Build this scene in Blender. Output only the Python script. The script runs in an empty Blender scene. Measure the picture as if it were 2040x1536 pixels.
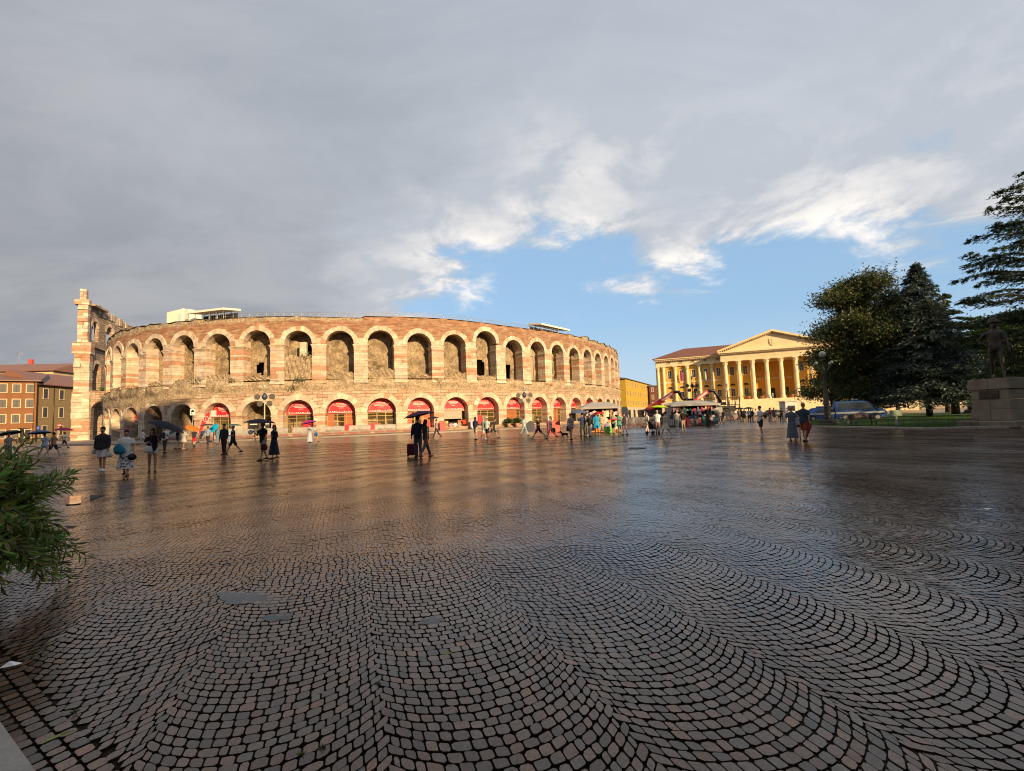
import bpy, bmesh, math, random
import numpy as np
from mathutils import Vector, Matrix

rnd = random.Random(7)
nrg = np.random.default_rng(7)
R = math.radians
C = bpy.context.scene.collection
SC = bpy.context.scene

# ------------------------------------------------------------------ camera
W, H, F = 2040.0, 1536.0, 921.84
PIT, ROL, EYE = 0.06966, 0.03415, 1.6
cam_d = bpy.data.cameras.new('Camera')
cam = bpy.data.objects.new('Camera', cam_d)
C.objects.link(cam)
cam_d.sensor_fit = 'HORIZONTAL'
cam_d.sensor_width = 36.0
cam_d.lens = 36.0 * F / W
cam_d.clip_start = 0.05
cam_d.clip_end = 3000.0
_F = Vector((0, math.cos(PIT), math.sin(PIT)))
_U0 = Vector((0, -math.sin(PIT), math.cos(PIT)))
_R0 = Vector((1, 0, 0))
_Rt = _R0 * math.cos(ROL) - _U0 * math.sin(ROL)
_Up = _R0 * math.sin(ROL) + _U0 * math.cos(ROL)
cam.matrix_world = Matrix(((_Rt.x, _Up.x, -_F.x, 0), (_Rt.y, _Up.y, -_F.y, 0), (_Rt.z, _Up.z, -_F.z, EYE), (0, 0, 0, 1)))
SC.camera = cam

# ------------------------------------------------------------------ sun and sky
SUN_AZ = R(35)      # to the right of straight behind the camera
SUN_EL = R(19)
sun_dir = Vector((math.sin(SUN_AZ) * math.cos(SUN_EL), -math.cos(SUN_AZ) * math.cos(SUN_EL), math.sin(SUN_EL)))
sd = bpy.data.lights.new('sun', 'SUN')
sd.energy = 3.9
sd.angle = R(0.6)
sd.color = (1.0, 0.70, 0.37)
sun = bpy.data.objects.new('sun', sd)
C.objects.link(sun)
sun.rotation_euler = sun_dir.to_track_quat('Z', 'Y').to_euler()

world = bpy.data.worlds.new('World')
SC.world = world
world.use_nodes = True


def build_world():
    nt = world.node_tree
    nt.nodes.clear()
    N, L = nt.nodes.new, nt.links.new

    def math_(op, a, b=None, c=None, clamp=False):
        n = N('ShaderNodeMath')
        n.operation = op
        n.use_clamp = clamp
        for i, x in enumerate((a, b, c)):
            if x is None:
                continue
            if isinstance(x, (int, float)):
                n.inputs[i].default_value = x
            else:
                L(x, n.inputs[i])
        return n.outputs[0]

    def maprange(x, a, b, c=0.0, d=1.0, smooth=True):
        n = N('ShaderNodeMapRange')
        n.interpolation_type = 'SMOOTHSTEP' if smooth else 'LINEAR'
        L(x, n.inputs[0])
        for i, v in enumerate((a, b, c, d)):
            n.inputs[i + 1].default_value = v
        return n.outputs[0]

    def noise(vec, scale, detail=6, rough=.55, dist=0.0, off=(0, 0, 0), sc=(1, 1, 1)):
        m = N('ShaderNodeMapping')
        L(vec, m.inputs[0])
        m.inputs['Location'].default_value = off
        m.inputs['Scale'].default_value = sc
        n = N('ShaderNodeTexNoise')
        L(m.outputs[0], n.inputs['Vector'])
        n.inputs['Scale'].default_value = scale
        n.inputs['Detail'].default_value = detail
        n.inputs['Roughness'].default_value = rough
        n.inputs['Distortion'].default_value = dist
        return n.outputs[0]

    def mix(f, a, b):
        n = N('ShaderNodeMix')
        n.data_type = 'RGBA'
        if isinstance(f, (int, float)):
            n.inputs[0].default_value = f
        else:
            L(f, n.inputs[0])
        for i, x in ((6, a), (7, b)):
            if isinstance(x, tuple):
                n.inputs[i].default_value = (*x, 1)
            else:
                L(x, n.inputs[i])
        return n.outputs[2]

    tc = N('ShaderNodeTexCoord')
    sep = N('ShaderNodeSeparateXYZ')
    L(tc.outputs['Generated'], sep.inputs[0])
    zc = math_('ADD', math_('MAXIMUM', sep.outputs[2], 0.0), 0.20)
    px = math_('DIVIDE', sep.outputs[0], zc)
    py = math_('DIVIDE', sep.outputs[1], zc)
    cmb = N('ShaderNodeCombineXYZ')
    L(px, cmb.inputs[0])
    L(py, cmb.inputs[1])
    P = cmb.outputs[0]
    sky = N('ShaderNodeTexSky')
    sky.sky_type = 'NISHITA'
    sky.sun_disc = False
    sky.sun_elevation = SUN_EL
    sky.sun_rotation = math.pi - SUN_AZ
    sky.altitude = 60
    sky.air_density = 1.0
    sky.dust_density = 0.6
    sky.ozone_density = 1.6
    # the overcast deck: its edge runs across the sky in front, broken up by noise
    n_big = noise(P, 1.13, 7, .56, .35, (2.6, 1.43, 0))
    n_fine = noise(P, 2.9, 9, .60, .35, (6.13, 1.85, 0))
    n_str = noise(P, 1.55, 8, .6, .6, (1.0, 7.64, 0), (.75, 1.3, 1))
    e = math_('SUBTRACT', math_('ADD', math_('SUBTRACT', py, math_('MULTIPLY', math_('MAXIMUM', math_('SUBTRACT', .04, px), 0.0), 1.5)), math_('MULTIPLY', math_('MAXIMUM', math_('SUBTRACT', px, .76), 0.0), .38)), 1.76)
    e = math_('MULTIPLY', e, 1.49)
    nz = math_('ADD', math_('MULTIPLY', math_('SUBTRACT', n_big, .5), 3.4), math_('MULTIPLY', math_('SUBTRACT', n_fine, .5), 2.3))
    dens = math_('SUBTRACT', nz, e)
    cover = maprange(dens, -0.30, 0.30)
    # fair weather scraps low over the horizon
    scr = maprange(noise(P, 1.8, 8, .58, .2, (9.24, 3.7, 0), (.55, 1.6, 1)), .60, .75)
    scr = math_('MULTIPLY', scr, .8)
    cover = math_('MAXIMUM', cover, scr)
    # cloud colour: grey underside, pale where thin and where the low sun reaches the torn edge
    thick = maprange(dens, 0.1, 2.2)
    tone = maprange(n_str, .3, .7)
    grey = mix(tone, (4.5, 4.85, 5.4), (5.9, 6.2, 6.7))
    west = maprange(math_('ADD', px, math_('MULTIPLY', n_big, .8)), -1.35, 1.2)
    grey = mix(west, mix(tone, (3.1, 3.3, 3.65), (4.2, 4.3, 4.5)), mix(.35, grey, (4.1, 4.9, 6.0)))
    lit = math_('MULTIPLY', maprange(n_fine, .42, .66), maprange(math_('ABSOLUTE', dens), 1.5, 0.2))
    edgec = mix(lit, (5.1, 5.5, 6.1), (10.6, 10.0, 9.4))
    cloud = mix(maprange(dens, 0.2, 1.7), edgec, grey)
    blue = mix(.6, sky.outputs[0], (4.2, 6.8, 9.8))
    haze = mix(maprange(sep.outputs[2], .20, 0.0), blue, (5.4, 6.7, 8.0))
    col = mix(cover, haze, cloud)
    bg = N('ShaderNodeBackground')
    L(col, bg.inputs[0])
    bg.inputs[1].default_value = 0.052
    out = N('ShaderNodeOutputWorld')
    L(bg.outputs[0], out.inputs[0])


build_world()
SC.view_settings.view_transform = 'Standard'
SC.view_settings.look = 'None'
SC.view_settings.exposure = 1.0
SC.view_settings.gamma = 1.0
SC.view_settings.use_curve_mapping = False
SC.cycles.use_denoising = True
SC.cycles.filter_width = 1.1
SC.cycles.max_bounces = 6
SC.cycles.caustics_reflective = False
SC.cycles.caustics_refractive = False
SC.cycles.sample_clamp_indirect = 6.0


# ------------------------------------------------------------------ photo pixel -> place
def ray(px, py):
    du, dv = px - W / 2, py - H / 2
    u = du * math.cos(ROL) - dv * math.sin(ROL)
    v = du * math.sin(ROL) + dv * math.cos(ROL)
    return Vector((u, F * math.cos(PIT) + v * math.sin(PIT), F * math.sin(PIT) - v * math.cos(PIT)))


def gpt(px, py, z=0.0):
    r = ray(px, py)
    k = (z - EYE) / r.z
    return Vector((r.x * k, r.y * k, z))


def at(px, py, Y):
    r = ray(px, py)
    k = Y / r.y
    return Vector((r.x * k, Y, r.z * k + EYE))


# ------------------------------------------------------------------ mesh helpers
class MB:
    def __init__(s):
        s.v, s.f, s.mi, s.sm = [], [], [], []

    def add(s, verts, faces, mi=0, smooth=False):
        o = len(s.v)
        s.v += [tuple(v) for v in verts]
        for f in faces:
            s.f.append([i + o for i in f])
            s.mi.append(mi)
            s.sm.append(smooth)
        return s

    def box(s, x0, x1, y0, y1, z0, z1, mi=0, M=None):
        vs = [(x, y, z) for z in (z0, z1) for y in (y0, y1) for x in (x0, x1)]
        if M is not None:
            vs = [M @ Vector(v) for v in vs]
        return s.add(vs, [(0, 2, 3, 1), (4, 5, 7, 6), (0, 1, 5, 4), (2, 6, 7, 3), (0, 4, 6, 2), (1, 3, 7, 5)], mi)

    def bbox(s, x0, x1, y0, y1, z0, z1, b=.02, mi=0, M=None):
        """box with its corners cut along every edge"""
        vs = []
        for sz in (0, 1):
            for sy in (0, 1):
                for sx in (0, 1):
                    cx, cy, cz = (x0, x1)[sx], (y0, y1)[sy], (z0, z1)[sz]
                    ix, iy, iz = (b, -b)[sx], (b, -b)[sy], (b, -b)[sz]
                    vs += [(cx, cy + iy, cz + iz), (cx + ix, cy, cz + iz), (cx + ix, cy + iy, cz)]
        if M is not None:
            vs = [M @ Vector(v) for v in vs]
        i = lambda x, y, z, k: (z * 4 + y * 2 + x) * 3 + k
        fs = [(i(0, 0, 0, 0), i(0, 0, 1, 0), i(0, 1, 1, 0), i(0, 1, 0, 0)), (i(1, 0, 0, 0), i(1, 1, 0, 0), i(1, 1, 1, 0), i(1, 0, 1, 0)),
              (i(0, 0, 0, 1), i(1, 0, 0, 1), i(1, 0, 1, 1), i(0, 0, 1, 1)), (i(0, 1, 0, 1), i(0, 1, 1, 1), i(1, 1, 1, 1), i(1, 1, 0, 1)),
              (i(0, 0, 0, 2), i(0, 1, 0, 2), i(1, 1, 0, 2), i(1, 0, 0, 2)), (i(0, 0, 1, 2), i(1, 0, 1, 2), i(1, 1, 1, 2), i(0, 1, 1, 2))]
        for y in (0, 1):
            for z in (0, 1):
                q = (i(0, y, z, 1), i(1, y, z, 1), i(1, y, z, 2), i(0, y, z, 2))
                fs.append(q if (y == z) == False else q[::-1])
        for x in (0, 1):
            for z in (0, 1):
                q = (i(x, 0, z, 0), i(x, 1, z, 0), i(x, 1, z, 2), i(x, 0, z, 2))
                fs.append(q if (x == z) else q[::-1])
        for x in (0, 1):
            for y in (0, 1):
                q = (i(x, y, 0, 0), i(x, y, 1, 0), i(x, y, 1, 1), i(x, y, 0, 1))
                fs.append(q if (x != y) else q[::-1])
        for z in (0, 1):
            for y in (0, 1):
                for x in (0, 1):
                    t = (i(x, y, z, 0), i(x, y, z, 1), i(x, y, z, 2))
                    fs.append(t if (x + y + z) % 2 else t[::-1])
        return s.add(vs, fs, mi)

    def tube(s, pts, radii, n=8, mi=0, caps=True, smooth=True, sq=1.0):
        pts = [Vector(p) for p in pts]
        if isinstance(radii, (int, float)):
            radii = [radii] * len(pts)
        o = len(s.v)
        prev = None
        for k, p in enumerate(pts):
            a = pts[max(k - 1, 0)]
            b = pts[min(k + 1, len(pts) - 1)]
            t = (b - a)
            if t.length < 1e-9:
                t = Vector((0, 0, 1))
            t.normalize()
            if prev is None:
                ref = Vector((0, 1, 0)) if abs(t.y) < .9 else Vector((1, 0, 0))
            else:
                ref = prev
            x = ref - t * ref.dot(t)
            if x.length < 1e-6:
                x = t.orthogonal()
            x.normalize()
            prev = x
            y = t.cross(x)
            for j in range(n):
                an = 2 * math.pi * j / n
                s.v.append(tuple(p + (x * math.cos(an) * sq + y * math.sin(an)) * radii[k]))
        for k in range(len(pts) - 1):
            for j in range(n):
                j2 = (j + 1) % n
                s.f.append([o + k * n + j, o + k * n + j2, o + (k + 1) * n + j2, o + (k + 1) * n + j])
                s.mi.append(mi)
                s.sm.append(smooth)
        if caps:
            s.f.append([o + j for j in reversed(range(n))])
            s.f.append([o + (len(pts) - 1) * n + j for j in range(n)])
            s.mi += [mi, mi]
            s.sm += [False, False]
        return s

    def lathe(s, prof, n=12, c=(0, 0, 0), mi=0, smooth=True, sx=1.0, sy=1.0, caps=True):
        o = len(s.v)
        for (r, z) in prof:
            for j in range(n):
                a = 2 * math.pi * j / n
                s.v.append((c[0] + r * sx * math.cos(a), c[1] + r * sy * math.sin(a), c[2] + z))
        for k in range(len(prof) - 1):
            for j in range(n):
                j2 = (j + 1) % n
                s.f.append([o + k * n + j, o + k * n + j2, o + (k + 1) * n + j2, o + (k + 1) * n + j])
                s.mi.append(mi)
                s.sm.append(smooth)
        if caps:
            s.f.append([o + j for j in reversed(range(n))])
            s.f.append([o + (len(prof) - 1) * n + j for j in range(n)])
            s.mi += [mi, mi]
            s.sm += [False, False]
        return s

    def prism(s, poly, d0, d1, axis='y', mi=0, M=None):
        """poly: 2-d outline (ccw); extruded along axis between d0 and d1"""
        def P(a, b, d):
            return {'y': (a, d, b), 'x': (d, a, b), 'z': (a, b, d)}[axis]
        n = len(poly)
        vs = [P(a, b, d0) for a, b in poly] + [P(a, b, d1) for a, b in poly]
        if M is not None:
            vs = [M @ Vector(v) for v in vs]
        fs = [tuple(range(n)), tuple(range(2 * n - 1, n - 1, -1))]
        fs += [(i + n, (i + 1) % n + n, (i + 1) % n, i) for i in range(n)]
        return s.add(vs, fs, mi)

    def build(s, name, mats, parent=None, loc=None, rz=None, color=None):
        me = bpy.data.meshes.new(name)
        me.from_pydata(s.v, [], s.f)
        if not isinstance(mats, (list, tuple)):
            mats = [mats]
        for m in mats:
            me.materials.append(m)
        if len(mats) > 1:
            me.polygons.foreach_set('material_index', s.mi)
        me.polygons.foreach_set('use_smooth', s.sm)
        bm_fix(me)
        return link(name, me, parent, loc, rz, color)


def bm_fix(me):
    bm = bmesh.new()
    bm.from_mesh(me)
    bmesh.ops.recalc_face_normals(bm, faces=bm.faces)
    bm.to_mesh(me)
    bm.free()
    me.update()


def link(name, me, parent=None, loc=None, rz=None, color=None):
    o = bpy.data.objects.new(name, me)
    C.objects.link(o)
    if parent is not None:
        o.parent = parent
    if loc is not None:
        o.location = loc
    if rz is not None:
        o.rotation_euler = (0, 0, rz)
    if color is not None:
        o.color = (*color[:3], 1)
    return o


def np_mesh(name, verts, quads, mats, parent=None, uv=None, col=None, smooth=False, tris=None):
    me = bpy.data.meshes.new(name)
    verts = np.asarray(verts, np.float32)
    quads = np.asarray(quads, np.int32)
    k = quads.shape[1]
    nf = len(quads)
    me.vertices.add(len(verts))
    me.vertices.foreach_set('co', verts.ravel())
    me.loops.add(nf * k)
    me.loops.foreach_set('vertex_index', quads.ravel())
    me.polygons.add(nf)
    me.polygons.foreach_set('loop_start', np.arange(0, nf * k, k, dtype=np.int32))
    me.polygons.foreach_set('loop_total', np.full(nf, k, np.int32))
    if not isinstance(mats, (list, tuple)):
        mats = [mats]
    for m in mats:
        me.materials.append(m)
    me.polygons.foreach_set('use_smooth', np.full(nf, bool(smooth)))
    if uv is not None:
        l = me.uv_layers.new(name='UVMap')
        l.data.foreach_set('uv', np.asarray(uv, np.float32)[quads.ravel()].ravel())
    if col is not None:
        a = me.color_attributes.new('Col', 'FLOAT_COLOR', 'POINT')
        c = np.ones((len(verts), 4), np.float32)
        c[:, :3] = col
        a.data.foreach_set('color', c.ravel())
    me.update(calc_edges=True)
    return link(name, me, parent)


def empty(name, loc=(0, 0, 0), rz=0.0, parent=None):
    o = bpy.data.objects.new(name, None)
    C.objects.link(o)
    o.location = loc
    o.rotation_euler = (0, 0, rz)
    o.empty_display_size = .2
    if parent is not None:
        o.parent = parent
    return o


def tag(o, label=None, cat=None, group=None, kind=None):
    for k, v in (('label', label), ('category', cat), ('group', group), ('kind', kind)):
        if v is not None:
            o[k] = v
    return o


def thing(name, label, cat, loc=(0, 0, 0), rz=0.0, group=None):
    return tag(empty(name, loc, rz), label, cat, group)


_tmp_scene = bpy.data.scenes.new('bake')


def evaluated_mesh(ob):
    """mesh of one object after its modifiers, worked out in an empty side scene so that nothing else is evaluated"""
    _tmp_scene.collection.objects.link(ob)
    vl = _tmp_scene.view_layers[0]
    vl.update()
    me = bpy.data.meshes.new_from_object(ob.evaluated_get(vl.depsgraph))
    _tmp_scene.collection.objects.unlink(ob)
    return me


def text_mesh(body, size, mat, name='lettering', parent=None, M=None, align='CENTER', extrude=0.004, color=None):
    cu = bpy.data.curves.new('tmp_text', 'FONT')
    cu.body = body
    cu.size = size
    cu.align_x = align
    cu.align_y = 'CENTER'
    cu.extrude = extrude
    cu.resolution_u = 2
    to = bpy.data.objects.new('tmp_text', cu)
    me = evaluated_mesh(to)
    bpy.data.objects.remove(to)
    bpy.data.curves.remove(cu)
    me.name = name
    me.materials.clear()
    me.materials.append(mat)
    if M is not None:
        me.transform(M)
    return link(name, me, parent, color=color)


# ------------------------------------------------------------------ materials
def pm(name, base, rough=.6, var=.25, scale=4.0, bump=.0, bscale=None, metal=0.0, spec=.5, obj_color=False, attr=None,
       emit=None, strength=0.0, coat=0.0, alpha=None, detail=5):
    m = bpy.data.materials.new(name)
    m.use_nodes = True
    nt = m.node_tree
    b = nt.nodes['Principled BSDF']
    N, L = nt.nodes.new, nt.links.new
    b.inputs['Roughness'].default_value = rough
    b.inputs['Metallic'].default_value = metal
    b.inputs['Specular IOR Level'].default_value = spec
    b.inputs['Coat Weight'].default_value = coat
    tc = N('ShaderNodeTexCoord')
    if obj_color:
        oi = N('ShaderNodeObjectInfo')
        src = oi.outputs['Color']
    elif attr:
        at_ = N('ShaderNodeAttribute')
        at_.attribute_name = attr
        src = at_.outputs['Color']
    else:
        rg = N('ShaderNodeRGB')
        rg.outputs[0].default_value = (*base, 1)
        src = rg.outputs[0]
    if var > 0:
        no = N('ShaderNodeTexNoise')
        no.inputs['Scale'].default_value = scale
        no.inputs['Detail'].default_value = detail
        no.inputs['Roughness'].default_value = .6
        L(tc.outputs['Object'], no.inputs['Vector'])
        mr = N('ShaderNodeMapRange')
        L(no.outputs[0], mr.inputs[0])
        mr.inputs[1].default_value = .25
        mr.inputs[2].default_value = .75
        mr.inputs[3].default_value = 1 - var
        mr.inputs[4].default_value = 1 + var
        mu = N('ShaderNodeVectorMath')
        mu.operation = 'SCALE'
        L(src, mu.inputs[0])
        L(mr.outputs[0], mu.inputs['Scale'])
        src = mu.outputs[0]
    L(src, b.inputs['Base Color'])
    if bump > 0:
        nb = N('ShaderNodeTexNoise')
        nb.inputs['Scale'].default_value = bscale or scale * 4
        nb.inputs['Detail'].default_value = 6
        L(tc.outputs['Object'], nb.inputs['Vector'])
        bu = N('ShaderNodeBump')
        bu.inputs['Strength'].default_value = bump
        bu.inputs['Distance'].default_value = .05
        L(nb.outputs[0], bu.inputs['Height'])
        L(bu.outputs[0], b.inputs['Normal'])
    if emit:
        b.inputs['Emission Color'].default_value = (*emit, 1)
        b.inputs['Emission Strength'].default_value = strength
    return m


M = {}
M['cloth'] = pm('cloth', (.5, .5, .5), .85, .12, 9, .15, 60, obj_color=True, spec=.2)
M['skin'] = pm('skin', (.5, .3, .2), .55, .06, 12, obj_color=True, spec=.3)
M['paint'] = pm('paint', (.5, .5, .5), .45, .08, 3, obj_color=True)
M['plaster'] = pm('plaster', (.5, .5, .5), .85, .14, .6, .12, 20, obj_color=True, spec=.2)
M['block'] = pm('block', (.5, .4, .3), .8, .34, 1.5, .45, 7, obj_color=True, spec=.25)
M['metal'] = pm('metal', (.3, .3, .3), .4, .1, 6, obj_color=True, metal=.6)
M['bark'] = pm('bark', (.055, .042, .032), .9, .4, 6, .6, 18)
M['glass'] = pm('glass', (.03, .035, .04), .08, .2, .7, spec=.6)
M['dark'] = pm('dark', (.012, .011, .01), .8, .2, 3)
M['rope'] = pm('cable', (.05, .05, .05), .6, 0)


def lin(r, g, b):
    """sRGB 0-255 to linear"""
    f = lambda c: (c / 255 / 12.92) if c <= 10 else ((c / 255 + .055) / 1.055) ** 2.4
    return (f(r), f(g), f(b))


# ================================================================== ground
def mat_cobble():
    m = bpy.data.materials.new('wet_cobble')
    m.use_nodes = True
    nt = m.node_tree
    N, L = nt.nodes.new, nt.links.new
    b = nt.nodes['Principled BSDF']
    at_ = N('ShaderNodeAttribute')
    at_.attribute_name = 'Col'
    ge = N('ShaderNodeNewGeometry')
    n1 = N('ShaderNodeTexNoise')
    n1.inputs['Scale'].default_value = 55
    n1.inputs['Detail'].default_value = 5
    L(ge.outputs['Position'], n1.inputs['Vector'])
    n2 = N('ShaderNodeTexNoise')            # broad wet and drier patches
    n2.inputs['Scale'].default_value = .35
    n2.inputs['Detail'].default_value = 3
    L(ge.outputs['Position'], n2.inputs['Vector'])
    mr = N('ShaderNodeMapRange')
    L(n1.outputs[0], mr.inputs[0])
    for i, v in enumerate((.3, .7, .6, 1.4)):
        mr.inputs[i + 1].default_value = v
    sc = N('ShaderNodeVectorMath')
    sc.operation = 'SCALE'
    L(at_.outputs['Color'], sc.inputs[0])
    L(mr.outputs[0], sc.inputs['Scale'])
    L(sc.outputs[0], b.inputs['Base Color'])
    ro = N('ShaderNodeMapRange')
    L(n2.outputs[0], ro.inputs[0])
    for i, v in enumerate((.3, .7, .17, .29)):
        ro.inputs[i + 1].default_value = v
    L(ro.outputs[0], b.inputs['Roughness'])
    b.inputs['Specular IOR Level'].default_value = .72
    b.inputs['Specular Tint'].default_value = (1.0, .94, .86, 1)
    bu = N('ShaderNodeBump')
    bu.inputs['Strength'].default_value = .2
    bu.inputs['Distance'].default_value = .0012
    L(n1.outputs[0], bu.inputs['Height'])
    L(bu.outputs[0], b.inputs['Normal'])
    return m


def mat_far_paving():
    m = bpy.data.materials.new('wet_paving')
    m.use_nodes = True
    nt = m.node_tree
    N, L = nt.nodes.new, nt.links.new
    b = nt.nodes['Principled BSDF']
    ge = N('ShaderNodeNewGeometry')
    vo = N('ShaderNodeTexVoronoi')
    vo.inputs['Scale'].default_value = 9
    L(ge.outputs['Position'], vo.inputs['Vector'])
    cr = N('ShaderNodeValToRGB')
    cr.color_ramp.elements[0].color = (.05, .043, .038, 1)
    cr.color_ramp.elements[1].color = (.115, .092, .078, 1)
    L(vo.outputs['Color'], cr.inputs[0])
    L(cr.outputs[0], b.inputs['Base Color'])
    b.inputs['Roughness'].default_value = .27
    b.inputs['Specular IOR Level'].default_value = .8
    no = N('ShaderNodeTexNoise')
    no.inputs['Scale'].default_value = 14
    no.inputs['Detail'].default_value = 4
    L(ge.outputs['Position'], no.inputs['Vector'])
    bu = N('ShaderNodeBump')
    bu.inputs['Strength'].default_value = .1
    bu.inputs['Distance'].default_value = .006
    L(no.outputs[0], bu.inputs['Height'])
    L(bu.outputs[0], b.inputs['Normal'])
    return m


M['cobble'] = mat_cobble()
M['paving'] = mat_far_paving()
M['joint'] = pm('joint_sand', (.027, .021, .015), .9, .5, 30, .3, 80, spec=0.0)

piazza = MB().add([(-900, -300, -.034), (900, -300, -.034), (900, 1200, -.034), (-900, 1200, -.034)], [(0, 1, 2, 3)]).build('piazza_ground', M['paving'])
tag(piazza, 'wet dark porphyry paving of the square laid in arcs', kind='structure')
NEAR_END, FAR_END = 10.5, 39.0
bed = MB().add([(-62, 1, -.018), (62, 1, -.018), (62, FAR_END + .3, -.018), (-62, FAR_END + .3, -.018)], [(0, 1, 2, 3)]).build('joint_bed', M['joint'], piazza)
bed['kind'] = 'structure'

# cobbles in rows of segmental arcs, strips running away to the left of the view axis
DIR = Vector((-0.340, 0.940, 0)).normalized()
PER = Vector((DIR.y, -DIR.x, 0))
STRIP, PITCH = 1.15, 0.0755
HALF = R(45)
ARC_R = STRIP / (2 * math.sin(HALF))
_cusp = gpt(1188, 1385)
U_OFF = _cusp.x * PER.x + _cusp.y * PER.y + STRIP / 2
KERB_A, KERB_B = gpt(-8, 1462), gpt(42, 1536)        # edge of the stone planter border, lower corner
KERB_D = (KERB_B - KERB_A).normalized()
KERB_N = Vector((KERB_D.y, -KERB_D.x, 0))            # towards the square
if KERB_N.x < 0:
    KERB_N = -KERB_N


_lf = [gpt(px_, py_) for px_, py_ in ((1600, 851), (1700, 853), (1850, 856), (1960, 853), (2300, 853))]
LK0, LK1 = _lf[0].x / _lf[0].y, 1.45            # the lawn lies between these bearings (x / y)


def lawn_front(k):
    """distance along y at which the lawn begins, on the bearing k"""
    return np.interp(k, [p.x / p.y for p in _lf], [p.y for p in _lf])


def in_lawn(x, y):
    k = x / y
    return (k > LK0) & (y > lawn_front(k))


def cobble_field():
    quads = []     # corner coordinates (n,4,2)
    half = HALF
    for si in range(-75, 76):
        u0 = si * STRIP + U_OFF
        # range of t on this strip that can be seen
        tmin, tmax = -12.0, 75.0
        tt_ = np.arange(tmin, tmax, .5)
        X = PER.x * u0 + DIR.x * tt_
        Y = PER.y * u0 + DIR.y * tt_
        ok = (Y > 1.2) & (Y < FAR_END + 1) & (np.abs(X) < 1.22 * Y + 2.2)
        if not ok.any():
            continue
        t0, t1 = tt_[ok].min() - .6, tt_[ok].max() + .6
        t0 = math.floor(t0 / PITCH) * PITCH
        phase = 0.0
        rows = int((t1 - t0) / PITCH)
        nseg = 17
        base = np.linspace(-half, half, nseg + 1)
        ks = np.arange(rows)
        tk = t0 + phase + ks * PITCH
        jit = nrg.normal(0, .0036, rows + 1)
        shift = nrg.uniform(-.30, .30, rows) * (base[1] - base[0])
        ph = base[None, :] + nrg.normal(0, .10, (rows, nseg + 1)) * (base[1] - base[0]) + shift[:, None]
        # rows of neighbouring strips interlock along the cusp line
        kk = np.round(tk / PITCH).astype(int)
        def lace(b):
            return (((kk + b) % 2) * 2 - 1) * (.007 + .012 * np.abs(np.sin(kk * 12.9898 + b * 78.233))) / (ARC_R * math.cos(half))
        ph[:, 0] = -half + lace(si)
        ph[:, -1] = half + lace(si + 1)
        ph = np.sort(ph, 1)
        wob = nrg.normal(0, .0032, (rows + 1, nseg + 1))
        a, b = ph[:, :-1], ph[:, 1:]
        g = .0036 / ARC_R
        a, b = a + g, b - g
        gi = .0036
        # arcs bow towards the camera (against DIR)
        def pt(phi, t):
            u = u0 + ARC_R * np.sin(phi)
            return np.stack([PER.x * u + DIR.x * t, PER.y * u + DIR.y * t], -1)
        sag_a, sag_b = ARC_R * (1 - np.cos(a)), ARC_R * (1 - np.cos(b))
        lo = (tk + jit[:-1])[:, None] + gi
        hi = (tk + PITCH + jit[1:])[:, None] - gi
        q = np.stack([pt(a, lo + sag_a + wob[:-1, :-1]), pt(b, lo + sag_b + wob[:-1, 1:]),
                      pt(b, hi + sag_b + wob[1:, 1:]), pt(a, hi + sag_a + wob[1:, :-1])], 2)
        quads.append(q.reshape(-1, 4, 2))
    Q = np.concatenate(quads)
    c = Q.mean(1)
    keep = (c[:, 1] > 1.35) & (c[:, 1] < FAR_END) & (np.abs(c[:, 0]) < 1.16 * c[:, 1] + 1.2)
    # not under the planter border; not beyond the lawn kerb
    dk = (c[:, 0] - KERB_A.x) * KERB_N.x + (c[:, 1] - KERB_A.y) * KERB_N.y
    keep &= dk > .25
    keep &= ~in_lawn(c[:, 0], c[:, 1])
    return Q[keep], c[keep]


def cobble_colour(n):
    base = np.array([[.105, .080, .067], [.086, .073, .066], [.118, .082, .064], [.078, .075, .073], [.140, .084, .060]])
    p = [.36, .28, .2, .12, .04]
    return base[nrg.choice(5, n, p=p)] * nrg.uniform(.5, 1.25, (n, 1)) * np.array([1.22, .95, .74])


def height_field(c):
    """gentle unevenness of the laid surface"""
    x, y = c[..., 0], c[..., 1]
    return .006 * np.sin(x * 1.9 + y * .7) + .005 * np.sin(y * 2.3 - x * 1.1 + 1.0) + .004 * np.sin(x * 4.7 + 2) * np.sin(y * 3.9)


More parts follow.
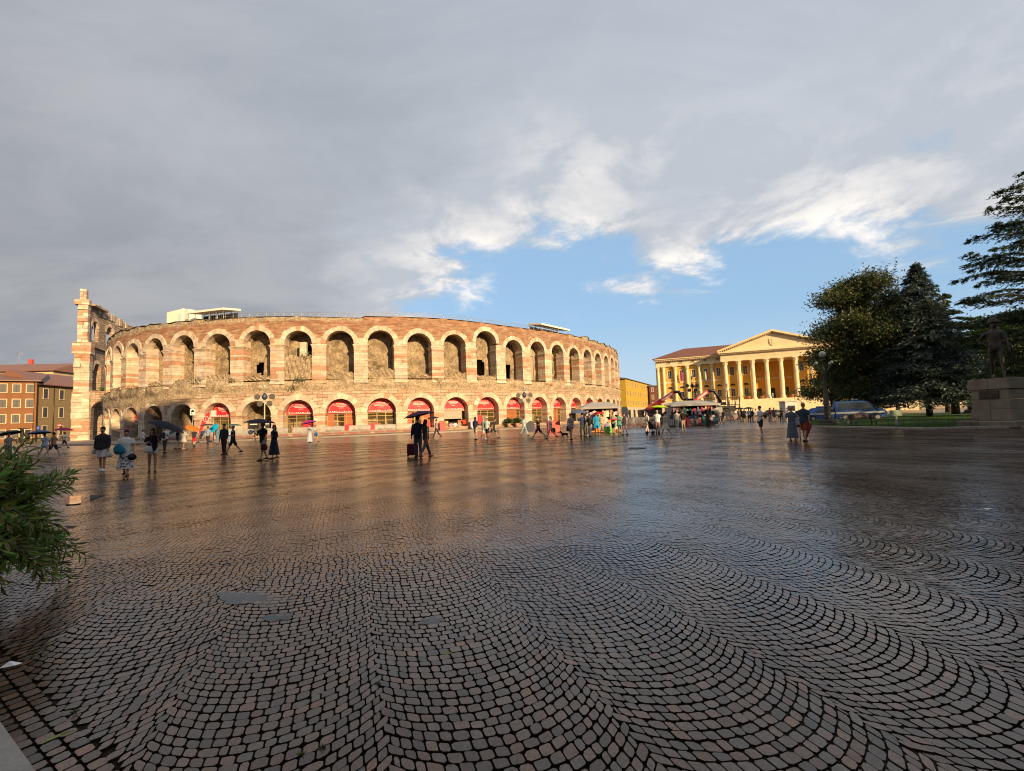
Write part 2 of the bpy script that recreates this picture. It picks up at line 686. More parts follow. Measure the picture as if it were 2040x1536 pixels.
def build_cobbles():
    Q, c = cobble_field()
    Y = c[:, 1]
    # border course along the planter kerb: three rows of longer setts
    extra = []
    for row in range(3):
        d0 = .012 + row * .082
        s = -1.2
        while s < 3.2:
            ln = nrg.uniform(.07, .11)
            p = [KERB_A + KERB_D * (s_ + .006 * sg) + KERB_N * d for s_, sg, d in ((s, 1, d0), (s + ln, -1, d0), (s + ln, -1, d0 + .073), (s, 1, d0 + .073))]
            qq = np.array([[v.x, v.y] for v in p])
            area = np.cross(qq[1] - qq[0], qq[2] - qq[0])
            extra.append(qq if area > 0 else qq[::-1])
            s += ln
    ex = np.array(extra)
    # orientation ccw
    ar = np.cross(Q[:, 1] - Q[:, 0], Q[:, 2] - Q[:, 0])
    Q[ar < 0] = Q[ar < 0][:, ::-1]
    Q = np.concatenate([ex, Q])
    c = Q.mean(1)
    Y = c[:, 1]
    n = len(Q)
    col = cobble_colour(n)
    fade = np.clip(5.0 / Y, .12, 1)
    h = height_field(c) + nrg.normal(0, .0016, n) * fade
    tilt = nrg.normal(0, .012, (n, 2))
    # on-screen size decides which are single objects
    inview = (np.abs(c[:, 0]) < 1.04 * Y) & (Y > 2.02)
    size = np.where(inview, 1 / np.maximum(np.hypot(Y, c[:, 0] * .5), .1), 0)
    order = np.argsort(-size)
    single = np.zeros(n, bool)
    single[order[:300]] = True
    near = (Y < NEAR_END) & ~single
    far = (Y >= NEAR_END) & ~single

    def solid(q, cc, hh, tl, cl, octo):
        """q (k,4,2): bevelled setts; returns verts, quads, colours"""
        k = len(q)
        if octo:
            nxt, prv = np.roll(q, -1, 1), np.roll(q, 1, 1)
            cut = nrg.uniform(.08, .26, (k, 4, 1))
            p1, p2 = q + (prv - q) * cut, q + (nxt - q) * cut
            ring = np.stack([p1, p2], 2).reshape(k, 8, 2)
        else:
            ring = q
        m = ring.shape[1]
        ctr = cc[:, None, :]
        ins = ctr + (ring - ctr) * nrg.uniform(.935, .97, (k, 1, 1))
        def z(p, base):
            d = p - ctr
            return base[:, None] + d[..., 0] * tl[:, 0:1] + d[..., 1] * tl[:, 1:2]
        zt = z(ins, hh)
        zm = z(ring, hh) - .0022 * np.clip(5.0 / cc[:, 1:2], .12, 1)
        top = np.concatenate([ins, zt[..., None]], -1)
        mid = np.concatenate([ring, zm[..., None]], -1)
        bot = np.concatenate([ring, np.full(ring.shape[:2] + (1,), -.03)], -1)
        if not octo:
            zt = z(ring, hh)
            return np.concatenate([np.concatenate([ring, zt[..., None]], -1), bot], 1), m
        V = np.concatenate([top, mid, bot], 1)
        return V, m

    def faces_of(m):
        f4 = []
        for a, b in (((0, 1), (1, 2)) if m == 8 else ((0, 1),)):
            for j in range(m):
                j2 = (j + 1) % m
                f4.append((a * m + j, b * m + j, b * m + j2, a * m + j2))
        if m == 4:
            top = [(0, 1, 2, 3)]
        else:
            top = [(0, 1, 2, 3), (0, 3, 4, 7), (4, 5, 6, 7)]
        return np.array(f4 + top), np.array([1] * len(f4) + [0] * len(top))

    def bulk(sel, octo):
        V, m = solid(Q[sel], c[sel], h[sel], tilt[sel], col[sel], octo)
        k, nv = V.shape[:2]
        fo, mi = faces_of(m)
        mis.append(np.tile(mi, k))
        fs = (fo[None] + (np.arange(k) * nv)[:, None, None]).reshape(-1, 4)
        return V.reshape(-1, 3), fs, np.repeat(col[sel], nv, 0)

    vs, fs, cs, off, mis = [], [], [], 0, []
    for sel, octo in ((near & (Y < 5.8), True), (near & (Y >= 5.8), False)):
        v, f, cl = bulk(sel, octo)
        vs.append(v)
        fs.append(f + off)
        cs.append(cl)
        off += len(v)
    # far ones: flat tilted tops
    q, cc = Q[far], c[far]
    d = q - cc[:, None, :]
    z = h[far][:, None] + d[..., 0] * tilt[far][:, 0:1] * 1.2 + d[..., 1] * tilt[far][:, 1:2] * 1.2
    v = np.concatenate([q, z[..., None]], -1).reshape(-1, 3)
    vs.append(v)
    fs.append(np.arange(len(v)).reshape(-1, 4) + off)
    cs.append(np.repeat(col[far], 4, 0))
    mis.append(np.zeros(len(v) // 4, int))
    o = np_mesh('cobbles', np.concatenate(vs), np.concatenate(fs), [M['cobble'], M['joint']], piazza, col=np.concatenate(cs))
    o.data.polygons.foreach_set('material_index', np.concatenate(mis).astype(np.int32))
    o['kind'] = 'stuff'
    # the 300 nearest, one by one
    idx = np.nonzero(single)[0]
    V, m = solid(Q[idx], c[idx], h[idx], tilt[idx], col[idx], True)
    fo, mi = faces_of(m)
    for k, i in enumerate(idx):
        v = V[k].copy()
        v[:, :2] -= c[i]
        ob = np_mesh('cobble', v, fo, [M['cobble'], M['joint']], piazza, col=np.repeat(col[i][None], len(v), 0))
        ob.data.polygons.foreach_set('material_index', mi.astype(np.int32))
        ob.location = (c[i][0], c[i][1], 0)
    return n


N_COB = build_cobbles()
print('cobbles', N_COB)

# stone border of the planter in the near corner
kb = MB()
ang = math.atan2(KERB_D.y, KERB_D.x)
s0 = -1.6
for ln in (1.5, 1.1, 1.6):
    Mx = Matrix.Translation(KERB_A + KERB_D * s0) @ Matrix.Rotation(ang, 4, 'Z')
    sgn = 1 if (Matrix.Rotation(ang, 3, 'Z') @ Vector((0, 1, 0))).dot(KERB_N) < 0 else -1
    y0, y1 = sorted((0, sgn * .38))
    kb.bbox(.004, ln - .004, y0, y1, -.03, .10, .012, M=Mx)
    s0 += ln
M['kerbstone'] = pm('kerb_stone', (.30, .27, .23), .55, .22, 5, .3, 40)
planter_kerb = kb.build('kerb', M['kerbstone'])
tag(planter_kerb, 'pale stone border of the planter in the near corner', kind='structure')


# ================================================================== the amphitheatre
A_A, A_B = 69.4, 54.8
ACX, ACY, ATH, APH = -26.207, 129.92, 1.22381, 0.56804
_t = np.linspace(0, 2 * np.pi, 8001)
_s = np.concatenate([[0], np.cumsum(np.hypot(np.diff(A_A * np.cos(_t)), np.diff(A_B * np.sin(_t))))])
BAY = _s[-1] / 72


def aring(i, off=0.0, z=0.0):
    """i: position along the ring in bays (arch 8 faces the square); off: metres outwards; arrays allowed"""
    fr = (APH + (np.asarray(i, float) - 8) / 72) % 1.0
    t = np.interp(fr * _s[-1], _s, _t)
    nx, ny = np.cos(t) / A_A, np.sin(t) / A_B
    l = np.hypot(nx, ny)
    x = A_A * np.cos(t) + np.asarray(off) * nx / l
    y = A_B * np.sin(t) + np.asarray(off) * ny / l
    c, s = math.cos(ATH), math.sin(ATH)
    X, Y = ACX + c * x - s * y, ACY + s * x + c * y
    return np.stack(np.broadcast_arrays(X, Y, np.asarray(z, float)), -1)


def aframe(i, off=0.0, z=0.0):
    """matrix: x along the ring (towards higher i), y inwards, z up"""
    p = aring(i, off, 0)
    q = aring(i, off - 1, 0)
    y = Vector((q[0] - p[0], q[1] - p[1], 0)).normalized()
    x = Vector((y.y, -y.x, 0))
    return Matrix(((x.x, y.x, 0, p[0]), (x.y, y.y, 0, p[1]), (0, 0, 1, z), (0, 0, 0, 1)))


def fbm(x, y, seed=0, octs=4, lac=2.1, gain=.5):
    r = np.random.default_rng(seed)
    out = np.zeros(np.broadcast(x, y).shape)
    amp = 1.0
    fr = 1.0
    for o in range(octs):
        for k in range(4):
            a = r.uniform(0, 2 * math.pi)
            ph = r.uniform(0, 2 * math.pi)
            f2 = fr * r.uniform(.7, 1.4)
            out = out + amp * .3 * np.sin((x * math.cos(a) + y * math.sin(a)) * f2 + ph)
        amp *= gain
        fr *= lac
    return out


def mat_arena():
    m = bpy.data.materials.new('arena_masonry')
    m.use_nodes = True
    nt = m.node_tree
    N, L = nt.nodes.new, nt.links.new
    b = nt.nodes['Principled BSDF']
    b.inputs['Roughness'].default_value = .85
    b.inputs['Specular IOR Level'].default_value = .2
    uv = N('ShaderNodeUVMap')
    at_ = N('ShaderNodeAttribute')
    at_.attribute_name = 'Col'
    sep = N('ShaderNodeSeparateColor')
    L(at_.outputs['Color'], sep.inputs[0])

    def noise(scale, detail=5, rough=.6):
        n = N('ShaderNodeTexNoise')
        n.inputs['Scale'].default_value = scale
        n.inputs['Detail'].default_value = detail
        n.inputs['Roughness'].default_value = rough
        L(uv.outputs[0], n.inputs['Vector'])
        return n.outputs[0]

    def ramp(x, stops):
        n = N('ShaderNodeValToRGB')
        while len(n.color_ramp.elements) < len(stops):
            n.color_ramp.elements.new(.5)
        for el, (p, c) in zip(n.color_ramp.elements, stops):
            el.position = p
            el.color = (*c, 1)
        L(x, n.inputs[0])
        return n.outputs[0]

    def mix(f, a, c, mode='MIX'):
        n = N('ShaderNodeMix')
        n.data_type = 'RGBA'
        n.blend_type = mode
        if isinstance(f, float):
            n.inputs[0].default_value = f
        else:
            L(f, n.inputs[0])
        for i, x in ((6, a), (7, c)):
            if isinstance(x, tuple):
                n.inputs[i].default_value = (*x, 1)
            else:
                L(x, n.inputs[i])
        return n.outputs[2]

    def brick(w, h, c1, c2, mortar, ms, off=.5, dist=0.0):
        vec = uv.outputs[0]
        if dist:
            no = N('ShaderNodeTexNoise')
            no.inputs['Scale'].default_value = 1.6
            no.inputs['Detail'].default_value = 4
            L(uv.outputs[0], no.inputs['Vector'])
            va = N('ShaderNodeVectorMath')
            va.operation = 'MULTIPLY_ADD'
            L(no.outputs['Color'], va.inputs[0])
            va.inputs[1].default_value = (dist, dist, 0)
            L(uv.outputs[0], va.inputs[2])
            vec = va.outputs[0]
        n = N('ShaderNodeTexBrick')
        n.offset = off
        n.inputs['Color1'].default_value = (*c1, 1)
        n.inputs['Color2'].default_value = (*c2, 1)
        n.inputs['Mortar'].default_value = (*mortar, 1)
        n.inputs['Scale'].default_value = 1
        n.inputs['Mortar Size'].default_value = ms
        n.inputs['Mortar Smooth'].default_value = .3
        n.inputs['Brick Width'].default_value = w
        n.inputs['Row Height'].default_value = h
        L(vec, n.inputs['Vector'])
        return n.outputs[0], n.outputs['Fac']

    big = noise(.22, 5)
    mid = noise(1.1, 6)
    fine = noise(7.0, 6, .7)
    # courses of warm brick, pale repairs showing through
    bc, bf = brick(.30, .095, (.33, .135, .072), (.42, .225, .125), (.38, .28, .20), .014, dist=.05)
    bc = mix(ramp(mid, [(.46, (0, 0, 0)), (.62, (.8, .8, .8))]), bc, (.46, .33, .21))
    bc = mix(ramp(big, [(.50, (0, 0, 0)), (.62, (.5, .5, .5))]), bc, (.30, .15, .09))
    # rubble and mortar core
    vo = N('ShaderNodeTexVoronoi')
    vo.inputs['Scale'].default_value = 3.6
    vo.inputs['Randomness'].default_value = 1
    L(uv.outputs[0], vo.inputs['Vector'])
    rc = ramp(vo.outputs['Distance'], [(0.0, (.56, .47, .34)), (.42, (.44, .35, .24)), (.66, (.17, .12, .075))])
    rc = mix(.55, rc, ramp(mid, [(.3, (.24, .18, .12)), (.5, (.45, .35, .23)), (.72, (.58, .47, .33))]))
    # ashlar
    ac, af = brick(1.25, .44, (.52, .42, .31), (.42, .28, .185), (.13, .095, .065), .026, dist=.16)
    ac = mix(ramp(mid, [(.50, (0, 0, 0)), (.64, (.55, .55, .55))]), ac, (.42, .22, .13))
    edge = N('ShaderNodeMath')
    edge.operation = 'MULTIPLY_ADD'
    edge.inputs[1].default_value = .9
    edge.inputs[2].default_value = -.45
    L(mid, edge.inputs[0])

    def soft(ch):
        a = N('ShaderNodeMath')
        L(ch, a.inputs[0])
        L(edge.outputs[0], a.inputs[1])
        mr = N('ShaderNodeMapRange')
        mr.interpolation_type = 'SMOOTHSTEP'
        mr.inputs[1].default_value = .38
        mr.inputs[2].default_value = .62
        L(a.outputs[0], mr.inputs[0])
        return mr.outputs[0]
    # long horizontal courses, paler and darker
    mp = N('ShaderNodeMapping')
    mp.inputs['Scale'].default_value = (.35, 2.6, 1)
    L(uv.outputs[0], mp.inputs[0])
    ns = N('ShaderNodeTexNoise')
    ns.inputs['Scale'].default_value = 1.6
    ns.inputs['Detail'].default_value = 5
    ns.inputs['Roughness'].default_value = .7
    L(mp.outputs[0], ns.inputs['Vector'])
    strk = ramp(ns.outputs[0], [(.34, (.52, .47, .44)), (.5, (1, 1, 1)), (.64, (1.45, 1.5, 1.55))])
    bc = mix(.85, bc, strk, 'MULTIPLY')
    ac = mix(.6, ac, strk, 'MULTIPLY')
    w_brick, w_rub = soft(sep.outputs[0]), soft(sep.outputs[1])
    col = mix(w_rub, mix(w_brick, ac, bc), rc)
    # weathering: dark lichen on ledges (attribute blue) and general blotches
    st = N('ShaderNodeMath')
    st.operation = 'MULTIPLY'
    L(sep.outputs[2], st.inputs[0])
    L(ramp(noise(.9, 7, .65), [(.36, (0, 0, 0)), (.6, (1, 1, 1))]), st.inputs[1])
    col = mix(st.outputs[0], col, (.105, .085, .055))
    col = mix(.35, col, ramp(fine, [(.25, (.45, .45, .45)), (.75, (1.25, 1.2, 1.15))]), 'MULTIPLY')
    L(col, b.inputs['Base Color'])
    hgt = N('ShaderNodeMath')
    hgt.operation = 'MULTIPLY_ADD'
    L(fine, hgt.inputs[0])
    hgt.inputs[1].default_value = .8
    L(mix(w_rub, mix(w_brick, af, bf), ramp(vo.outputs['Distance'], [(0, (0, 0, 0)), (.7, (1, 1, 1))])), hgt.inputs[2])
    iv = N('ShaderNodeMath')
    iv.operation = 'MULTIPLY'
    iv.inputs[1].default_value = -1
    L(hgt.outputs[0], iv.inputs[0])
    bu = N('ShaderNodeBump')
    bu.inputs['Strength'].default_value = .7
    bu.inputs['Distance'].default_value = .06
    L(iv.outputs[0], bu.inputs['Height'])
    L(bu.outputs[0], b.inputs['Normal'])
    return m


M['arena'] = mat_arena()
arena = thing('amphitheatre', 'ancient Roman stone amphitheatre with two storeys of round arches', 'amphitheatre', tuple(aring(8, 0, 0)))
A_INV = Matrix.Translation(-Vector(aring(8, 0, 0)))
I0, I1 = -3, 25                 # arches that are modelled
Z_SP, R_UP = 12.70, 1.80        # upper arches
Z_SILL = 8.1
Z_SP2, R_LO = 3.05, 1.95        # lower arches
UP_BASE = 7.45


def up_params(i):
    """spring height and radius of the upper arch i"""
    if i == 12:
        return 13.55, 1.86
    return Z_SP + .12 * math.sin(i * 2.3), R_UP


def top_z(i):
    i = np.asarray(i, float)
    z = 16.75 + .10 * np.sin(i * 1.3)
    z = z - .30 * ((i > 4.6) & (i < 8.6)) * 1.0
    z = z + .22 * fbm(i * 9, i * 3, 5, 4) * ((i < 4.8) | (i > 15.7))
    z = z + .55 * np.clip((i - 16) / 1.0, 0, 1) * (.6 + .4 * np.sign(np.sin(i * 7.1)))
    return z


def wall_grid(name, ia, ib, nper, z0, z1, dz, off, holes, disp, colf, topf=None, parent=arena):
    """a skin of small faces that follows the ring; faces inside holes are left out"""
    ni = int((ib - ia) * nper) + 1
    nz = int(round((z1 - z0) / dz)) + 1
    I = np.linspace(ia, ib, ni)
    Z = np.linspace(z0, z1, nz)
    II, ZZ = np.meshgrid(I, Z, indexing='ij')
    ZW = ZZ.copy()
    if topf is not None:
        k = np.clip((ZZ - 15.4) / (z1 - 15.4), 0, 1)
        ZW = np.where(ZZ > 15.4, 15.4 + k * (topf(II) - 15.4), ZZ)
    D = off + disp(II, ZW)
    P = aring(II, D, ZW)
    idx = np.arange(ni * nz).reshape(ni, nz)
    q = np.stack([idx[:-1, :-1], idx[1:, :-1], idx[1:, 1:], idx[:-1, 1:]], -1).reshape(-1, 4)
    ci = ((II[:-1, :-1] + II[1:, 1:]) / 2).ravel()
    cz = ((ZW[:-1, :-1] + ZW[1:, 1:]) / 2).ravel()
    q = q[~holes(ci, cz)]
    uv = np.stack([II * BAY, ZW], -1).reshape(-1, 2)
    col = colf(II, ZW).reshape(-1, 3)
    v = P.reshape(-1, 3) - np.array(aring(8, 0, 0))
    used = np.zeros(len(v), bool)
    used[q.ravel()] = True
    mp = np.cumsum(used) - 1
    return np_mesh(name, v[used], mp[q], M['arena'], parent, uv=uv[used], col=col[used], smooth=True)


def facade_holes(ci, cz):
    k = np.round(ci)
    du = (ci - k) * BAY
    sp = np.full_like(ci, Z_SP)
    sp = Z_SP + .12 * np.sin(k * 2.3)
    sp = np.where(k == 12, 13.55, sp)
    rr = np.where(k == 12, 1.86, R_UP) + .28
    sill = Z_SILL - .25 + .35 * np.sin(k * 1.7)
    up = (np.abs(du) < rr) & (cz > sill) & ((cz < sp) | (np.hypot(du, cz - sp) < rr))
    r2 = R_LO + .28
    lo = (np.abs(du) < r2) & ((cz < Z_SP2) | (np.hypot(du, cz - Z_SP2) < r2))
    pier = (np.abs(du) > R_UP - .1) & (cz > UP_BASE + .15) & (cz < sp - .1)
    return up | lo | pier


def facade_disp(I, Z):
    x = I * BAY
    band = np.exp(-((Z - 7.2) / .75) ** 4)
    left = np.clip((6.2 - I) / 3, 0, 1)
    rough = fbm(x * 1.3, Z * 1.5, 3, 5, 2.0, .62)
    d = band * (.08 + .17 * rough + left * (.22 + .25 * fbm(x * .8, Z * .9, 8, 4)))
    d += .035 * fbm(x * 4, Z * 4, 9, 3)
    crown = np.clip((Z - 16.0) / .5, 0, 1)
    d += crown * (-.12 + .12 * fbm(x * 2.2, Z * 2, 4, 4))
    d += -.10 * np.clip((Z - 13.4) / .6, 0, 1)
    # the low left stretch where the outer shell was torn away bulges
    d += left * .28 * np.exp(-((Z - 5.9) / 1.0) ** 2) * (1 + .5 * fbm(x * .9, Z, 12, 4))
    return d


def facade_col(I, Z):
    left = np.clip((5.0 - I) / 2.5, 0, 1)
    brick = np.clip((Z - 13.2) / .5, 0, 1)
    rub = np.exp(-((Z - 7.15) / 1.05) ** 6)
    ragged = np.clip((Z - np.where(I < 8.55, 15.75, 16.1)) / .25, 0, 1) * (((I < 8.55) | (I > 15.8)) * 1.0)
    rub = np.maximum(rub, ragged)
    rub = np.maximum(rub, left * np.exp(-((Z - 6.2) / 1.5) ** 4))
    st = .5 * np.exp(-((Z - 8.0) / .3) ** 2) + .3 * ragged + left * .7 * np.exp(-((Z - 7.4) / 1.0) ** 2)
    st += .25 * np.exp(-((Z - 6.7) / .3) ** 2)
    return np.stack([brick, rub, np.clip(st, 0, 1)], -1)


wall_grid('facade_wall', I0 - .5, I1 + .5, 26, 0.0, 17.0, .20, 0.0, facade_holes, facade_disp, facade_col, top_z)

# inner wall seen through the upper arches, with its doorways
def back_holes(ci, cz):
    k = np.round(ci)
    du = (ci - k) * BAY
    h = np.zeros(len(ci), bool)
    def door(bay, u, w, za, zb, arch=True):
        nonlocal h
        hh = (k == bay) & (np.abs(du - u) < w / 2) & (cz > za) & (cz < zb)
        if arch:
            hh |= (k == bay) & (np.hypot(du - u, cz - zb) < w / 2)
        h |= hh
    door(5, .25, 1.15, 8.1, 9.5, False)
    door(6, -.75, 1.15, 8.2, 9.9)
    door(13, .55, .95, 8.2, 10.6, False)
    door(12, 0, 2.3, 8.2, 10.0)
    door(12, -.95, 1.1, 11.8, 13.3)
    door(16, -.2, .9, 8.2, 9.6)
    door(9, .45, 1.2, 8.2, 8.35)
    door(3, 1.2, .9, 9.5, 12.2)
    door(7, .95, 1.3, 11.2, 12.2)
    return h


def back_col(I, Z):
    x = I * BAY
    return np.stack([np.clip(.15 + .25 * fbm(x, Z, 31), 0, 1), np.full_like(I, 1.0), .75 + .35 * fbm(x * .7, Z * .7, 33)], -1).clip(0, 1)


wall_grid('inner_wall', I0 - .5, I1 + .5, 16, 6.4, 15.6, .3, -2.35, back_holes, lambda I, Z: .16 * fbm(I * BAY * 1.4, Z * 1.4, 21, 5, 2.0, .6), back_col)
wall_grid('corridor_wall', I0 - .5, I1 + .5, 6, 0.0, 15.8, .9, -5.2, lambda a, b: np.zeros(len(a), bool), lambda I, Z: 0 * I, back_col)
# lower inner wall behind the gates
wall_grid('lower_wall', I0 - .5, I1 + .5, 8, 0.0, 6.6, .5, -3.4, lambda ci, cz: (np.abs(ci - np.round(ci)) * BAY < .8) & (cz < 2.3), lambda I, Z: .05 * fbm(I * 8, Z, 41), back_col)


def band(name, specs, cols, parent=arena, mat=None, ia=I0 - .5, ib=I1 + .5, nper=10, jit=None):
    """a strip that follows the ring through the (off, z) pairs given"""
    I = np.linspace(ia, ib, int((ib - ia) * nper) + 1)
    vs, uv, cl = [], [], []
    s = 0
    for k, (of, z) in enumerate(specs):
        zz = top_z(I) + z if jit == 'top' else np.full_like(I, z)
        vs.append(aring(I, of, zz) - np.array(aring(8, 0, 0)))
        if k:
            s += math.hypot(specs[k][0] - specs[k - 1][0], specs[k][1] - specs[k - 1][1])
        uv.append(np.stack([I * BAY, np.full_like(I, s)], -1))
        cl.append(np.tile(np.array(cols, float), (len(I), 1)))
    n, m = len(I), len(specs)
    idx = np.arange(n * m).reshape(m, n)
    q = np.stack([idx[:-1, :-1], idx[1:, :-1], idx[1:, 1:], idx[:-1, 1:]], -1).reshape(-1, 4)
    return np_mesh(name, np.concatenate(vs), q, mat or M['arena'], parent, uv=np.concatenate(uv), col=np.concatenate(cl))


band('wall_top', [(-.05, -.05), (-.9, .05), (-2.4, -.25)], (0, 1, .6), jit='top')
band('terrace', [(-2.3, 16.35), (-9, 15.6), (-14, 13.0)], (0, 0, .3))
band('gallery_floor', [(.15, 7.75), (-5.3, 7.75)], (0, 1, .5))
band('gallery_vault', [(-2.2, 15.7), (-5.3, 15.7)], (0, 1, .3))
band('plinth', [(.18, 0), (.18, .55), (.02, .62)], (0, 0, .4))
band('lower_vault', [(-.1, 6.3), (-5.3, 6.3)], (0, 1, .3))

# stone colours
PAL = [(.56, .45, .34), (.52, .41, .31), (.58, .48, .37), (.50, .385, .275), (.46, .25, .155), (.50, .315, .215), (.42, .235, .15), (.53, .43, .345)]


def stone(warm=.25):
    k = rnd.random()
    c = PAL[rnd.randrange(4)] if k > warm else PAL[4 + rnd.randrange(3)]
    if rnd.random() < .15:
        c = PAL[7]
    v = rnd.uniform(.86, 1.12)
    return tuple(x * v for x in c)


_joined = {'voussoir': [], 'pier_block': [], 'wall_block': []}
_count = {'voussoir': 0, 'pier_block': 0, 'wall_block': 0, 'vou_lo': 0}


def put_block(kind, mb, col, single):
    """one stone, as an object of its own or kept for the joined remainder"""
    if single and _count[kind] < 300:
        _count[kind] += 1
        mb.v = [tuple(A_INV @ Vector(v)) for v in mb.v]
        mb.build(kind, M['block'], arena, color=col)
    else:
        _joined[kind].append((mb, col))


def voussoirs(i, zs, r, thick, depth, n, proud, single, warm=.05, zone=1.0):
    Fm = aframe(i, proud, 0)
    cuts = [math.pi * k / n + (rnd.uniform(-.025, .025) if 0 < k < n else 0) for k in range(n + 1)]
    for k in range(n):
        a0, a1 = cuts[k] + .006, cuts[k + 1] - .006
        th = thick * rnd.uniform(.90, 1.12)
        pr = rnd.uniform(-.03, .03)
        mb = MB()
        vs = []
        for d in (pr, depth):
            for a in (a0, (a0 + a1) / 2, a1):
                for rr in (r, r + th):
                    vs.append(Fm @ Vector((rr * math.cos(a), d, zs + rr * math.sin(a))))
        # indices: d*6 + a*2 + r
        fs = [(0, 2, 3, 1), (2, 4, 5, 3), (6, 7, 9, 8), (8, 9, 11, 10), (0, 6, 8, 2), (2, 8, 10, 4), (1, 3, 9, 7), (3, 5, 11, 9), (0, 1, 7, 6), (4, 10, 11, 5)]
        mb.add(vs, fs)
        put_block('voussoir', mb, stone(warm), single)


def courses(i_c, u0, u1, z0, z1, depth, proud, hmin, hmax, kind, single, warm, y0=0.0, splits=.3):
    Fm = aframe(i_c, proud, 0)
    z = z0
    while z < z1 - .02:
        h = min(rnd.uniform(hmin, hmax), z1 - z)
        if z1 - z - h < hmin * .5:
            h = z1 - z
        cutsx = [u0, u1]
        if rnd.random() < splits and u1 - u0 > 1.2:
            cutsx.insert(1, u0 + (u1 - u0) * rnd.uniform(.35, .65))
        for a, b_ in zip(cutsx, cutsx[1:]):
            p = rnd.uniform(-.025, .025)
            j = rnd.uniform(-.02, .02)
            mb = MB().bbox(a + .006 + j * .5, b_ - .006 + j * .5, p + y0, depth, z + .006, z + h - .006, .016, M=Fm)
            put_block(kind, mb, stone(warm), single)
        z += h


for i in range(I0, I1 + 1):
    near = -1 <= i <= 21
    zs, r = up_params(i)
    voussoirs(i, zs, r, .64, 1.0, 11 if i < 12 else 13, .07, near and _count['voussoir'] < 300)
    # pier at i + .5 : spring heights of its two arches differ a little
    zs2, r2 = up_params(i + 1)
    ztop = min(zs, zs2) - .02
    hw = BAY / 2 - R_UP
    courses(i + .5, -hw, hw, UP_BASE, ztop - .52, 1.7, .05, .26, .62, 'pier_block', near, .34)
    # impost moulding: three thin projecting courses
    Fm = aframe(i + .5, .05, 0)
    mb = MB()
    for k, (dz, pj) in enumerate(((0, .03), (.16, .08), (.30, .15))):
        mb.bbox(-hw - pj, hw + pj, -pj, 1.7, ztop - .52 + dz, ztop - .52 + dz + (.16, .14, .14)[k], .012, M=Fm)
    put_block('pier_block', mb, stone(.1), near)
    mb = MB().bbox(-hw + .02, hw - .02, 0, 1.7, ztop - .08, ztop + .75, .02, M=Fm)
    put_block('pier_block', mb, stone(.1), near)
for i in sorted(range(I0, I1 + 1), key=lambda k: abs(k - 8)):
    # pier foot corbel
    hw = BAY / 2 - R_UP
    Fm = aframe(i + .5, .22, 0)
    put_block('wall_block', MB().bbox(-hw - .05, hw + .05, 0, .6, UP_BASE - .30, UP_BASE + .004, .03, M=Fm), stone(.3), -1 <= i <= 20)
    voussoirs(i, Z_SP2, R_LO, .72, 1.2, 11, .08, -1 <= i <= 20, .10)
    hw = BAY / 2 - R_LO
    courses(i + .5, -hw, hw, .60, Z_SP2 - .28, 1.6, .06, .30, .60, 'wall_block', -1 <= i <= 20, .26, splits=.45)
    Fm = aframe(i + .5, .06, 0)
    mb = MB().bbox(-hw - .06, hw + .06, -.06, 1.6, Z_SP2 - .28, Z_SP2 - .02, .03, M=Fm)
    put_block('wall_block', mb, stone(.1), -1 <= i <= 20)
    mb = MB().bbox(-hw + .02, hw - .02, 0, 1.2, Z_SP2 - .02, Z_SP2 + .7, .02, M=Fm)
    put_block('wall_block', mb, stone(.2), -1 <= i <= 20)

M['block_attr'] = pm('block_rest', (.5, .4, .3), .8, .34, 1.5, .45, 7, attr='Col', spec=.25)
for kind, lst in _joined.items():
    if lst:
        mb = MB()
        cols = []
        for b_, c_ in lst:
            mb.add(b_.v, b_.f)
            cols += [c_] * len(b_.v)
        mb.v = [tuple(A_INV @ Vector(v)) for v in mb.v]
        o = mb.build(kind + 's', M['block_attr'], arena)
        a = o.data.color_attributes.new('Col', 'FLOAT_COLOR', 'POINT')
        a.data.foreach_set('color', np.array([(*c_, 1) for c_ in cols], np.float32).ravel())
        o['kind'] = 'stuff'


# recess linings: jamb cheeks and barrel vault behind each upper arch, soffit behind each lower one
def lining(i, zs, r, d0, d1, zb, name, cheek=True):
    Fm = A_INV @ aframe(i, 0, 0)
    prof = [(-r, zb), (-r, zs)] + [(-r * math.cos(a), zs + r * math.sin(a)) for a in np.linspace(0, math.pi, 11)[1:-1]] + [(r, zs), (r, zb)]
    vs, uv = [], []
    ds = np.linspace(d0, d1, 4)
    for d in ds:
        for u, z in prof:
            jx = rnd.uniform(-.05, .05)
            vs.append(Fm @ Vector((u + jx, d, z + rnd.uniform(-.04, .04))))
            uv.append((i * BAY + u + d, z))
    n = len(prof)
    q = [(k * n + j, k * n + j + 1, (k + 1) * n + j + 1, (k + 1) * n + j) for k in range(len(ds) - 1) for j in range(n - 1)]
    return np_mesh(name, np.array([tuple(v) for v in vs]), q, M['arena'], arena, uv=np.array(uv), col=np.tile((.1, .9, .35), (len(vs), 1)))


for i in range(I0, I1 + 1):
    zs, r = up_params(i)
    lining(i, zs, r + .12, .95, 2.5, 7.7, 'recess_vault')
    lining(i, Z_SP2, R_LO + .1, 1.1, 3.5, 0.0, 'gateway_vault')

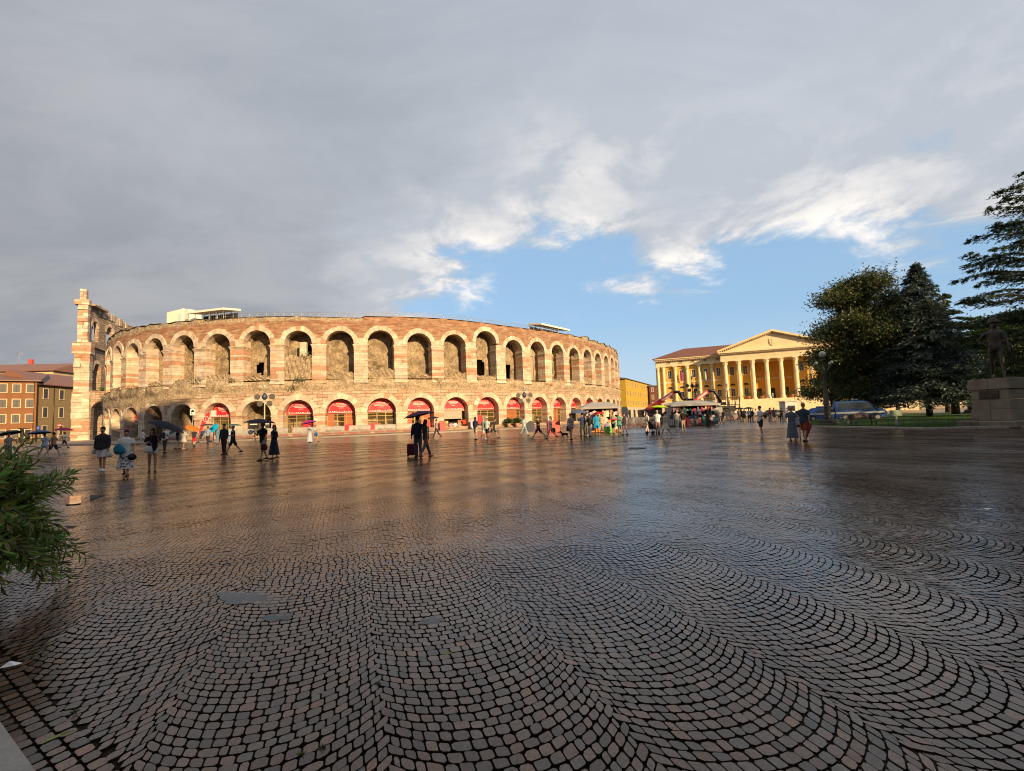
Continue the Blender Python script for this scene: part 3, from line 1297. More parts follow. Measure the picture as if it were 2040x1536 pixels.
# rubble sills that fill the feet of some upper arches
for i, zt, dep in ((4, 8.35, .5), (5, 8.75, .9), (7, 11.0, .9), (8, 8.6, .8), (9, 9.1, .7), (10, 8.35, .6), (11, 8.7, .7), (17, 9.0, .6), (18, 9.2, .5), (6, 8.3, .5), (12, 8.3, .6), (3, 8.3, .7), (15, 8.2, .5)):
    Fm = A_INV @ aframe(i, 0, 0)
    nx, nz = 18, 8
    vs, uv = [], []
    for a in range(nx):
        u = -R_UP - .1 + (2 * R_UP + .2) * a / (nx - 1)
        zz = zt + .22 * math.sin(a * 1.3 + i) * rnd.uniform(.5, 1) + (1.0 * max(0, .4 - (u + 1.2)) if i == 7 else 0)
        for k in range(nz):
            fz = k / (nz - 2) if k < nz - 1 else 1.0
            y = .25 + .10 * math.sin(a * 2.1 + k * 1.7 + i) if k < nz - 1 else dep + .9
            vs.append(tuple(Fm @ Vector((u, y, 7.6 + (zz - 7.6) * fz))))
            uv.append((i * BAY + u, 7.6 + (zz - 7.6) * fz + (0 if k < nz - 1 else 1)))
    q = [(a * nz + k, (a + 1) * nz + k, (a + 1) * nz + k + 1, a * nz + k + 1) for a in range(nx - 1) for k in range(nz - 1)]
    np_mesh('rubble_sill', np.array(vs), q, M['arena'], arena, uv=np.array(uv), col=np.tile((0, 1, .3), (len(vs), 1)))

# pale broken pillar standing in arch 7
Fm = A_INV @ aframe(7, 0, 0)
mb = MB().bbox(-.05, .85, .7, 1.3, 10.9, 13.0, .04, M=Fm)
mb.build('pillar_stump', M['block'], arena, color=(.50, .45, .36))
# door panel and frame in arch 14
Fm = A_INV @ aframe(14, 0, 0)
mb = MB().box(-1.7, .75, 1.9, 2.0, 8.0, 12.2, M=Fm).box(.72, .92, 1.75, 2.1, 8.0, 12.4, M=Fm).box(-1.8, .95, 1.72, 2.1, 12.2, 12.5, M=Fm)
mb.build('boarded_door', M['plaster'], arena, color=(.34, .27, .19))


# ------------------------------------------------------------------ the wing: what is left of the outer ring
wing = thing('arena_wing', 'tall free-standing remnant of outer wall with three tiers of arches', 'ruin wall', tuple(aring(-4.05, 6, 0)))
W_INV = Matrix.Translation(-Vector(aring(-4.05, 6, 0)))
WOUT, WIN = 6.9, 4.9


def ring_wall_bay(ic, w, off_o, off_i, z0, z1, hw, zs, zb):
    """one bay of wall with an arched opening: half width hw, spring zs, sill zb (None: to the ground)"""
    vs, fs, uvs = [], [], []
    hb = w / 2
    nseg = 10
    arch = [(-hw * math.cos(a), zs + hw * math.sin(a)) for a in np.linspace(0, math.pi, nseg + 1)]
    zb_ = z0 if zb is None else zb
    inner = [(-hw, zb_)] + arch + [(hw, zb_)]
    outer = [(-hb, zb_), (-hb, zs)] + [(-hb + 2 * hb * k / (nseg), z1) for k in range(0, nseg + 1)][1:-1] + [(hb, zs), (hb, zb_)]
    outer = [(-hb, zb_)] + [(-hb if k == 0 else (hb if k == nseg else -hb + 2 * hb * k / nseg), zs if k in (0, nseg) else z1) for k in range(nseg + 1)] + [(hb, zb_)]
    loops = {}

    def P(u, z, off):
        vs.append(tuple(W_INV @ Vector(aring(ic + u / BAY, off, z))))
        uvs.append((ic * BAY + u + off, z))
        return len(vs) - 1
    for off in (off_o, off_i):
        a = [P(u, z, off) for u, z in inner]
        b = [P(u, z, off) for u, z in outer]
        cl, cr = P(-hb, z1, off), P(hb, z1, off)
        for k in range(len(a) - 1):
            fs.append((a[k], a[k + 1], b[k + 1], b[k]))
        fs.append((b[1], b[2], cl, cl))
        fs.append((b[-2], cr, cr, b[-3]))
        if zb is not None and zb > z0:
            bl, br = P(-hb, z0, off), P(hb, z0, off)
            il, ir = P(-hw, z0, off), P(hw, z0, off)
            fs += [(b[0], a[0], il, bl), (a[0], a[-1], ir, il), (a[-1], b[-1], br, ir)]
        loops[off] = (a, cl, cr)
    a, b = loops[off_o][0], loops[off_i][0]
    for k in range(len(a) - 1):
        fs.append((a[k], a[k + 1], b[k + 1], b[k]))
    if zb is not None:
        fs.append((a[0], a[-1], b[-1], b[0]))
    fs.append((loops[off_o][1], loops[off_o][2], loops[off_i][2], loops[off_i][1]))
    return vs, [f if len(set(f)) == 4 else f for f in fs], uvs


def poly_mesh(name, vs, fs, uvs, mat, parent, col):
    me = bpy.data.meshes.new(name)
    clean = []
    for f in fs:
        g = []
        for x in f:
            if x not in g:
                g.append(x)
        if len(g) > 2:
            clean.append(g)
    me.from_pydata(vs, [], clean)
    me.materials.append(mat)
    l = me.uv_layers.new(name='UVMap')
    for lp in me.loops:
        l.data[lp.index].uv = uvs[lp.vertex_index]
    a = me.color_attributes.new('Col', 'FLOAT_COLOR', 'POINT')
    a.data.foreach_set('color', np.tile(np.array((*col, 1), np.float32), len(vs)))
    bm_fix(me)
    return link(name, me, parent)


for k in range(5):
    ic = -4.62 - k
    # each tier: (z0, z1, half width, spring, sill)
    for (z0, z1, hw, zs, zb, th) in ((0, 9.6, 2.0, 5.9, None, 0), (9.6, 18.4, 1.55, 13.7, 9.9, .12), (18.4, 26.6 - .5 * k, 1.3, 22.5, 19.7, .62)):
        vs, fs, uvs = ring_wall_bay(ic, BAY, WOUT - th, WIN + th, z0, z1, hw, zs, zb)
        poly_mesh('wall_bay', vs, fs, uvs, M['arena'], wing, (.0, .22, .55))
    # cornices and ragged parapet
    for z, pj, hh in ((9.3, .25, .45), (18.1, .45, .35), (18.45, .25, .35), (26.3, .35, .4)):
        if z > 26 and k > 0:
            continue
        I = np.linspace(ic - .5, ic + .5, 5)
        vs = []
        for off in (WOUT + pj, WIN - pj):
            for zz in (z, z + hh):
                vs += [tuple(W_INV @ Vector(aring(i, off, zz))) for i in I]
        n = 5
        fs = []
        for j in range(n - 1):
            fs += [(j, j + 1, n + j + 1, n + j), (2 * n + j, 3 * n + j, 3 * n + j + 1, 2 * n + j + 1), (n + j, n + j + 1, 3 * n + j + 1, 3 * n + j), (j, 2 * n + j, 2 * n + j + 1, j + 1)]
        fs += [(0, n, 3 * n, 2 * n), (n - 1, 3 * n - 1, 4 * n - 1, 2 * n - 1)]
        poly_mesh('cornice', vs, fs, [(v[0], v[2]) for v in vs], M['arena'], wing, (.0, .1, .5))
    # voussoirs of the two upper tiers as seen from the square
    for (hw, zs, off, n) in ((1.55, 13.7, WIN + .06, 9), (1.3, 22.5, WIN + .56, 7)):
        for side in (0, 1):
            Fm = W_INV @ aframe(ic, off if side == 0 else WOUT - .06, 0)
            for q in range(n):
                a0, a1 = math.pi * q / n + .01, math.pi * (q + 1) / n - .01
                mb = MB()
                vs = [Fm @ Vector((rr * math.cos(a), d, zs + rr * math.sin(a))) for d in ((.0, -.35) if side == 0 else (0, .3)) for a in (a0, a1) for rr in (hw, hw + .62)]
                mb.add(vs, [(0, 2, 3, 1), (4, 5, 7, 6), (0, 4, 6, 2), (1, 3, 7, 5), (0, 1, 5, 4), (2, 6, 7, 3)])
                if k < 3:
                    mb.build('voussoir', M['block'], wing, color=stone(.15))
    # loose parapet blocks
    u = -.5
    while u < .5:
        l = rnd.uniform(.12, .3)
        if rnd.random() < .85:
            Fm = W_INV @ aframe(ic + u + l / 2, WOUT - .55, 26.5 - .5 * k)
            hh = rnd.uniform(.35, 1.5 if (k == 0 and u > .1) else .9)
            MB().bbox(-l * BAY / 2, l * BAY / 2 - .05, 0, rnd.uniform(.7, 1.1), -.8, hh, .05, M=Fm).build('parapet_block', M['block'], wing, color=tuple(c * .8 for c in stone(.1)))
        u += l

# end pier, course by course
def end_pier(z0, z1, hw, o0, o1, hmin, hmax):
    z = z0
    while z < z1 - .05:
        h = min(rnd.uniform(hmin, hmax), z1 - z)
        Fm = W_INV @ aframe(-4.02, o1, 0)
        x0 = -hw + rnd.uniform(-.12, .12)
        x1 = hw + rnd.uniform(-.16, .16)
        cuts = [0, (o1 - o0) * rnd.uniform(.35, .65), o1 - o0] if rnd.random() < .55 else [0, o1 - o0]
        for a, b_ in zip(cuts, cuts[1:]):
            MB().bbox(x0, x1 + rnd.uniform(-.06, .06), a + .01 + rnd.uniform(-.05, .05), b_ - .01, z + .008, z + h - .008, .03, M=Fm).build('pier_block', M['block'], wing, color=stone(.36))
        z += h


end_pier(0, 9.2, .85, WIN - .35, WOUT + .35, .4, .75)
end_pier(9.2, 16.6, .80, WIN - .15, WOUT + .2, .4, .7)
end_pier(16.6, 18.9, .9, WIN - .35, WOUT + .55, .45, .6)
end_pier(18.9, 26.2, .55, WIN + .35, WOUT - .1, .4, .75)
end_pier(26.2, 27.2, .65, WIN + .15, WOUT + .45, .4, .5)
end_pier(27.2, 29.3, .5, WIN + .7, WOUT - .3, .4, .6)

# radial arch that ties the wing to the inner ring at ground level
mb = MB()
Fm = W_INV @ aframe(-4.05, 0, 0)
n = 10
wid = WIN - .3
cx = -.15 - wid / 2
outl = []
hw = 2.0
arch = [(-hw * math.cos(a), 5.6 + hw * math.sin(a)) for a in np.linspace(0, math.pi, n + 1)]
for d0, d1 in ((-.7, .7),):
    inner = [(-hw, 0)] + arch + [(hw, 0)]
    outer = [(-wid / 2, 0)] + [(-wid / 2 + wid * k / n, 5.6 if k in (0, n) else 9.4) for k in range(n + 1)] + [(wid / 2, 0)]
    o = len(mb.v)
    vs = []
    for d in (d0, d1):
        vs += [Fm @ Vector((d, -(wid / 2 + .15) + u, z)) for u, z in inner] + [Fm @ Vector((d, -(wid / 2 + .15) + u, z)) for u, z in outer]
        vs += [Fm @ Vector((d, -(wid / 2 + .15) + s * wid / 2, 9.4)) for s in (-1, 1)]
    m = len(inner)
    T = 2 * m + 2
    fs = []
    for b0 in (0, T):
        fs += [(b0 + k, b0 + k + 1, b0 + m + k + 1, b0 + m + k) for k in range(m - 1)]
        fs += [(b0 + m + 1, b0 + m + 2, b0 + 2 * m), (b0 + 2 * m - 2, b0 + 2 * m + 1, b0 + 2 * m - 3)]
    fs += [(k, k + 1, T + k + 1, T + k) for k in range(m - 1)]
    fs += [(2 * m, 2 * m + 1, T + 2 * m + 1, T + 2 * m)]
poly_mesh('tie_arch', [tuple(v) for v in vs], fs, [((v.x + v.y) * .7, v.z) for v in vs], M['arena'], wing, (.0, .35, .4))


# ------------------------------------------------------------------ what stands on and before the arena
M['sign_red'] = pm('sign_red', (.55, .022, .03), .55, .08, 2)
M['sign_white'] = pm('sign_white', (.80, .78, .74), .6, .05, 3)
M['gate_metal'] = pm('gate_metal', (.42, .30, .13), .5, .2, 8, metal=.3)
M['door_red'] = pm('door_orange', (.52, .10, .03), .55, .2, 3, .1)
M['corr'] = pm('cabin_panel', (.78, .72, .60), .6, .08, 2)
M['vinyl'] = pm('vinyl_banner', (.33, .30, .265), .5, .14, 1.5, .2, 4)
M['cardboard'] = pm('shutter', (.34, .31, .26), .6, .1, 3)


def arc_pts(hw, z0, n=14):
    return [(-hw, z0), (hw, z0)] + [(hw * math.cos(a), z0 + hw * math.sin(a)) for a in np.linspace(0, math.pi, n)[1:-1]]


BOARD = {  # arch: lines of print (width fraction, height) - too small to read in the photograph
}


def lunette(i, label):
    Fm = aframe(i, 0, 0)
    t = thing('lunette_sign', label, 'sign', tuple(Fm @ Vector((0, 1.15, 0))), math.atan2(Fm[1][0], Fm[0][0]), 'red lunette boards over the gateways')
    hw = 1.86
    MB().prism(arc_pts(hw, 3.05), -.04, .04).build('panel', M['sign_red'], t)
    fr = MB()
    for a0, a1 in zip(np.linspace(0, math.pi, 15), np.linspace(0, math.pi, 15)[1:]):
        fr.tube([((hw - .16) * math.cos(a), -.05, 3.12 + (hw - .16) * math.sin(a)) for a in (a0, a1)], .012, 4)
    fr.box(-hw + .12, hw - .12, -.055, -.042, 3.13, 3.17)
    fr.build('border_line', M['sign_white'], t)
    # blocks of print: rows of short dashes, as small as they look from the square
    pr = MB()
    rows = [(4.62, .16, .045), (4.38, .75, .06), (4.20, .95 + .2 * math.sin(i), .075), (4.03, .8 + .2 * math.cos(i * 2), .075), (3.78, .30, .06)]
    for z, w_, h in rows:
        u = -w_
        while u < w_:
            l = rnd.uniform(.05, .17)
            pr.box(u, min(u + l, w_), -.056, -.042, z - h / 2, z + h / 2)
            u += l + rnd.uniform(.025, .05)
    u = -hw + .3
    while u < hw - .4:
        l = rnd.uniform(.08, .2)
        pr.box(u, u + l, -.056, -.042, 3.24, 3.24 + rnd.uniform(.05, .13))
        u += l + rnd.uniform(.1, .22)
    pr.build('print', M['sign_white'], t)['kind'] = 'stuff'
    return t


names = {5: 'beside the red feather flag', 7: 'over the gate with a hanging red poster', 8: 'over the half open orange doors', 9: 'over the plain gate with two small posters',
         10: 'over the orange doors behind the purple umbrella', 11: 'over the souvenir shop shutter', 12: 'over the gate with a round red poster', 13: 'over the orange door with potted palms',
         14: 'over the ochre gate behind the tall lamp', 15: 'over the dark red doorway', 16: 'over the grey framed doorway', 17: 'over the gateway above the souvenir kiosk', 2: 'in the shaded gateway near the wing', 18: 'high behind the souvenir kiosk roof'}
for i, nm in names.items():
    lunette(i, 'red half-round board with white print ' + nm)


def gate(i, kind, label):
    Fm = aframe(i, 0, 0)
    t = thing('gate', label, 'gate', tuple(Fm @ Vector((0, 1.3, 0))), math.atan2(Fm[1][0], Fm[0][0]))
    hw = 1.86
    fr = MB()
    for x in (-hw, -.6, .6, hw):
        fr.box(x - .04, x + .04, -.03, .03, 0, 3.0)
    for z in (.05, 1.1, 1.9, 2.55, 2.95):
        fr.box(-hw, hw, -.025, .025, z - .03, z + .03)
    fr.build('frame', M['gate_metal'], t)
    ba = MB()
    for k in range(27):
        x = -hw + .07 + k * (2 * hw - .14) / 26
        ba.tube([(x, 0, .05), (x, 0, 3.0)], .014, 5)
    o = ba.build('bars', M['gate_metal'], t)
    if kind in ('doors', 'door'):
        for x0, x1 in (((-hw, -1.0), (.25, hw)) if kind == 'doors' else ((-1.5, -.15), (-.1, 1.3))):
            d = MB().bbox(x0, x1, .1, .18, .02, 2.9, .01)
            for k in range(1, 5):
                xx = x0 + (x1 - x0) * k / 5
                d.box(xx - .012, xx + .012, .085, .1, .1, 2.85)
            dd = d.build('door', M['door_red'], t)
    if kind == 'poster':
        MB().bbox(.2, 1.6, -.09, -.05, .7, 2.05, .01).prism([(.2, 2.05), (1.6, 2.05), (.9, 2.22)], -.09, -.05).build('poster', M['sign_red'], t)
    if kind == 'two':
        MB().bbox(-1.55, -.95, -.09, -.05, .45, 1.5, .01).build('poster', M['sign_red'], t)
        MB().bbox(-.85, -.3, -.09, -.05, .45, 1.5, .01).build('poster', M['sign_red'], t)
    if kind == 'round':
        MB().prism([(-1.0 + .8 * math.cos(a), 1.5 + .8 * math.sin(a)) for a in np.linspace(0, 2 * math.pi, 20)[:-1]], -.1, -.05).build('poster', M['sign_red'], t)
    if kind == 'doors':
        MB().bbox(.45, 1.7, -.09, -.05, .3, 1.35, .01).prism([(.45, 1.35), (1.7, 1.35), (1.07, 1.5)], -.09, -.05).build('poster', M['sign_red'], t)
    return t


gate(5, 'plain', 'brown barred gate below the lunette beside the feather flag')
gate(7, 'poster', 'ochre barred gate with a red poster on its bars')
gate(8, 'doors', 'barred gate with half open orange doors behind')
gate(9, 'two', 'ochre barred gate with two small red posters')
gate(10, 'doors', 'barred gate with orange doors behind the purple umbrella')
gate(12, 'round', 'ochre barred gate with a round red poster')
gate(13, 'door', 'tall orange plank door between two potted palms')
gate(14, 'plain', 'ochre barred gate behind the tall lamp')
gate(15, 'door', 'dark orange door in the narrow gateway beside the grey one')

# arch 6: grilled screen with notice boards
Fm = aframe(6, 0, 0)
t = thing('notice_screen', 'low grille with two framed notices in the stone filled arch', 'notice board', tuple(Fm @ Vector((0, 1.2, 0))), math.atan2(Fm[1][0], Fm[0][0]))
fr = MB()
for x in (-1.8, -.2, 1.4, 1.8):
    fr.box(x - .04, x + .04, -.04, .04, 0, 3.0)
for z in (1.2, 2.3, 3.0):
    fr.box(-1.8, 1.8, -.03, .03, z - .03, z + .03)
for k in range(20):
    fr.tube([(-1.75 + k * .185, 0, 0), (-1.75 + k * .185, 0, 1.2)], .014, 4)
fr.build('frame', M['metal'], t, color=(.35, .30, .22))
for x, c in ((-1.0, (.02, .02, .02)), (.6, (.05, .05, .055))):
    b_ = MB().bbox(x - .72, x + .72, -.08, -.04, 1.35, 2.25, .01).build('notice', M['paint'], t, color=c)
    MB().box(x - .5, x + .5, -.09, -.08, 1.85, 1.98).build('heading', M['paint'], b_, color=(.7, .66, .6))
MB().bbox(-1.72, -.28, -.085, -.075, 2.3, 2.42, .004).build('heading_strip', M['paint'], t, color=(.5, .08, .03))

# arch 11: souvenir shop
Fm = aframe(11, 0, 0)
shop = thing('souvenir_shop', 'souvenir shop under a half lowered grey shutter in an arch', 'shop', tuple(Fm @ Vector((0, .9, 0))), math.atan2(Fm[1][0], Fm[0][0]))
sh = MB()
for k in range(12):
    z = 1.75 + k * .1
    sh.box(-1.8, 1.3, .3 + .012 * (k % 2), .34, z, z + .1)
sh.build('shutter', M['cardboard'], shop)
MB().box(-1.9, -1.8, .25, .4, 0, 3.0).box(1.3, 1.4, .25, .4, 0, 3).box(-1.9, 1.9, .25, .4, 2.93, 3.05).build('frame', M['gate_metal'], shop)
MB().box(-1.8, 1.3, 1.6, 1.7, 0, 1.8).build('back_panel', M['dark'], shop)
for x, w_, h, c in ((-1.3, .5, 1.5, (.50, .42, .16)), (.75, .5, 1.5, (.55, .40, .22))):
    for k in range(8):
        MB().bbox(x - w_ / 2, x + w_ / 2, -.2, .2, .08 + k * .18, .20 + k * .18, .01).build('postcard_rack', M['paint'], shop, color=tuple(v * rnd.uniform(.6, 1.3) for v in c))
for x, c in ((-.55, (.75, .25, .35)), (.1, (.75, .72, .68)), (1.6, (.5, .06, .03)), (1.75, (.5, .06, .03))):
    mb = MB().prism([(-.2, 0), (.2, 0), (.2, .45), (.34, .35), (.4, .5), (.18, .72), (-.18, .72), (-.4, .5), (-.34, .35), (-.2, .45)], -.03, .03)
    o = mb.build('hanging_shirt', M['cloth'], shop, loc=(x, -.1, .35 + (.5 if x > 1 else 0)), color=c)
rp = MB().bbox(-.35, .35, -.05, .05, 0, 1.3, .02)
for (i_, u_, y_, lab, c) in ((11.42, 0, -.4, 'free-standing lilac poster stand beside the souvenir shop', (.52, .42, .52)), (10.5, .2, -.5, 'red poster stand against the pier near the souvenir shop', (.55, .06, .05))):
    Fm = aframe(i_, 0, 0)
    o = MB().bbox(-.45, .45, -.06, .06, .02, 1.5, .02).box(-.5, .5, -.15, .15, 0, .05).build('poster_stand', M['paint'], loc=tuple(Fm @ Vector((u_, y_ - .5, 0))), rz=math.atan2(Fm[1][0], Fm[0][0]), color=c)
    tag(o, lab, 'poster stand')

# dark doorways: arch 16 grey frame
Fm = aframe(16, 0, 0)
o = MB().box(-1.9, -1.75, 0, .1, 0, 2.9).box(1.75, 1.9, 0, .1, 0, 2.9).box(-1.9, 1.9, 0, .1, 2.8, 2.95).box(-1.75, 1.75, .03, .07, 2.1, 2.8).box(-.04, .04, 0, .1, 0, 2.1).build('door_frame', M['metal'], loc=tuple(Fm @ Vector((0, 1.2, 0))), rz=math.atan2(Fm[1][0], Fm[0][0]), color=(.16, .16, .15))
tag(o, 'grey metal door frame in the gateway behind the three under a blue umbrella', 'door frame')

# ------------------------------------------------------------------ railing along the rim
rail = thing('rim_railing', 'thin metal guard railing along the top of the arena', 'railing', tuple(aring(8, -1, 16.7)))
R_INV = Matrix.Translation(-Vector(aring(8, -1, 16.7)))
post0 = None
I = np.arange(4.6, 15.4, .22)
def topz(i):
    return float(top_z(np.array([i]))[0])
for i in I:
    p = R_INV @ Vector(aring(i, -1.0, topz(i) - .15))
    if post0 is None:
        post0 = MB().tube([(0, 0, 0), (0, 0, 1.05)], .032, 5).build('post', M['metal'], rail, color=(.45, .42, .36)).data
        o = [x for x in rail.children][0]
    else:
        o = link('post', post0, rail, color=(.45, .42, .36))
    o.location = p
for z in (.35, .62, .9):
    MB().tube([tuple(R_INV @ Vector(aring(i, -1.0, topz(i) - .15 + z))) for i in I], .018, 4).build('rail', M['metal'], rail, color=(.40, .38, .33))
mesh_ = MB()
for i in np.arange(4.6, 15.3, .055):
    p = R_INV @ Vector(aring(i, -1.0, topz(i) - .15))
    mesh_.tube([p, p + Vector((0, 0, .9))], .006, 3, caps=False)
mesh_.build('infill', M['metal'], rail, color=(.3, .3, .28))

# white cabin and canopy on the rim
def rim_box(i, off, z, L_, D_, Hh):
    return Fm


Fm = aframe(2.0, -6, 17.4)
cab = thing('site_cabin', 'white corrugated site cabin on the arena rim with air unit', 'cabin', tuple(Fm.translation), math.atan2(Fm[1][0], Fm[0][0]))
mb = MB().bbox(-3.2, 1.5, -.2, 2.6, 0, 3.1, .03)
for k in range(30):
    mb.box(-3.1 + k * .155, -3.1 + k * .155 + .07, -.225, -.19, .1, 3.0)
mb.build('shell', M['corr'], cab)
MB().bbox(1.5, 2.6, 0, 1.0, 1.3, 2.9, .03).build('air_unit', M['corr'], cab)
MB().box(.2, 1.2, -.24, -.21, .2, 2.3).build('door', M['sign_white'], cab)
MB().box(1.3, 4.0, .2, 1.4, .3, 1.3).build('roof_panel', M['corr'], cab)


def canopy(i, off, z, Ls, lab, flip=1):
    Fm = aframe(i, off, z)
    t = thing('rim_canopy', lab, 'canopy', tuple(Fm.translation), math.atan2(Fm[1][0], Fm[0][0]))
    for k in range(6):
        x = -Ls / 2 + k * Ls / 5
        MB().tube([(x, 0, 0), (x, 0, 2.3)], .05, 6).build('post', M['metal'], t, color=(.3, .3, .28))
        MB().tube([(x, 2.6, 0), (x, 2.6, 2.7)], .05, 6).build('post', M['metal'], t, color=(.3, .3, .28))
    MB().add([(-Ls / 2 - .2, -.3, 2.25), (Ls / 2 + .2, -.3, 2.25), (Ls / 2 + .2, 2.9, 2.75), (-Ls / 2 - .2, 2.9, 2.75), (-Ls / 2 - .2, -.3, 2.55), (Ls / 2 + .2, -.3, 2.55), (Ls / 2 + .2, 2.9, 3.05), (-Ls / 2 - .2, 2.9, 3.05)],
             [(0, 3, 2, 1), (4, 5, 6, 7), (0, 1, 5, 4), (1, 2, 6, 5), (2, 3, 7, 6), (3, 0, 4, 7)]).build('roof', M['corr'], t)
    MB().box(-Ls / 2, Ls / 2, 2.5, 2.6, 0, 2.4).build('back_panel', M['dark'], t)
    MB().box(-Ls / 2, Ls / 2, -.02, .02, .9, 1.0).build('rail', M['metal'], t, color=(.3, .3, .28))
    return t


canopy(3.75, -4.5, 16.6, 6.6, 'white canopy on dark posts on the rim beside the cabin')
canopy(15.6, -2.6, 16.1, 9.0, 'cream canopy on dark posts on the rim beyond the railing')

# ------------------------------------------------------------------ pavement ring and barriers
kerb_ring = band('kerb', [(7.4, -.03), (7.4, .12), (7.05, .13), (-.3, .14)], (0, 0, .2), parent=None, nper=8, ia=-4, ib=24, mat=None)
kerb_ring.location = Vector(aring(8, 0, 0))
kerb_ring.data.materials.clear()
kerb_ring.data.materials.append(pm('arena_pavement', (.26, .215, .17), .5, .3, .8, .2, 6))
tag(kerb_ring, 'stone pavement with a low kerb round the arena', kind='structure')


def barrier(i, off, span, body, label, size=.42):
    Fm = aframe(i, off, .13)
    rz = math.atan2(Fm[1][0], Fm[0][0])
    t = thing('crowd_barrier', label, 'barrier', tuple(Fm.translation), rz, 'banner covered barriers along the arena')
    L_ = span
    # banner: soft sheet wrapped over the barrier, bulging towards the square
    nx, nz = 13, 9
    vs, fs = [], []
    for a in range(nx):
        x = -L_ / 2 + L_ * a / (nx - 1)
        for k in range(nz):
            s = k / (nz - 1)
            z = .20 + 1.0 * s
            y = -.16 * math.sin(math.pi * min(1, s * 1.05)) - .02 + .015 * math.sin(a * 1.7 + k)
            vs.append((x + .03 * math.sin(k * 1.3), y, z + .02 * math.sin(a * .9)))
    for a in range(nx):
        vs.append((-L_ / 2 + L_ * a / (nx - 1), .12, 1.16))
    for a in range(nx - 1):
        for k in range(nz - 1):
            fs.append((a * nz + k, (a + 1) * nz + k, (a + 1) * nz + k + 1, a * nz + k + 1))
        fs.append((a * nz + nz - 1, (a + 1) * nz + nz - 1, nx * nz + a + 1, nx * nz + a))
    bn = MB().add(vs, fs, smooth=True).build('banner', M['vinyl'], t)
    fr = MB()
    for x in (-L_ / 2 + .05, L_ / 2 - .05):
        fr.tube([(x, .02, 0), (x, .02, 1.15)], .02, 5).tube([(x, -.35, .02), (x, .35, .02)], .02, 5)
    fr.tube([(-L_ / 2, .04, 1.12), (L_ / 2, .04, 1.12)], .02, 5).tube([(-L_ / 2, .04, .2), (L_ / 2, .04, .2)], .02, 5)
    fr.build('frame', M['metal'], t, color=(.4, .38, .35))
    MB().add([(-L_ / 2, -.035, .2), (L_ / 2, -.035, .2), (L_ / 2, -.12, .42), (-L_ / 2, -.12, .42)], [(0, 1, 2, 3)]).add([(-L_ / 2, -.045, .2), (L_ / 2, -.045, .2), (L_ / 2, -.13, .42), (-L_ / 2, -.13, .42)], [(3, 2, 1, 0)]).build('hem', M['paint'], t, color=(.36, .15, .13))
    if body:
        Mx = Matrix.Translation((0, -.205, .68)) @ Matrix.Rotation(R(90), 4, 'X')
        text_mesh(body, size, M['paint'], 'lettering', bn, Mx, color=(.20, .15, .13))
    return t


BAR = [(5.02, '', 'banner covered barrier beside the green umbrella pair'), (5.55, 'Th', 'banner barrier with a fragment of lettering behind the dark polo shirt'), (6.35, '', 'crumpled banner barrier below the notice screen'),
       (6.95, '', 'grey banner barrier behind the magenta umbrella couple'), (7.45, '', 'blank banner barrier joined to the lettered one'), (8.0, '#inArena', 'wide banner barrier lettered below the half open orange doors'), (8.5, '#inArena', 'banner barrier at the foot of the stone pier between the two gates'),
       (9.0, '#inArena', 'banner barrier lettered in front of the gate with two posters'), (9.58, 'The show', 'banner barrier with two lines of print beside the purple umbrella'), (14.6, '', 'grey banner barrier behind the woman with the black handbag'), (15.4, '', 'grey banner barrier with a red and white cone top'), (16.2, '', 'grey banner barrier behind the woman walking the dog')]
for i, body, lab in BAR:
    barrier(i, 6.6, 2.55, body, lab, .46 if body.startswith('#') else .3)


# ------------------------------------------------------------------ buildings behind the viewer that shade the square
def plain_block(name, label, x0, x1, y0, y1, h, colr, floors, bays, roof=1.6):
    t = thing(name, label, 'building', ((x0 + x1) / 2, (y0 + y1) / 2, 0))
    w, d = (x1 - x0) / 2, (y1 - y0) / 2
    MB().box(-w, w, -d, d, -.04, h).build('wall', M['plaster'], t, color=colr)
    MB().add([(-w - .6, -d - .6, h + .002), (w + .6, -d - .6, h + .002), (w + .6, d + .6, h + .002), (-w - .6, d + .6, h + .002), (-w * .8, 0, h + roof), (w * .8, 0, h + roof)],
             [(0, 1, 5, 4), (1, 2, 5), (2, 3, 4, 5), (3, 0, 4), (3, 2, 1, 0)]).build('roof', M['paint'], t, color=(.20, .09, .055))
    m = None
    for f in range(floors):
        for b_ in range(bays):
            x = -w + (b_ + .5) * 2 * w / bays
            z = 1.0 + f * (h - 1) / floors
            if m is None:
                o = MB().bbox(-.6, .6, -.03, .06, 0, 1.9, .02).build('window', M['glass'], t)
                m = o.data
            else:
                o = link('window', m, t)
            o.location = (x, d + .01, z)
    return t


plain_block('palace', 'long palace front behind the viewer with rows of windows', -95, -7, -34, -15, 17.5, (.42, .30, .18), 4, 22)
plain_block('tower', 'unseen square brick tower added behind the viewer to shade the arena', -3, 8.0, -24, -12, 36.8, (.33, .17, .10), 6, 3, 3)  # unseen, placed and raised so its shadow falls on the arena's lower left
plain_block('guard_palace', 'massive arcaded palace behind the viewer beside the park', 14, 118, -30, -14, 21, (.45, .36, .25), 2, 13, 3)


# ================================================================== the town hall
PX, PY, PA = 66.196, 142.723, -0.42056
hall = thing('town_hall', 'yellow neoclassical town hall with columned portico and triangular pediment', 'building', (PX, PY, 0), PA)
M['h_wall'] = pm('hall_wall', (.70, .40, .08), .85, .12, .5, .06, 10, spec=.2)
M['h_stone'] = pm('hall_stone', (.74, .60, .37), .8, .13, .8, .1, 12, spec=.2)
M['h_roof'] = pm('hall_roof', (.19, .085, .06), .8, .25, 3, .3, 12, spec=.2)
M['h_win'] = pm('window_pane', (.075, .085, .095), .15, .3, .4, spec=.5)
M['h_dark'] = pm('shade_void', (.03, .022, .015), .8, .1, 2)
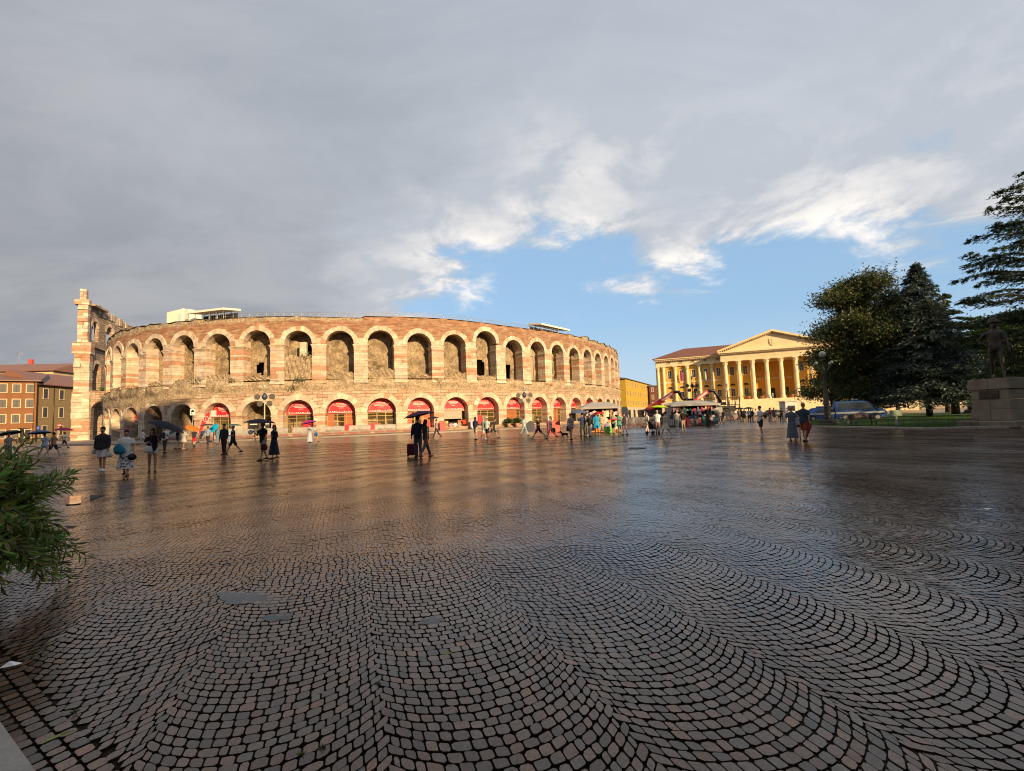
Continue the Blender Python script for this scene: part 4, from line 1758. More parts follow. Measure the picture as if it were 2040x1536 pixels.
# local axes: x along the front, y away from the viewer (behind the columns), z up
HB, HT = 4.75, 16.7


def column(x, y, r, z0, z1, name='column'):
    prof = [(r * 1.35, z0), (r * 1.35, z0 + .22), (r * 1.22, z0 + .30), (r * 1.25, z0 + .42), (r * 1.06, z0 + .52), (r, z0 + .62), (r * .985, z0 + 4), (r * .93, z0 + 8), (r * .86, z1 - 1.45)]
    c = MB().lathe([(a, b) for a, b in prof], 16, (x, y, 0)).build(name, M['h_stone'], hall)
    cap = MB().lathe([(r * .9, z1 - 1.45), (r * .98, z1 - 1.38), (r * .86, z1 - 1.3), (r * .95, z1 - .9), (r * 1.2, z1 - .55), (r * 1.05, z1 - .5), (r * 1.35, z1 - .2)], 12, (x, y, 0))
    for k in range(8):
        a = k * math.pi / 4
        for rr, zz in ((1.12, z1 - .95), (1.3, z1 - .45)):
            cap.lathe([(.02, -.1), (.14, .0), (.1, .1)], 6, (x + r * rr * math.cos(a), y + r * rr * math.sin(a), zz))
    cap.bbox(x - r * 1.42, x + r * 1.42, y - r * 1.42, y + r * 1.42, z1 - .2, z1, .03)
    cap.build('capital', M['h_stone'], c)
    return c


for k in range(8):
    column(k * 3.75, 0, .62, HB, HT)
# portico podium and steps
st = MB()
n_st = 15
for k in range(n_st):
    z1 = HB - k * HB / n_st
    st.box(-1.6 - .02 * k, 27.85 + .02 * k, -1.0 - .36 * (k + 1), -1.0 - .36 * k + .002, -.03, z1 - .001)
st.box(-1.6, 27.85, -1.0, 9, -.03, HB)
st.build('steps', M['h_stone'], hall)
for x0, x1 in ((-2.6, -1.65), (27.9, 28.85)):
    MB().bbox(x0, x1, -5.6, 3, -.03, HB - 1.2, .04).build('stair_wing', M['h_stone'], hall)


def wall_with_windows(x0, x1, y, z0, z1, wins, parent, thick=.5):
    """front wall cut by rectangular windows (x, w, zb, zt); strips between them"""
    mb = MB()
    xs = sorted({x0, x1} | {w[0] - w[1] / 2 for w in wins} | {w[0] + w[1] / 2 for w in wins})
    for a, b_ in zip(xs, xs[1:]):
        mid = (a + b_) / 2
        cut = sorted([(w[2], w[3]) for w in wins if abs(w[0] - mid) < w[1] / 2])
        z = z0
        for zb, zt in cut:
            if zb > z + .01:
                mb.box(a, b_, y, y + thick, z, zb)
            z = zt
        if z < z1 - .01:
            mb.box(a, b_, y, y + thick, z, z1)
    return mb.build('wall', M['h_wall'], parent)


def win(x, w, zb, zt, y, parent, arch=False):
    """window: stone surround, recessed pane, glazing bars"""
    fr = MB()
    for a, b_, c, d in ((x - w / 2 - .16, x - w / 2, zb - .05, zt + .16), (x + w / 2, x + w / 2 + .16, zb - .05, zt + .16), (x - w / 2, x + w / 2, zt, zt + .16)):
        fr.box(a, b_, y - .07, y + .05, c, d)
    fr.box(x - w / 2 - .24, x + w / 2 + .24, y - .16, y + .05, zb - .22, zb - .05)
    f = fr.build('window', M['h_stone'], parent)
    MB().box(x - w / 2, x + w / 2, y + .28, y + .32, zb, zt).build('pane', M['h_win'], f)
    bars = MB().box(x - .035, x + .035, y + .22, y + .28, zb, zt).box(x - w / 2, x - w / 2 + .06, y + .22, y + .28, zb, zt).box(x + w / 2 - .06, x + w / 2, y + .22, y + .28, zb, zt)
    for q in (1, 2):
        zz = zb + (zt - zb) * q / 3
        bars.box(x - w / 2, x + w / 2, y + .23, y + .27, zz - .025, zz + .025)
    bars.build('glazing_bars', M['h_stone'], f)
    return f


def wing_side(sign):
    """one wing: five bays, engaged columns, attic, cornice, roof"""
    cx = 13.125
    T = lambda x: x if sign < 0 else 2 * cx - x
    yw = 3.55
    wins = []
    bays = [-16.8, -13.1, -9.4, -5.75, -2.0]
    for b_ in bays:
        x = T(b_)
        wins += [(x, 1.15, 12.7, 15.2), (x, 1.15, 6.05, 8.2), (x, 1.0, 17.75, 18.35)]
    xa, xb = sorted((T(-20.9), T(-1.2)))
    wall_with_windows(xa, xb, yw, 0, 16.7, [w for w in wins if w[2] < 16], hall)
    wl = wall_with_windows(xa, xb, yw - .4, 16.7, 19.0, [w for w in wins if w[2] > 16], hall)
    wl.data.materials[0] = M['h_stone']
    for (x, w, zb, zt) in wins:
        win(x, w, zb, zt, yw if zb < 16 else yw - .4, hall)
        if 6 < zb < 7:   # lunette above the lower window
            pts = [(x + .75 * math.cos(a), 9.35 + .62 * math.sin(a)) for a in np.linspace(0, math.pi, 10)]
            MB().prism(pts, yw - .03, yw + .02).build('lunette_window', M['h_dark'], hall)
            pr = [(x + .95 * math.cos(a), 9.35 + .82 * math.sin(a)) for a in np.linspace(0, math.pi, 10)]
            MB().tube([(p[0], yw - .02, p[1]) for p in pr], .08, 5).build('hood', M['h_stone'], hall)
    MB().box(xa, xb, yw - .12, yw - .001, 11.1, 11.6).build('string_course', M['h_stone'], hall)
    MB().box(xa - .05, xb + .05, yw - .55, yw - .401, 16.75, 17.3).box(xa - .3, xb + .3, yw - 1.0, yw - .401, 18.75, 19.05).box(xa - .5, xb + .5, yw - 1.35, yw - .401, 19.05, 19.4).build('cornice', M['h_stone'], hall)
    den = MB()
    x = xa
    while x < xb:
        den.box(x, x + .22, yw - 1.25, yw - .41, 18.5, 18.75)
        x += .55
    den.build('dentils', M['h_stone'], hall)
    MB().box(xa - .1, xb + .1, yw - .25, yw - .001, 0, 5.2).build('basement', M['h_stone'], hall)
    for q in (-20.4, -18.65, -15.0, -11.3, -7.6, -3.9):
        column(T(q), yw - .35, .5, 5.2, 16.72)
    # side wall towards the arena
    MB().box(T(-20.9) - .25, T(-20.9) + .25, yw + .502, yw + 24, 0, 19.0).build('side_wall', M['h_wall'], hall)
    # hipped roof
    e0, e1 = sorted((T(-22.0), T(6)))
    if sign < 0:
        vs = [(e0, yw - 1.5, 19.42), (e1, yw - 1.5, 19.42), (e1, yw + 25, 19.42), (e0, yw + 25, 19.42), (e0 + 9.4, yw + 11, 23.7), (e1, yw + 11, 23.7)]
        fs = [(0, 1, 5, 4), (2, 3, 4, 5), (3, 0, 4), (1, 2, 5), (3, 2, 1, 0)]
    else:
        vs = [(e0, yw - 1.5, 19.42), (e1, yw - 1.5, 19.42), (e1, yw + 25, 19.42), (e0, yw + 25, 19.42), (e0, yw + 11, 23.7), (e1 - 9.4, yw + 11, 23.7)]
        fs = [(0, 1, 5, 4), (2, 3, 4, 5), (1, 2, 5), (3, 0, 4), (3, 2, 1, 0)]
    MB().add(vs, fs).build('roof', M['h_roof'], hall)


wing_side(-1)
wing_side(1)
# portico: entablature, pediment, back walls, deep loggia in the middle
MB().box(-1.25, 27.5, -.85, 4.2, HT, HT + .95).box(-1.2, 27.45, -.9, 4.15, HT + .95, HT + 2.0).build('entablature', M['h_stone'], hall)
MB().box(-1.9, 28.15, -1.9, 3, HT + 2.45, HT + 2.85).build('cornice', M['h_stone'], hall)
den = MB()
x = -1.5
while x < 27.6:
    den.box(x, x + .28, -1.6, -.901, HT + 2.05, HT + 2.45)
    x += .62
den.box(-1.2, 27.45, -.88, 4, HT + 2.0, HT + 2.45)
den.build('dentils', M['h_stone'], hall)
zp = HT + 2.85
MB().prism([(-1.0, zp), (27.25, zp), (13.125, zp + 4.7)], -.75, 3).build('tympanum', M['h_stone'], hall)
for sg in (-1, 1):
    xe = 13.125 + sg * 15.1
    rk = MB()
    L_ = math.hypot(15.1, 5.05)
    ux, uz = -sg * 15.1 / L_, 5.05 / L_
    pts = [(xe, zp), (13.125, zp + 5.05), (13.125, zp + 5.65), (xe, zp + .55)]
    rk.prism(pts if sg < 0 else pts[::-1], -1.95, 3.5)
    rk.build('raking_cornice', M['h_stone'], hall)
    dn = MB()
    k = 1.2
    while k < L_ - .3:
        cx_, cz_ = xe + ux * k, zp + uz * k
        dn.prism([(cx_ - .14, cz_ - .36), (cx_ + .14, cz_ - .36), (cx_ + .14, cz_ + .05), (cx_ - .14, cz_ + .05)], -1.6, -.751)
        k += .62
    dn.build('dentils', M['h_stone'], hall)
# roof behind the pediment
MB().add([(-1.6, 3.4, zp + .1), (13.125, 3.4, zp + 5.3), (27.85, 3.4, zp + .1), (-1.6, 18, zp + .1), (13.125, 18, zp + 5.3), (27.85, 18, zp + .1)], [(0, 1, 4, 3), (1, 2, 5, 4), (0, 2, 1), (3, 4, 5)]).build('roof', M['h_roof'], hall)
# coat of arms in the pediment
sh_ = MB().prism([(12.35, zp + 2.9), (13.9, zp + 2.9), (13.9, zp + 1.7), (13.6, zp + 1.15), (13.125, zp + .8), (12.65, zp + 1.15), (12.35, zp + 1.7)], -.95, -.75)
sh_ = sh_.build('coat_of_arms', M['h_stone'], hall)
MB().box(13.02, 13.23, -1.02, -.951, zp + 1.0, zp + 2.85).box(12.4, 13.85, -1.015, -.951, zp + 1.85, zp + 2.05).build('cross', M['h_stone'], sh_)
# portico back wall: solid at both ends, open loggia between columns three and six
pw = []
for x in (1.9, 5.6, 20.6, 24.3):
    pw += [(x, 1.15, 12.7, 15.2), (x, 1.15, 6.05, 8.2)]
wall_with_windows(-1.2, 7.4, 3.2, HB, HT, [w for w in pw if w[0] < 8], hall)
wall_with_windows(18.85, 27.45, 3.2, HB, HT, [w for w in pw if w[0] > 8], hall)
for w in pw:
    win(w[0], w[1], w[2], w[3], 3.2, hall)
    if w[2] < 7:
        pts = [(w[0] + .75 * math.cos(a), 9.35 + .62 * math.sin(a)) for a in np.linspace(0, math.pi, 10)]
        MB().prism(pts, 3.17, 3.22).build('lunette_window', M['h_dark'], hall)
MB().box(7.1, 7.4, 3.7, 9.4, HB, HT).build('loggia_side', M['h_wall'], hall)
MB().box(18.85, 19.15, 3.7, 9.4, HB, HT).build('loggia_side', M['h_wall'], hall)
MB().box(7.1, 19.15, 9.0, 9.4, HB, HT).build('loggia_back', M['h_wall'], hall)
MB().box(7.4, 18.85, 8.7, 8.99, 11.0, 11.5).build('loggia_cornice', M['h_stone'], hall)
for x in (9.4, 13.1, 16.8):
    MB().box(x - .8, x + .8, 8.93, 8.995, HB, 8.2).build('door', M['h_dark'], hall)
MB().box(-1.2, 27.45, 4.2, 9.4, HT - .15, HT - .01).build('portico_ceiling', M['h_stone'], hall)
MB().box(7.1, 19.15, 9.0, 20, HT, zp).box(-1.2, 27.45, 4.22, 9, HT, zp).build('core', M['h_wall'], hall)
# flags on the wing windows
for x, cols in ((-13.0, ((.30, .05, .06), (.35, .12, .25))), (-5.8, ((.05, .25, .08), (.7, .68, .6), (.45, .03, .03)))):
    f = thing('flag', 'tricolour flag hanging from a town hall window' if len(cols) == 3 else 'faded red flag hanging from a town hall window', 'flag', tuple(Matrix.Translation((PX, PY, 0)) @ Matrix.Rotation(PA, 4, 'Z') @ Vector((x, 2.7, 11.6))), PA)
    MB().tube([(0, 0.7, 1.6), (.1, -.5, 3.2)], .04, 5).build('pole', M['h_stone'], f)
    for k, c in enumerate(cols):
        w_ = 1.0 / len(cols)
        MB().add([(-.5 + k * w_, -.25, 3.0 - k * .1), (-.5 + (k + 1) * w_, -.25, 2.9 - k * .1), (-.4 + (k + 1) * w_, -.05, 0), (-.4 + k * w_, -.05, .1), (-.5 + k * w_, -.21, 3.0 - k * .1), (-.5 + (k + 1) * w_, -.21, 2.9 - k * .1), (-.4 + (k + 1) * w_, 0, 0), (-.4 + k * w_, 0, .1)],
                 [(0, 1, 2, 3), (7, 6, 5, 4), (0, 3, 7, 4), (1, 5, 6, 2), (0, 4, 5, 1), (3, 2, 6, 7)]).build('stripe', M['cloth'], f, color=c)
# potted plants between the portico columns are placed with the vegetation


# ================================================================== other houses
def house(name, label, corner, direction, L_, D_, h, wallc, roofc, floors, nwin, roof_h=1.8, winc=(.62, .50, .34), base=None, hip=False, skip=()):
    """corner: front corner (nearer end); direction: angle of the front; the house stands behind the front"""
    t = thing(name, label, 'building', corner, direction)
    wl = MB().box(0, L_, 0, D_, -.03, h).build('wall', M['plaster'], t, color=wallc)
    if base:
        MB().box(-.06, L_ + .06, -.08, 0, 0, base[0]).box(-.08, -.001, 0, D_, 0, base[0]).build('ground_floor_facing', M['plaster'], t, color=base[1])
    ov = .7
    r = [(-ov, -ov, h), (L_ + ov, -ov, h), (L_ + ov, D_ + ov, h), (-ov, D_ + ov, h), (D_ / 2 if hip else -ov, D_ / 2, h + roof_h), (L_ - D_ / 2 if hip else L_ + ov, D_ / 2, h + roof_h)]
    r = [(x, y, z + .002) for x, y, z in r]
    r2 = [(x, y, z + .22) for x, y, z in r]
    MB().add(r + r2, [(0, 1, 2, 3), (6 + 0, 6 + 4, 6 + 5, 6 + 1), (6 + 2, 6 + 5, 6 + 4, 6 + 3), (0, 6, 7, 1), (1, 7, 8, 2), (2, 8, 9, 3), (3, 9, 6, 0), (6, 9, 10), (7, 11, 8)]).build('roof', M['paint'], t, color=roofc)
    fh = h / floors
    for f in range(floors):
        for b_ in range(nwin):
            if (f, b_) in skip:
                continue
            x = (b_ + .5) * L_ / nwin
            z = f * fh + fh * .30
            hh = fh * .50
            fr = MB()
            w = .55
            fr.box(x - w - .14, x - w, -.07, .001, z - .1, z + hh + .14).box(x + w, x + w + .14, -.07, .001, z - .1, z + hh + .14).box(x - w, x + w, -.07, .001, z + hh, z + hh + .14).box(x - w - .2, x + w + .2, -.14, .001, z - .22, z - .1)
            fo = fr.build('window', M['plaster'], t, color=winc)
            MB().box(x - w, x + w, -.02, .002, z - .1, z + hh).build('pane', M['h_win'], fo)
            for s in (-1, 1):
                MB().box(x + s * .28 - .25, x + s * .28 + .25, -.045, -.021, z - .08, z + hh - .02).build('shutter', M['paint'], fo, color=(.045, .04, .035))
    return t


# left of the arena: orange house, ochre house, roofs behind
p0 = at(-70, 868, 96)
p1 = at(70, 868, 102)
ang0 = math.atan2(p1.y - p0.y, p1.x - p0.x)
hh = house('orange_house', 'orange plastered house with pale window frames and tiled eaves', (p0.x, p0.y, 0), ang0, (p1 - p0).length, 12, 13.2, (.22, .10, .045), (.17, .085, .055), 4, 5, 2.0)
MB().box(.74 * (p1 - p0).length, .92 * (p1 - p0).length, -.06, .001, 0, 3.0).build('shop_front', M['dark'], hh)
MB().tube([((p1 - p0).length - .4, -.1, 0), ((p1 - p0).length - .4, -.1, 13)], .07, 6).build('downpipe', M['metal'], hh, color=(.12, .07, .05))
p2 = at(71, 868, 103)
p3 = at(215, 868, 124)
ang1 = math.atan2(p3.y - p2.y, p3.x - p2.x)
h2 = house('ochre_house', 'shaded ochre house with red tiled roof behind the wing pier', (p2.x, p2.y, 0), ang1, (p3 - p2).length, 10, 12.6, (.24, .175, .095), (.20, .09, .055), 3, 5, 3.2)
MB().tube([(4.2, -.1, 0), (4.2, -.1, 12.5)], .08, 6).build('downpipe', M['metal'], h2, color=(.08, .06, .05))
p4 = at(-90, 868, 118)
h3 = house('cream_house', 'cream gabled house rising above the orange one', (p4.x, p4.y, 0), .12, 22, 14, 18.0, (.50, .40, .24), (.22, .10, .06), 5, 6, 2.6)
p5 = at(40, 868, 130)
h4 = house('pale_attic_house', 'small pale attic storey with a red chimney behind the orange house', (p5.x, p5.y, 0), .10, 8.5, 8, 20.2, (.60, .48, .27), (.45, .36, .22), 6, 2, .3)
MB().bbox(.4, 1.3, 1, 1.9, 19, 23.0, .03).build('chimney', M['paint'], h4, color=(.42, .07, .05))
p6 = at(70, 868, 150)
h5 = house('red_roofed_house', 'low house with a broad red tiled roof beyond the ochre one', (p6.x, p6.y, 0), .12, 30, 16, 15.5, (.45, .36, .24), (.20, .09, .055), 4, 6, 4.5)
for (px_, py_, Y_, hh_, lab) in ((38, 708, 120, 6, 'tall lattice television aerial on the cream house roof'), (78, 735, 132, 3.5, 'comb shaped television aerial beside the chimney'), (97, 738, 132, 3, 'small bent television aerial on the attic roof')):
    q = at(px_, py_, Y_)
    z0 = 20.2 if Y_ > 125 else 19.5
    a = MB().tube([(0, 0, z0 - q.z - hh_ * 0 if False else -max(.5, q.z - z0)), (0, 0, 1.2)], .03, 5)
    for k in range(4):
        a.tube([(-.9 + .1 * k, 0, .2 + .3 * k), (.9 - .1 * k, .1, .2 + .3 * k)], .018, 4)
    a.tube([(0, -.8, 1.1), (0, .8, 1.1)], .015, 4)
    o = a.build('aerial', M['metal'], loc=tuple(q), color=(.5, .48, .45))
    tag(o, lab, 'aerial')

# yellow corner house and brown neighbour between arena and town hall
c0 = at(1228, 818, 205)
c1 = at(1249, 818, 205)
c2 = at(1300, 818, 262)
L1 = (c1 - c0).length + 10
h6 = house('yellow_corner_house', 'bright yellow four storey corner house with stone ground floor', (c1.x, c1.y, 0), math.atan2(c2.y - c1.y, c2.x - c1.x), (c2 - c1).length, 16, 17.2, (.44, .29, .04), (.14, .10, .075), 4, 11, 2.0, base=(4.6, (.42, .37, .29)), hip=True, skip=[(0, k) for k in range(11)])
for k in range(6):
    MB().box(3 + k * 10, 7 + k * 10, -.12, -.081, 0, 3.4).build('shop_front', M['dark'], h6)
# narrow face of that house towards the square
for f, z in enumerate((6.2, 10.2, 14.0)):
    fr = MB().box(-.1, 0, 5.0, 6.9, z - .15, z + 2.2).build('window', M['plaster'], h6, color=(.62, .50, .34))
    MB().box(-.13, -.101, 5.2, 6.7, z, z + 2.05).build('pane', M['h_win'], fr)
c3 = at(1296, 818, 250)
h7 = house('brown_house', 'dark reddish brown house front beside the yellow corner house', (c3.x, c3.y, 0), .25, 26, 12, 16.0, (.12, .045, .03), (.12, .10, .09), 4, 7, .8)

c4 = at(1700, 818, 150)
house('park_side_house', 'long pale house front glimpsed beyond the park trees', (c4.x, c4.y, 0), -.15, 120, 14, 15.0, (.30, .25, .18), (.14, .09, .07), 4, 26, 1.5)


# ================================================================== park and plants
def mat_leaf(name, trans=.25, rough=.45):
    m = bpy.data.materials.new(name)
    m.use_nodes = True
    nt = m.node_tree
    N, L = nt.nodes.new, nt.links.new
    b = nt.nodes['Principled BSDF']
    b.inputs['Roughness'].default_value = rough
    b.inputs['Specular IOR Level'].default_value = .35
    a = N('ShaderNodeAttribute')
    a.attribute_name = 'Col'
    L(a.outputs['Color'], b.inputs['Base Color'])
    tr = N('ShaderNodeBsdfTranslucent')
    L(a.outputs['Color'], tr.inputs[0])
    mx = N('ShaderNodeMixShader')
    mx.inputs[0].default_value = trans
    L(b.outputs[0], mx.inputs[1])
    L(tr.outputs[0], mx.inputs[2])
    L(mx.outputs[0], nt.nodes['Material Output'].inputs[0])
    return m


M['leaf'] = mat_leaf('leaf')


def unit(v):
    return v / np.maximum(np.linalg.norm(v, axis=-1, keepdims=True), 1e-9)


def leaf_mesh(name, P, D, Nn, L_, W_, col, parent, loc=None):
    """lens shaped leaves: centre P, long axis D, facing Nn"""
    n = len(P)
    D = unit(D)
    S = unit(np.cross(D, Nn))
    U = np.cross(S, D)
    L_ = np.broadcast_to(np.asarray(L_, float), (n,))[:, None]
    W_ = np.broadcast_to(np.asarray(W_, float), (n,))[:, None]
    base = P - D * L_ * .5
    tip = P + D * L_ * .5 - U * L_ * .10
    l = P + S * W_ * .5 + U * W_ * .18
    r = P - S * W_ * .5 + U * W_ * .18
    V = np.stack([base, r, tip, l], 1).reshape(-1, 3)
    q = np.arange(n * 4).reshape(-1, 4)
    return np_mesh(name, V, q, M['leaf'], parent, col=np.repeat(col * 1.3, 4, 0))


def rdir(n):
    return unit(nrg.normal(size=(n, 3)))


def broad_tree(name, label, pos, height, crown_w, crown_z0, cols, nclus, per, leaf, lumps=14, group=None, seedpts=None, trunk_r=.4, sy=1.0):
    t = thing(name, label, 'tree', pos, 0, group)
    # trunk and limbs
    tr = MB()
    tr.tube([(0, 0, -.05), (.06, 0, height * .12), (-.05, .05, height * .3), (.08, 0, height * .55), (0, 0, height * .8)], [trunk_r * 1.25, trunk_r, trunk_r * .85, trunk_r * .5, trunk_r * .15], 9)
    tr.build('trunk', M['bark'], t)
    ch = height - crown_z0
    # lumps of the crown
    cen, rad = [], []
    for k in range(lumps):
        f = (k + .5) / lumps
        z = crown_z0 + ch * (.08 + .86 * f)
        env = math.sin(math.pi * min(1, .12 + .80 * f)) ** .75
        a = rnd.uniform(0, 2 * math.pi) + k * 2.4
        rr = crown_w / 2 * env * rnd.uniform(.30, .92)
        cen.append((rr * math.cos(a), rr * math.sin(a) * sy, z))
        rad.append(crown_w * rnd.uniform(.085, .19) * (.6 + .4 * env))
    cen, rad = np.array(cen), np.array(rad)
    for k in range(0, lumps, 2):
        c = cen[k]
        zb = max(height * .12, c[2] - ch * .35)
        MB().tube([(0, 0, zb), (c[0] * .5, c[1] * .5, (zb + c[2]) / 2 + .3), tuple(c)], [trunk_r * .38, trunk_r * .22, .03], 6).build('limb', M['bark'], t)
    li = nrg.integers(0, lumps, nclus)
    d = rdir(nclus)
    d[:, 2] = np.abs(d[:, 2]) * .75 + d[:, 2] * .25
    rr = nrg.uniform(.55, 1.08, nclus)
    cc = cen[li] + d * (rad[li] * rr)[:, None]
    # leaves in each clump
    P = np.repeat(cc, per, 0)
    spread = leaf * 2.1
    P = P + nrg.normal(size=P.shape) * spread * np.array([1, 1, .6])
    out = np.repeat(d, per, 0)
    D = unit(out + rdir(len(P)) * 1.0)
    Nn = unit(np.array([0, 0, 1.0]) + rdir(len(P)) * .9)
    ci = nrg.choice(len(cols), len(P), p=[c[1] for c in cols])
    col = np.array([c[0] for c in cols])[ci] * np.repeat(nrg.uniform(.6, 1.25, nclus), per)[:, None] * nrg.uniform(.75, 1.25, (len(P), 1))
    o = leaf_mesh('crown', P, D, Nn, nrg.uniform(.8, 1.25, len(P)) * leaf, nrg.uniform(.38, .55, len(P)) * leaf, col, t)
    return t


def conifer(name, label, pos, height, width, z0, cols, tiers, group=None, trunk_r=.3, droop=.25, needle=.26, dens=1.0):
    t = thing(name, label, 'tree', pos, 0, group)
    MB().tube([(0, 0, -.05), (0, 0, height * .5), (0, 0, height * .98)], [trunk_r, trunk_r * .6, .03], 9).build('trunk', M['bark'], t)
    P, D, Cc = [], [], []
    lim = MB()
    for k in range(tiers):
        f = k / (tiers - 1)
        z = z0 + (height - z0) * f ** .9
        Rr = width / 2 * (1 - f) ** .8 * rnd.uniform(.82, 1.08) + .25
        nb = max(5, int(13 * (1 - f) + 4))
        for b_ in range(nb):
            a = 2 * math.pi * (b_ + rnd.random() * .7) / nb + k * .7
            ln = Rr * rnd.uniform(.75, 1.1)
            up = .18 * f
            ns = max(4, int(ln / .42))
            tone = rnd.uniform(.7, 1.2)
            p_prev = None
            for s in range(1, ns + 1):
                u = s / ns
                r = ln * u
                zz = z - droop * ln * u * u + .35 * ln * u * up + .06 * math.sin(s)
                base = np.array([r * math.cos(a), r * math.sin(a), zz])
                m = int((7 + 9 * u * (1 - .3 * f)) * dens)
                side = np.array([-math.sin(a), math.cos(a), 0])
                fw = np.array([math.cos(a), math.sin(a), -.25])
                for q in range(m):
                    w = rnd.gauss(0, .16 + .20 * ln * u * .35)
                    P.append(base + side * w + np.array([0, 0, rnd.gauss(-.05, .10)]) + fw * rnd.uniform(-.2, .2))
                    D.append(fw * rnd.uniform(.4, 1) + side * (1 if w > 0 else -1) * rnd.uniform(.2, .9) + np.array([0, 0, rnd.uniform(-.5, .25)]))
                    Cc.append(np.array(cols[rnd.randrange(len(cols))]) * tone * rnd.uniform(.7, 1.3))
            if k % 3 == 0 and b_ % 2 == 0:
                lim.tube([(0, 0, z), (ln * .6 * math.cos(a), ln * .6 * math.sin(a), z - droop * ln * .36)], [.06, .02], 5)
    o = lim.build('limbs', M['bark'], t)
    P, D, Cc = np.array(P), np.array(D), np.array(Cc)
    leaf_mesh('crown', P, D, unit(np.array([0, 0, 1.0]) + rdir(len(P)) * .7), nrg.uniform(.8, 1.3, len(P)) * needle, nrg.uniform(.35, .6, len(P)) * needle, Cc, t)
    return t


def cedar(name, label, pos, height, limbs, cols, trunk_r=.6, tuft=.2):
    """limbs: (z, azimuth, length, rise) - long level boughs with flat plates of foliage"""
    t = thing(name, label, 'tree', pos)
    MB().tube([(0, 0, -.05), (.1, 0, height * .4), (0, .1, height)], [trunk_r, trunk_r * .7, .12], 10).build('trunk', M['bark'], t)
    P, D, Cc = [], [], []
    for (z, az, ln, rise) in limbs:
        pts = []
        ns = max(8, int(ln / .55))
        dx, dy = math.cos(az), math.sin(az)
        for s in range(ns + 1):
            u = s / ns
            pts.append((dx * ln * u + .15 * math.sin(s * 1.3), dy * ln * u + .15 * math.cos(s * 1.1), z + rise * ln * u - .10 * ln * u * u + .12 * math.sin(s * .9)))
        MB().tube(pts, [max(.02, .16 * (1 - s / (ns + .5))) for s in range(ns + 1)], 6).build('limb', M['bark'], t)
        for s in range(2, ns + 1):
            u = s / ns
            b_ = np.array(pts[s])
            wid = (.35 + 1.5 * math.sin(math.pi * min(1, u * .85 + .1))) * min(1, ln / 6)
            for tw in range(7):
                sd = rnd.choice((-1, 1))
                l2 = wid * rnd.uniform(.4, 1.1)
                dirv = np.array([dx * .7 - dy * sd * .8, dy * .7 + dx * sd * .8, rnd.uniform(-.12, .08)])
                tone = rnd.uniform(.6, 1.25)
                for q in range(11):
                    v = (q + rnd.random()) / 11
                    P.append(b_ + dirv * l2 * v + np.array([rnd.gauss(0, .06), rnd.gauss(0, .06), rnd.gauss(-.02 - .12 * v, .07)]))
                    D.append(dirv + np.array([rnd.gauss(0, .6), rnd.gauss(0, .6), rnd.gauss(0, .35)]))
                    Cc.append(np.array(cols[rnd.randrange(len(cols))]) * tone * rnd.uniform(.75, 1.25))
    P, D, Cc = np.array(P), np.array(D), np.array(Cc)
    leaf_mesh('crown', P, D, unit(np.array([0, 0, 1.0]) + rdir(len(P)) * .5), nrg.uniform(.7, 1.4, len(P)) * tuft, nrg.uniform(.3, .5, len(P)) * tuft, Cc, t)
    return t


# lawn with its kerb
M['lawn'] = pm('lawn', (.055, .105, .020), .8, .45, 1.5, .5, 30, spec=.2)
ks = np.linspace(LK0, LK1, 30)


def lawn_z(x, y):
    return .10 + .10 * np.sin((y - 30) * .09) * np.clip((y - 34) / 8, 0, 1) + .03 * np.sin(x * .4)


lv, lf = [], []
for k in ks:
    for y in np.linspace(float(lawn_front(k)) + .22, 78, 12):
        lv.append((k * y, y, float(lawn_z(k * y, y))))
for a in range(len(ks) - 1):
    for k in range(11):
        lf.append((a * 12 + k, (a + 1) * 12 + k, (a + 1) * 12 + k + 1, a * 12 + k + 1))
lawn = MB().add(lv, lf, smooth=True).build('lawn', M['lawn'])
tag(lawn, 'mown green lawn of the park behind a low kerb', kind='structure')
n_b = 30000
bk = nrg.uniform(LK0, 1.15, n_b)
by = lawn_front(bk) + .25 + nrg.uniform(0, 1, n_b) ** 1.8 * 22
bx = bk * by
bz = lawn_z(bx, by) + .03
gcol = np.array([.060, .115, .022]) * nrg.uniform(.6, 1.5, (n_b, 1))
dd = np.stack([nrg.normal(0, .4, n_b), nrg.normal(0, .4, n_b), np.ones(n_b)], -1)
gr = leaf_mesh('grass', np.stack([bx, by, bz], -1), dd, rdir(n_b), nrg.uniform(.08, .16, n_b), .02, gcol, None)
tag(gr, 'short grass blades of the park lawn', 'grass', kind='stuff')
lk = MB()
edge = [Vector((k * float(lawn_front(k)), float(lawn_front(k)), 0)) for k in ks]
edge = [Vector((LK0 * y, y, 0)) for y in (70, 62, 54, 46, 40)] + edge
for a, b_ in zip(edge, edge[1:]):
    d_ = b_ - a
    lk.bbox(.004, d_.length - .004, -.02, .24, -.03, .13, .02, M=Matrix.Translation(a) @ Matrix.Rotation(math.atan2(d_.y, d_.x), 4, 'Z'))
lko = lk.build('kerb', M['kerbstone'])
tag(lko, 'pale kerb stones along the lawn', kind='structure')

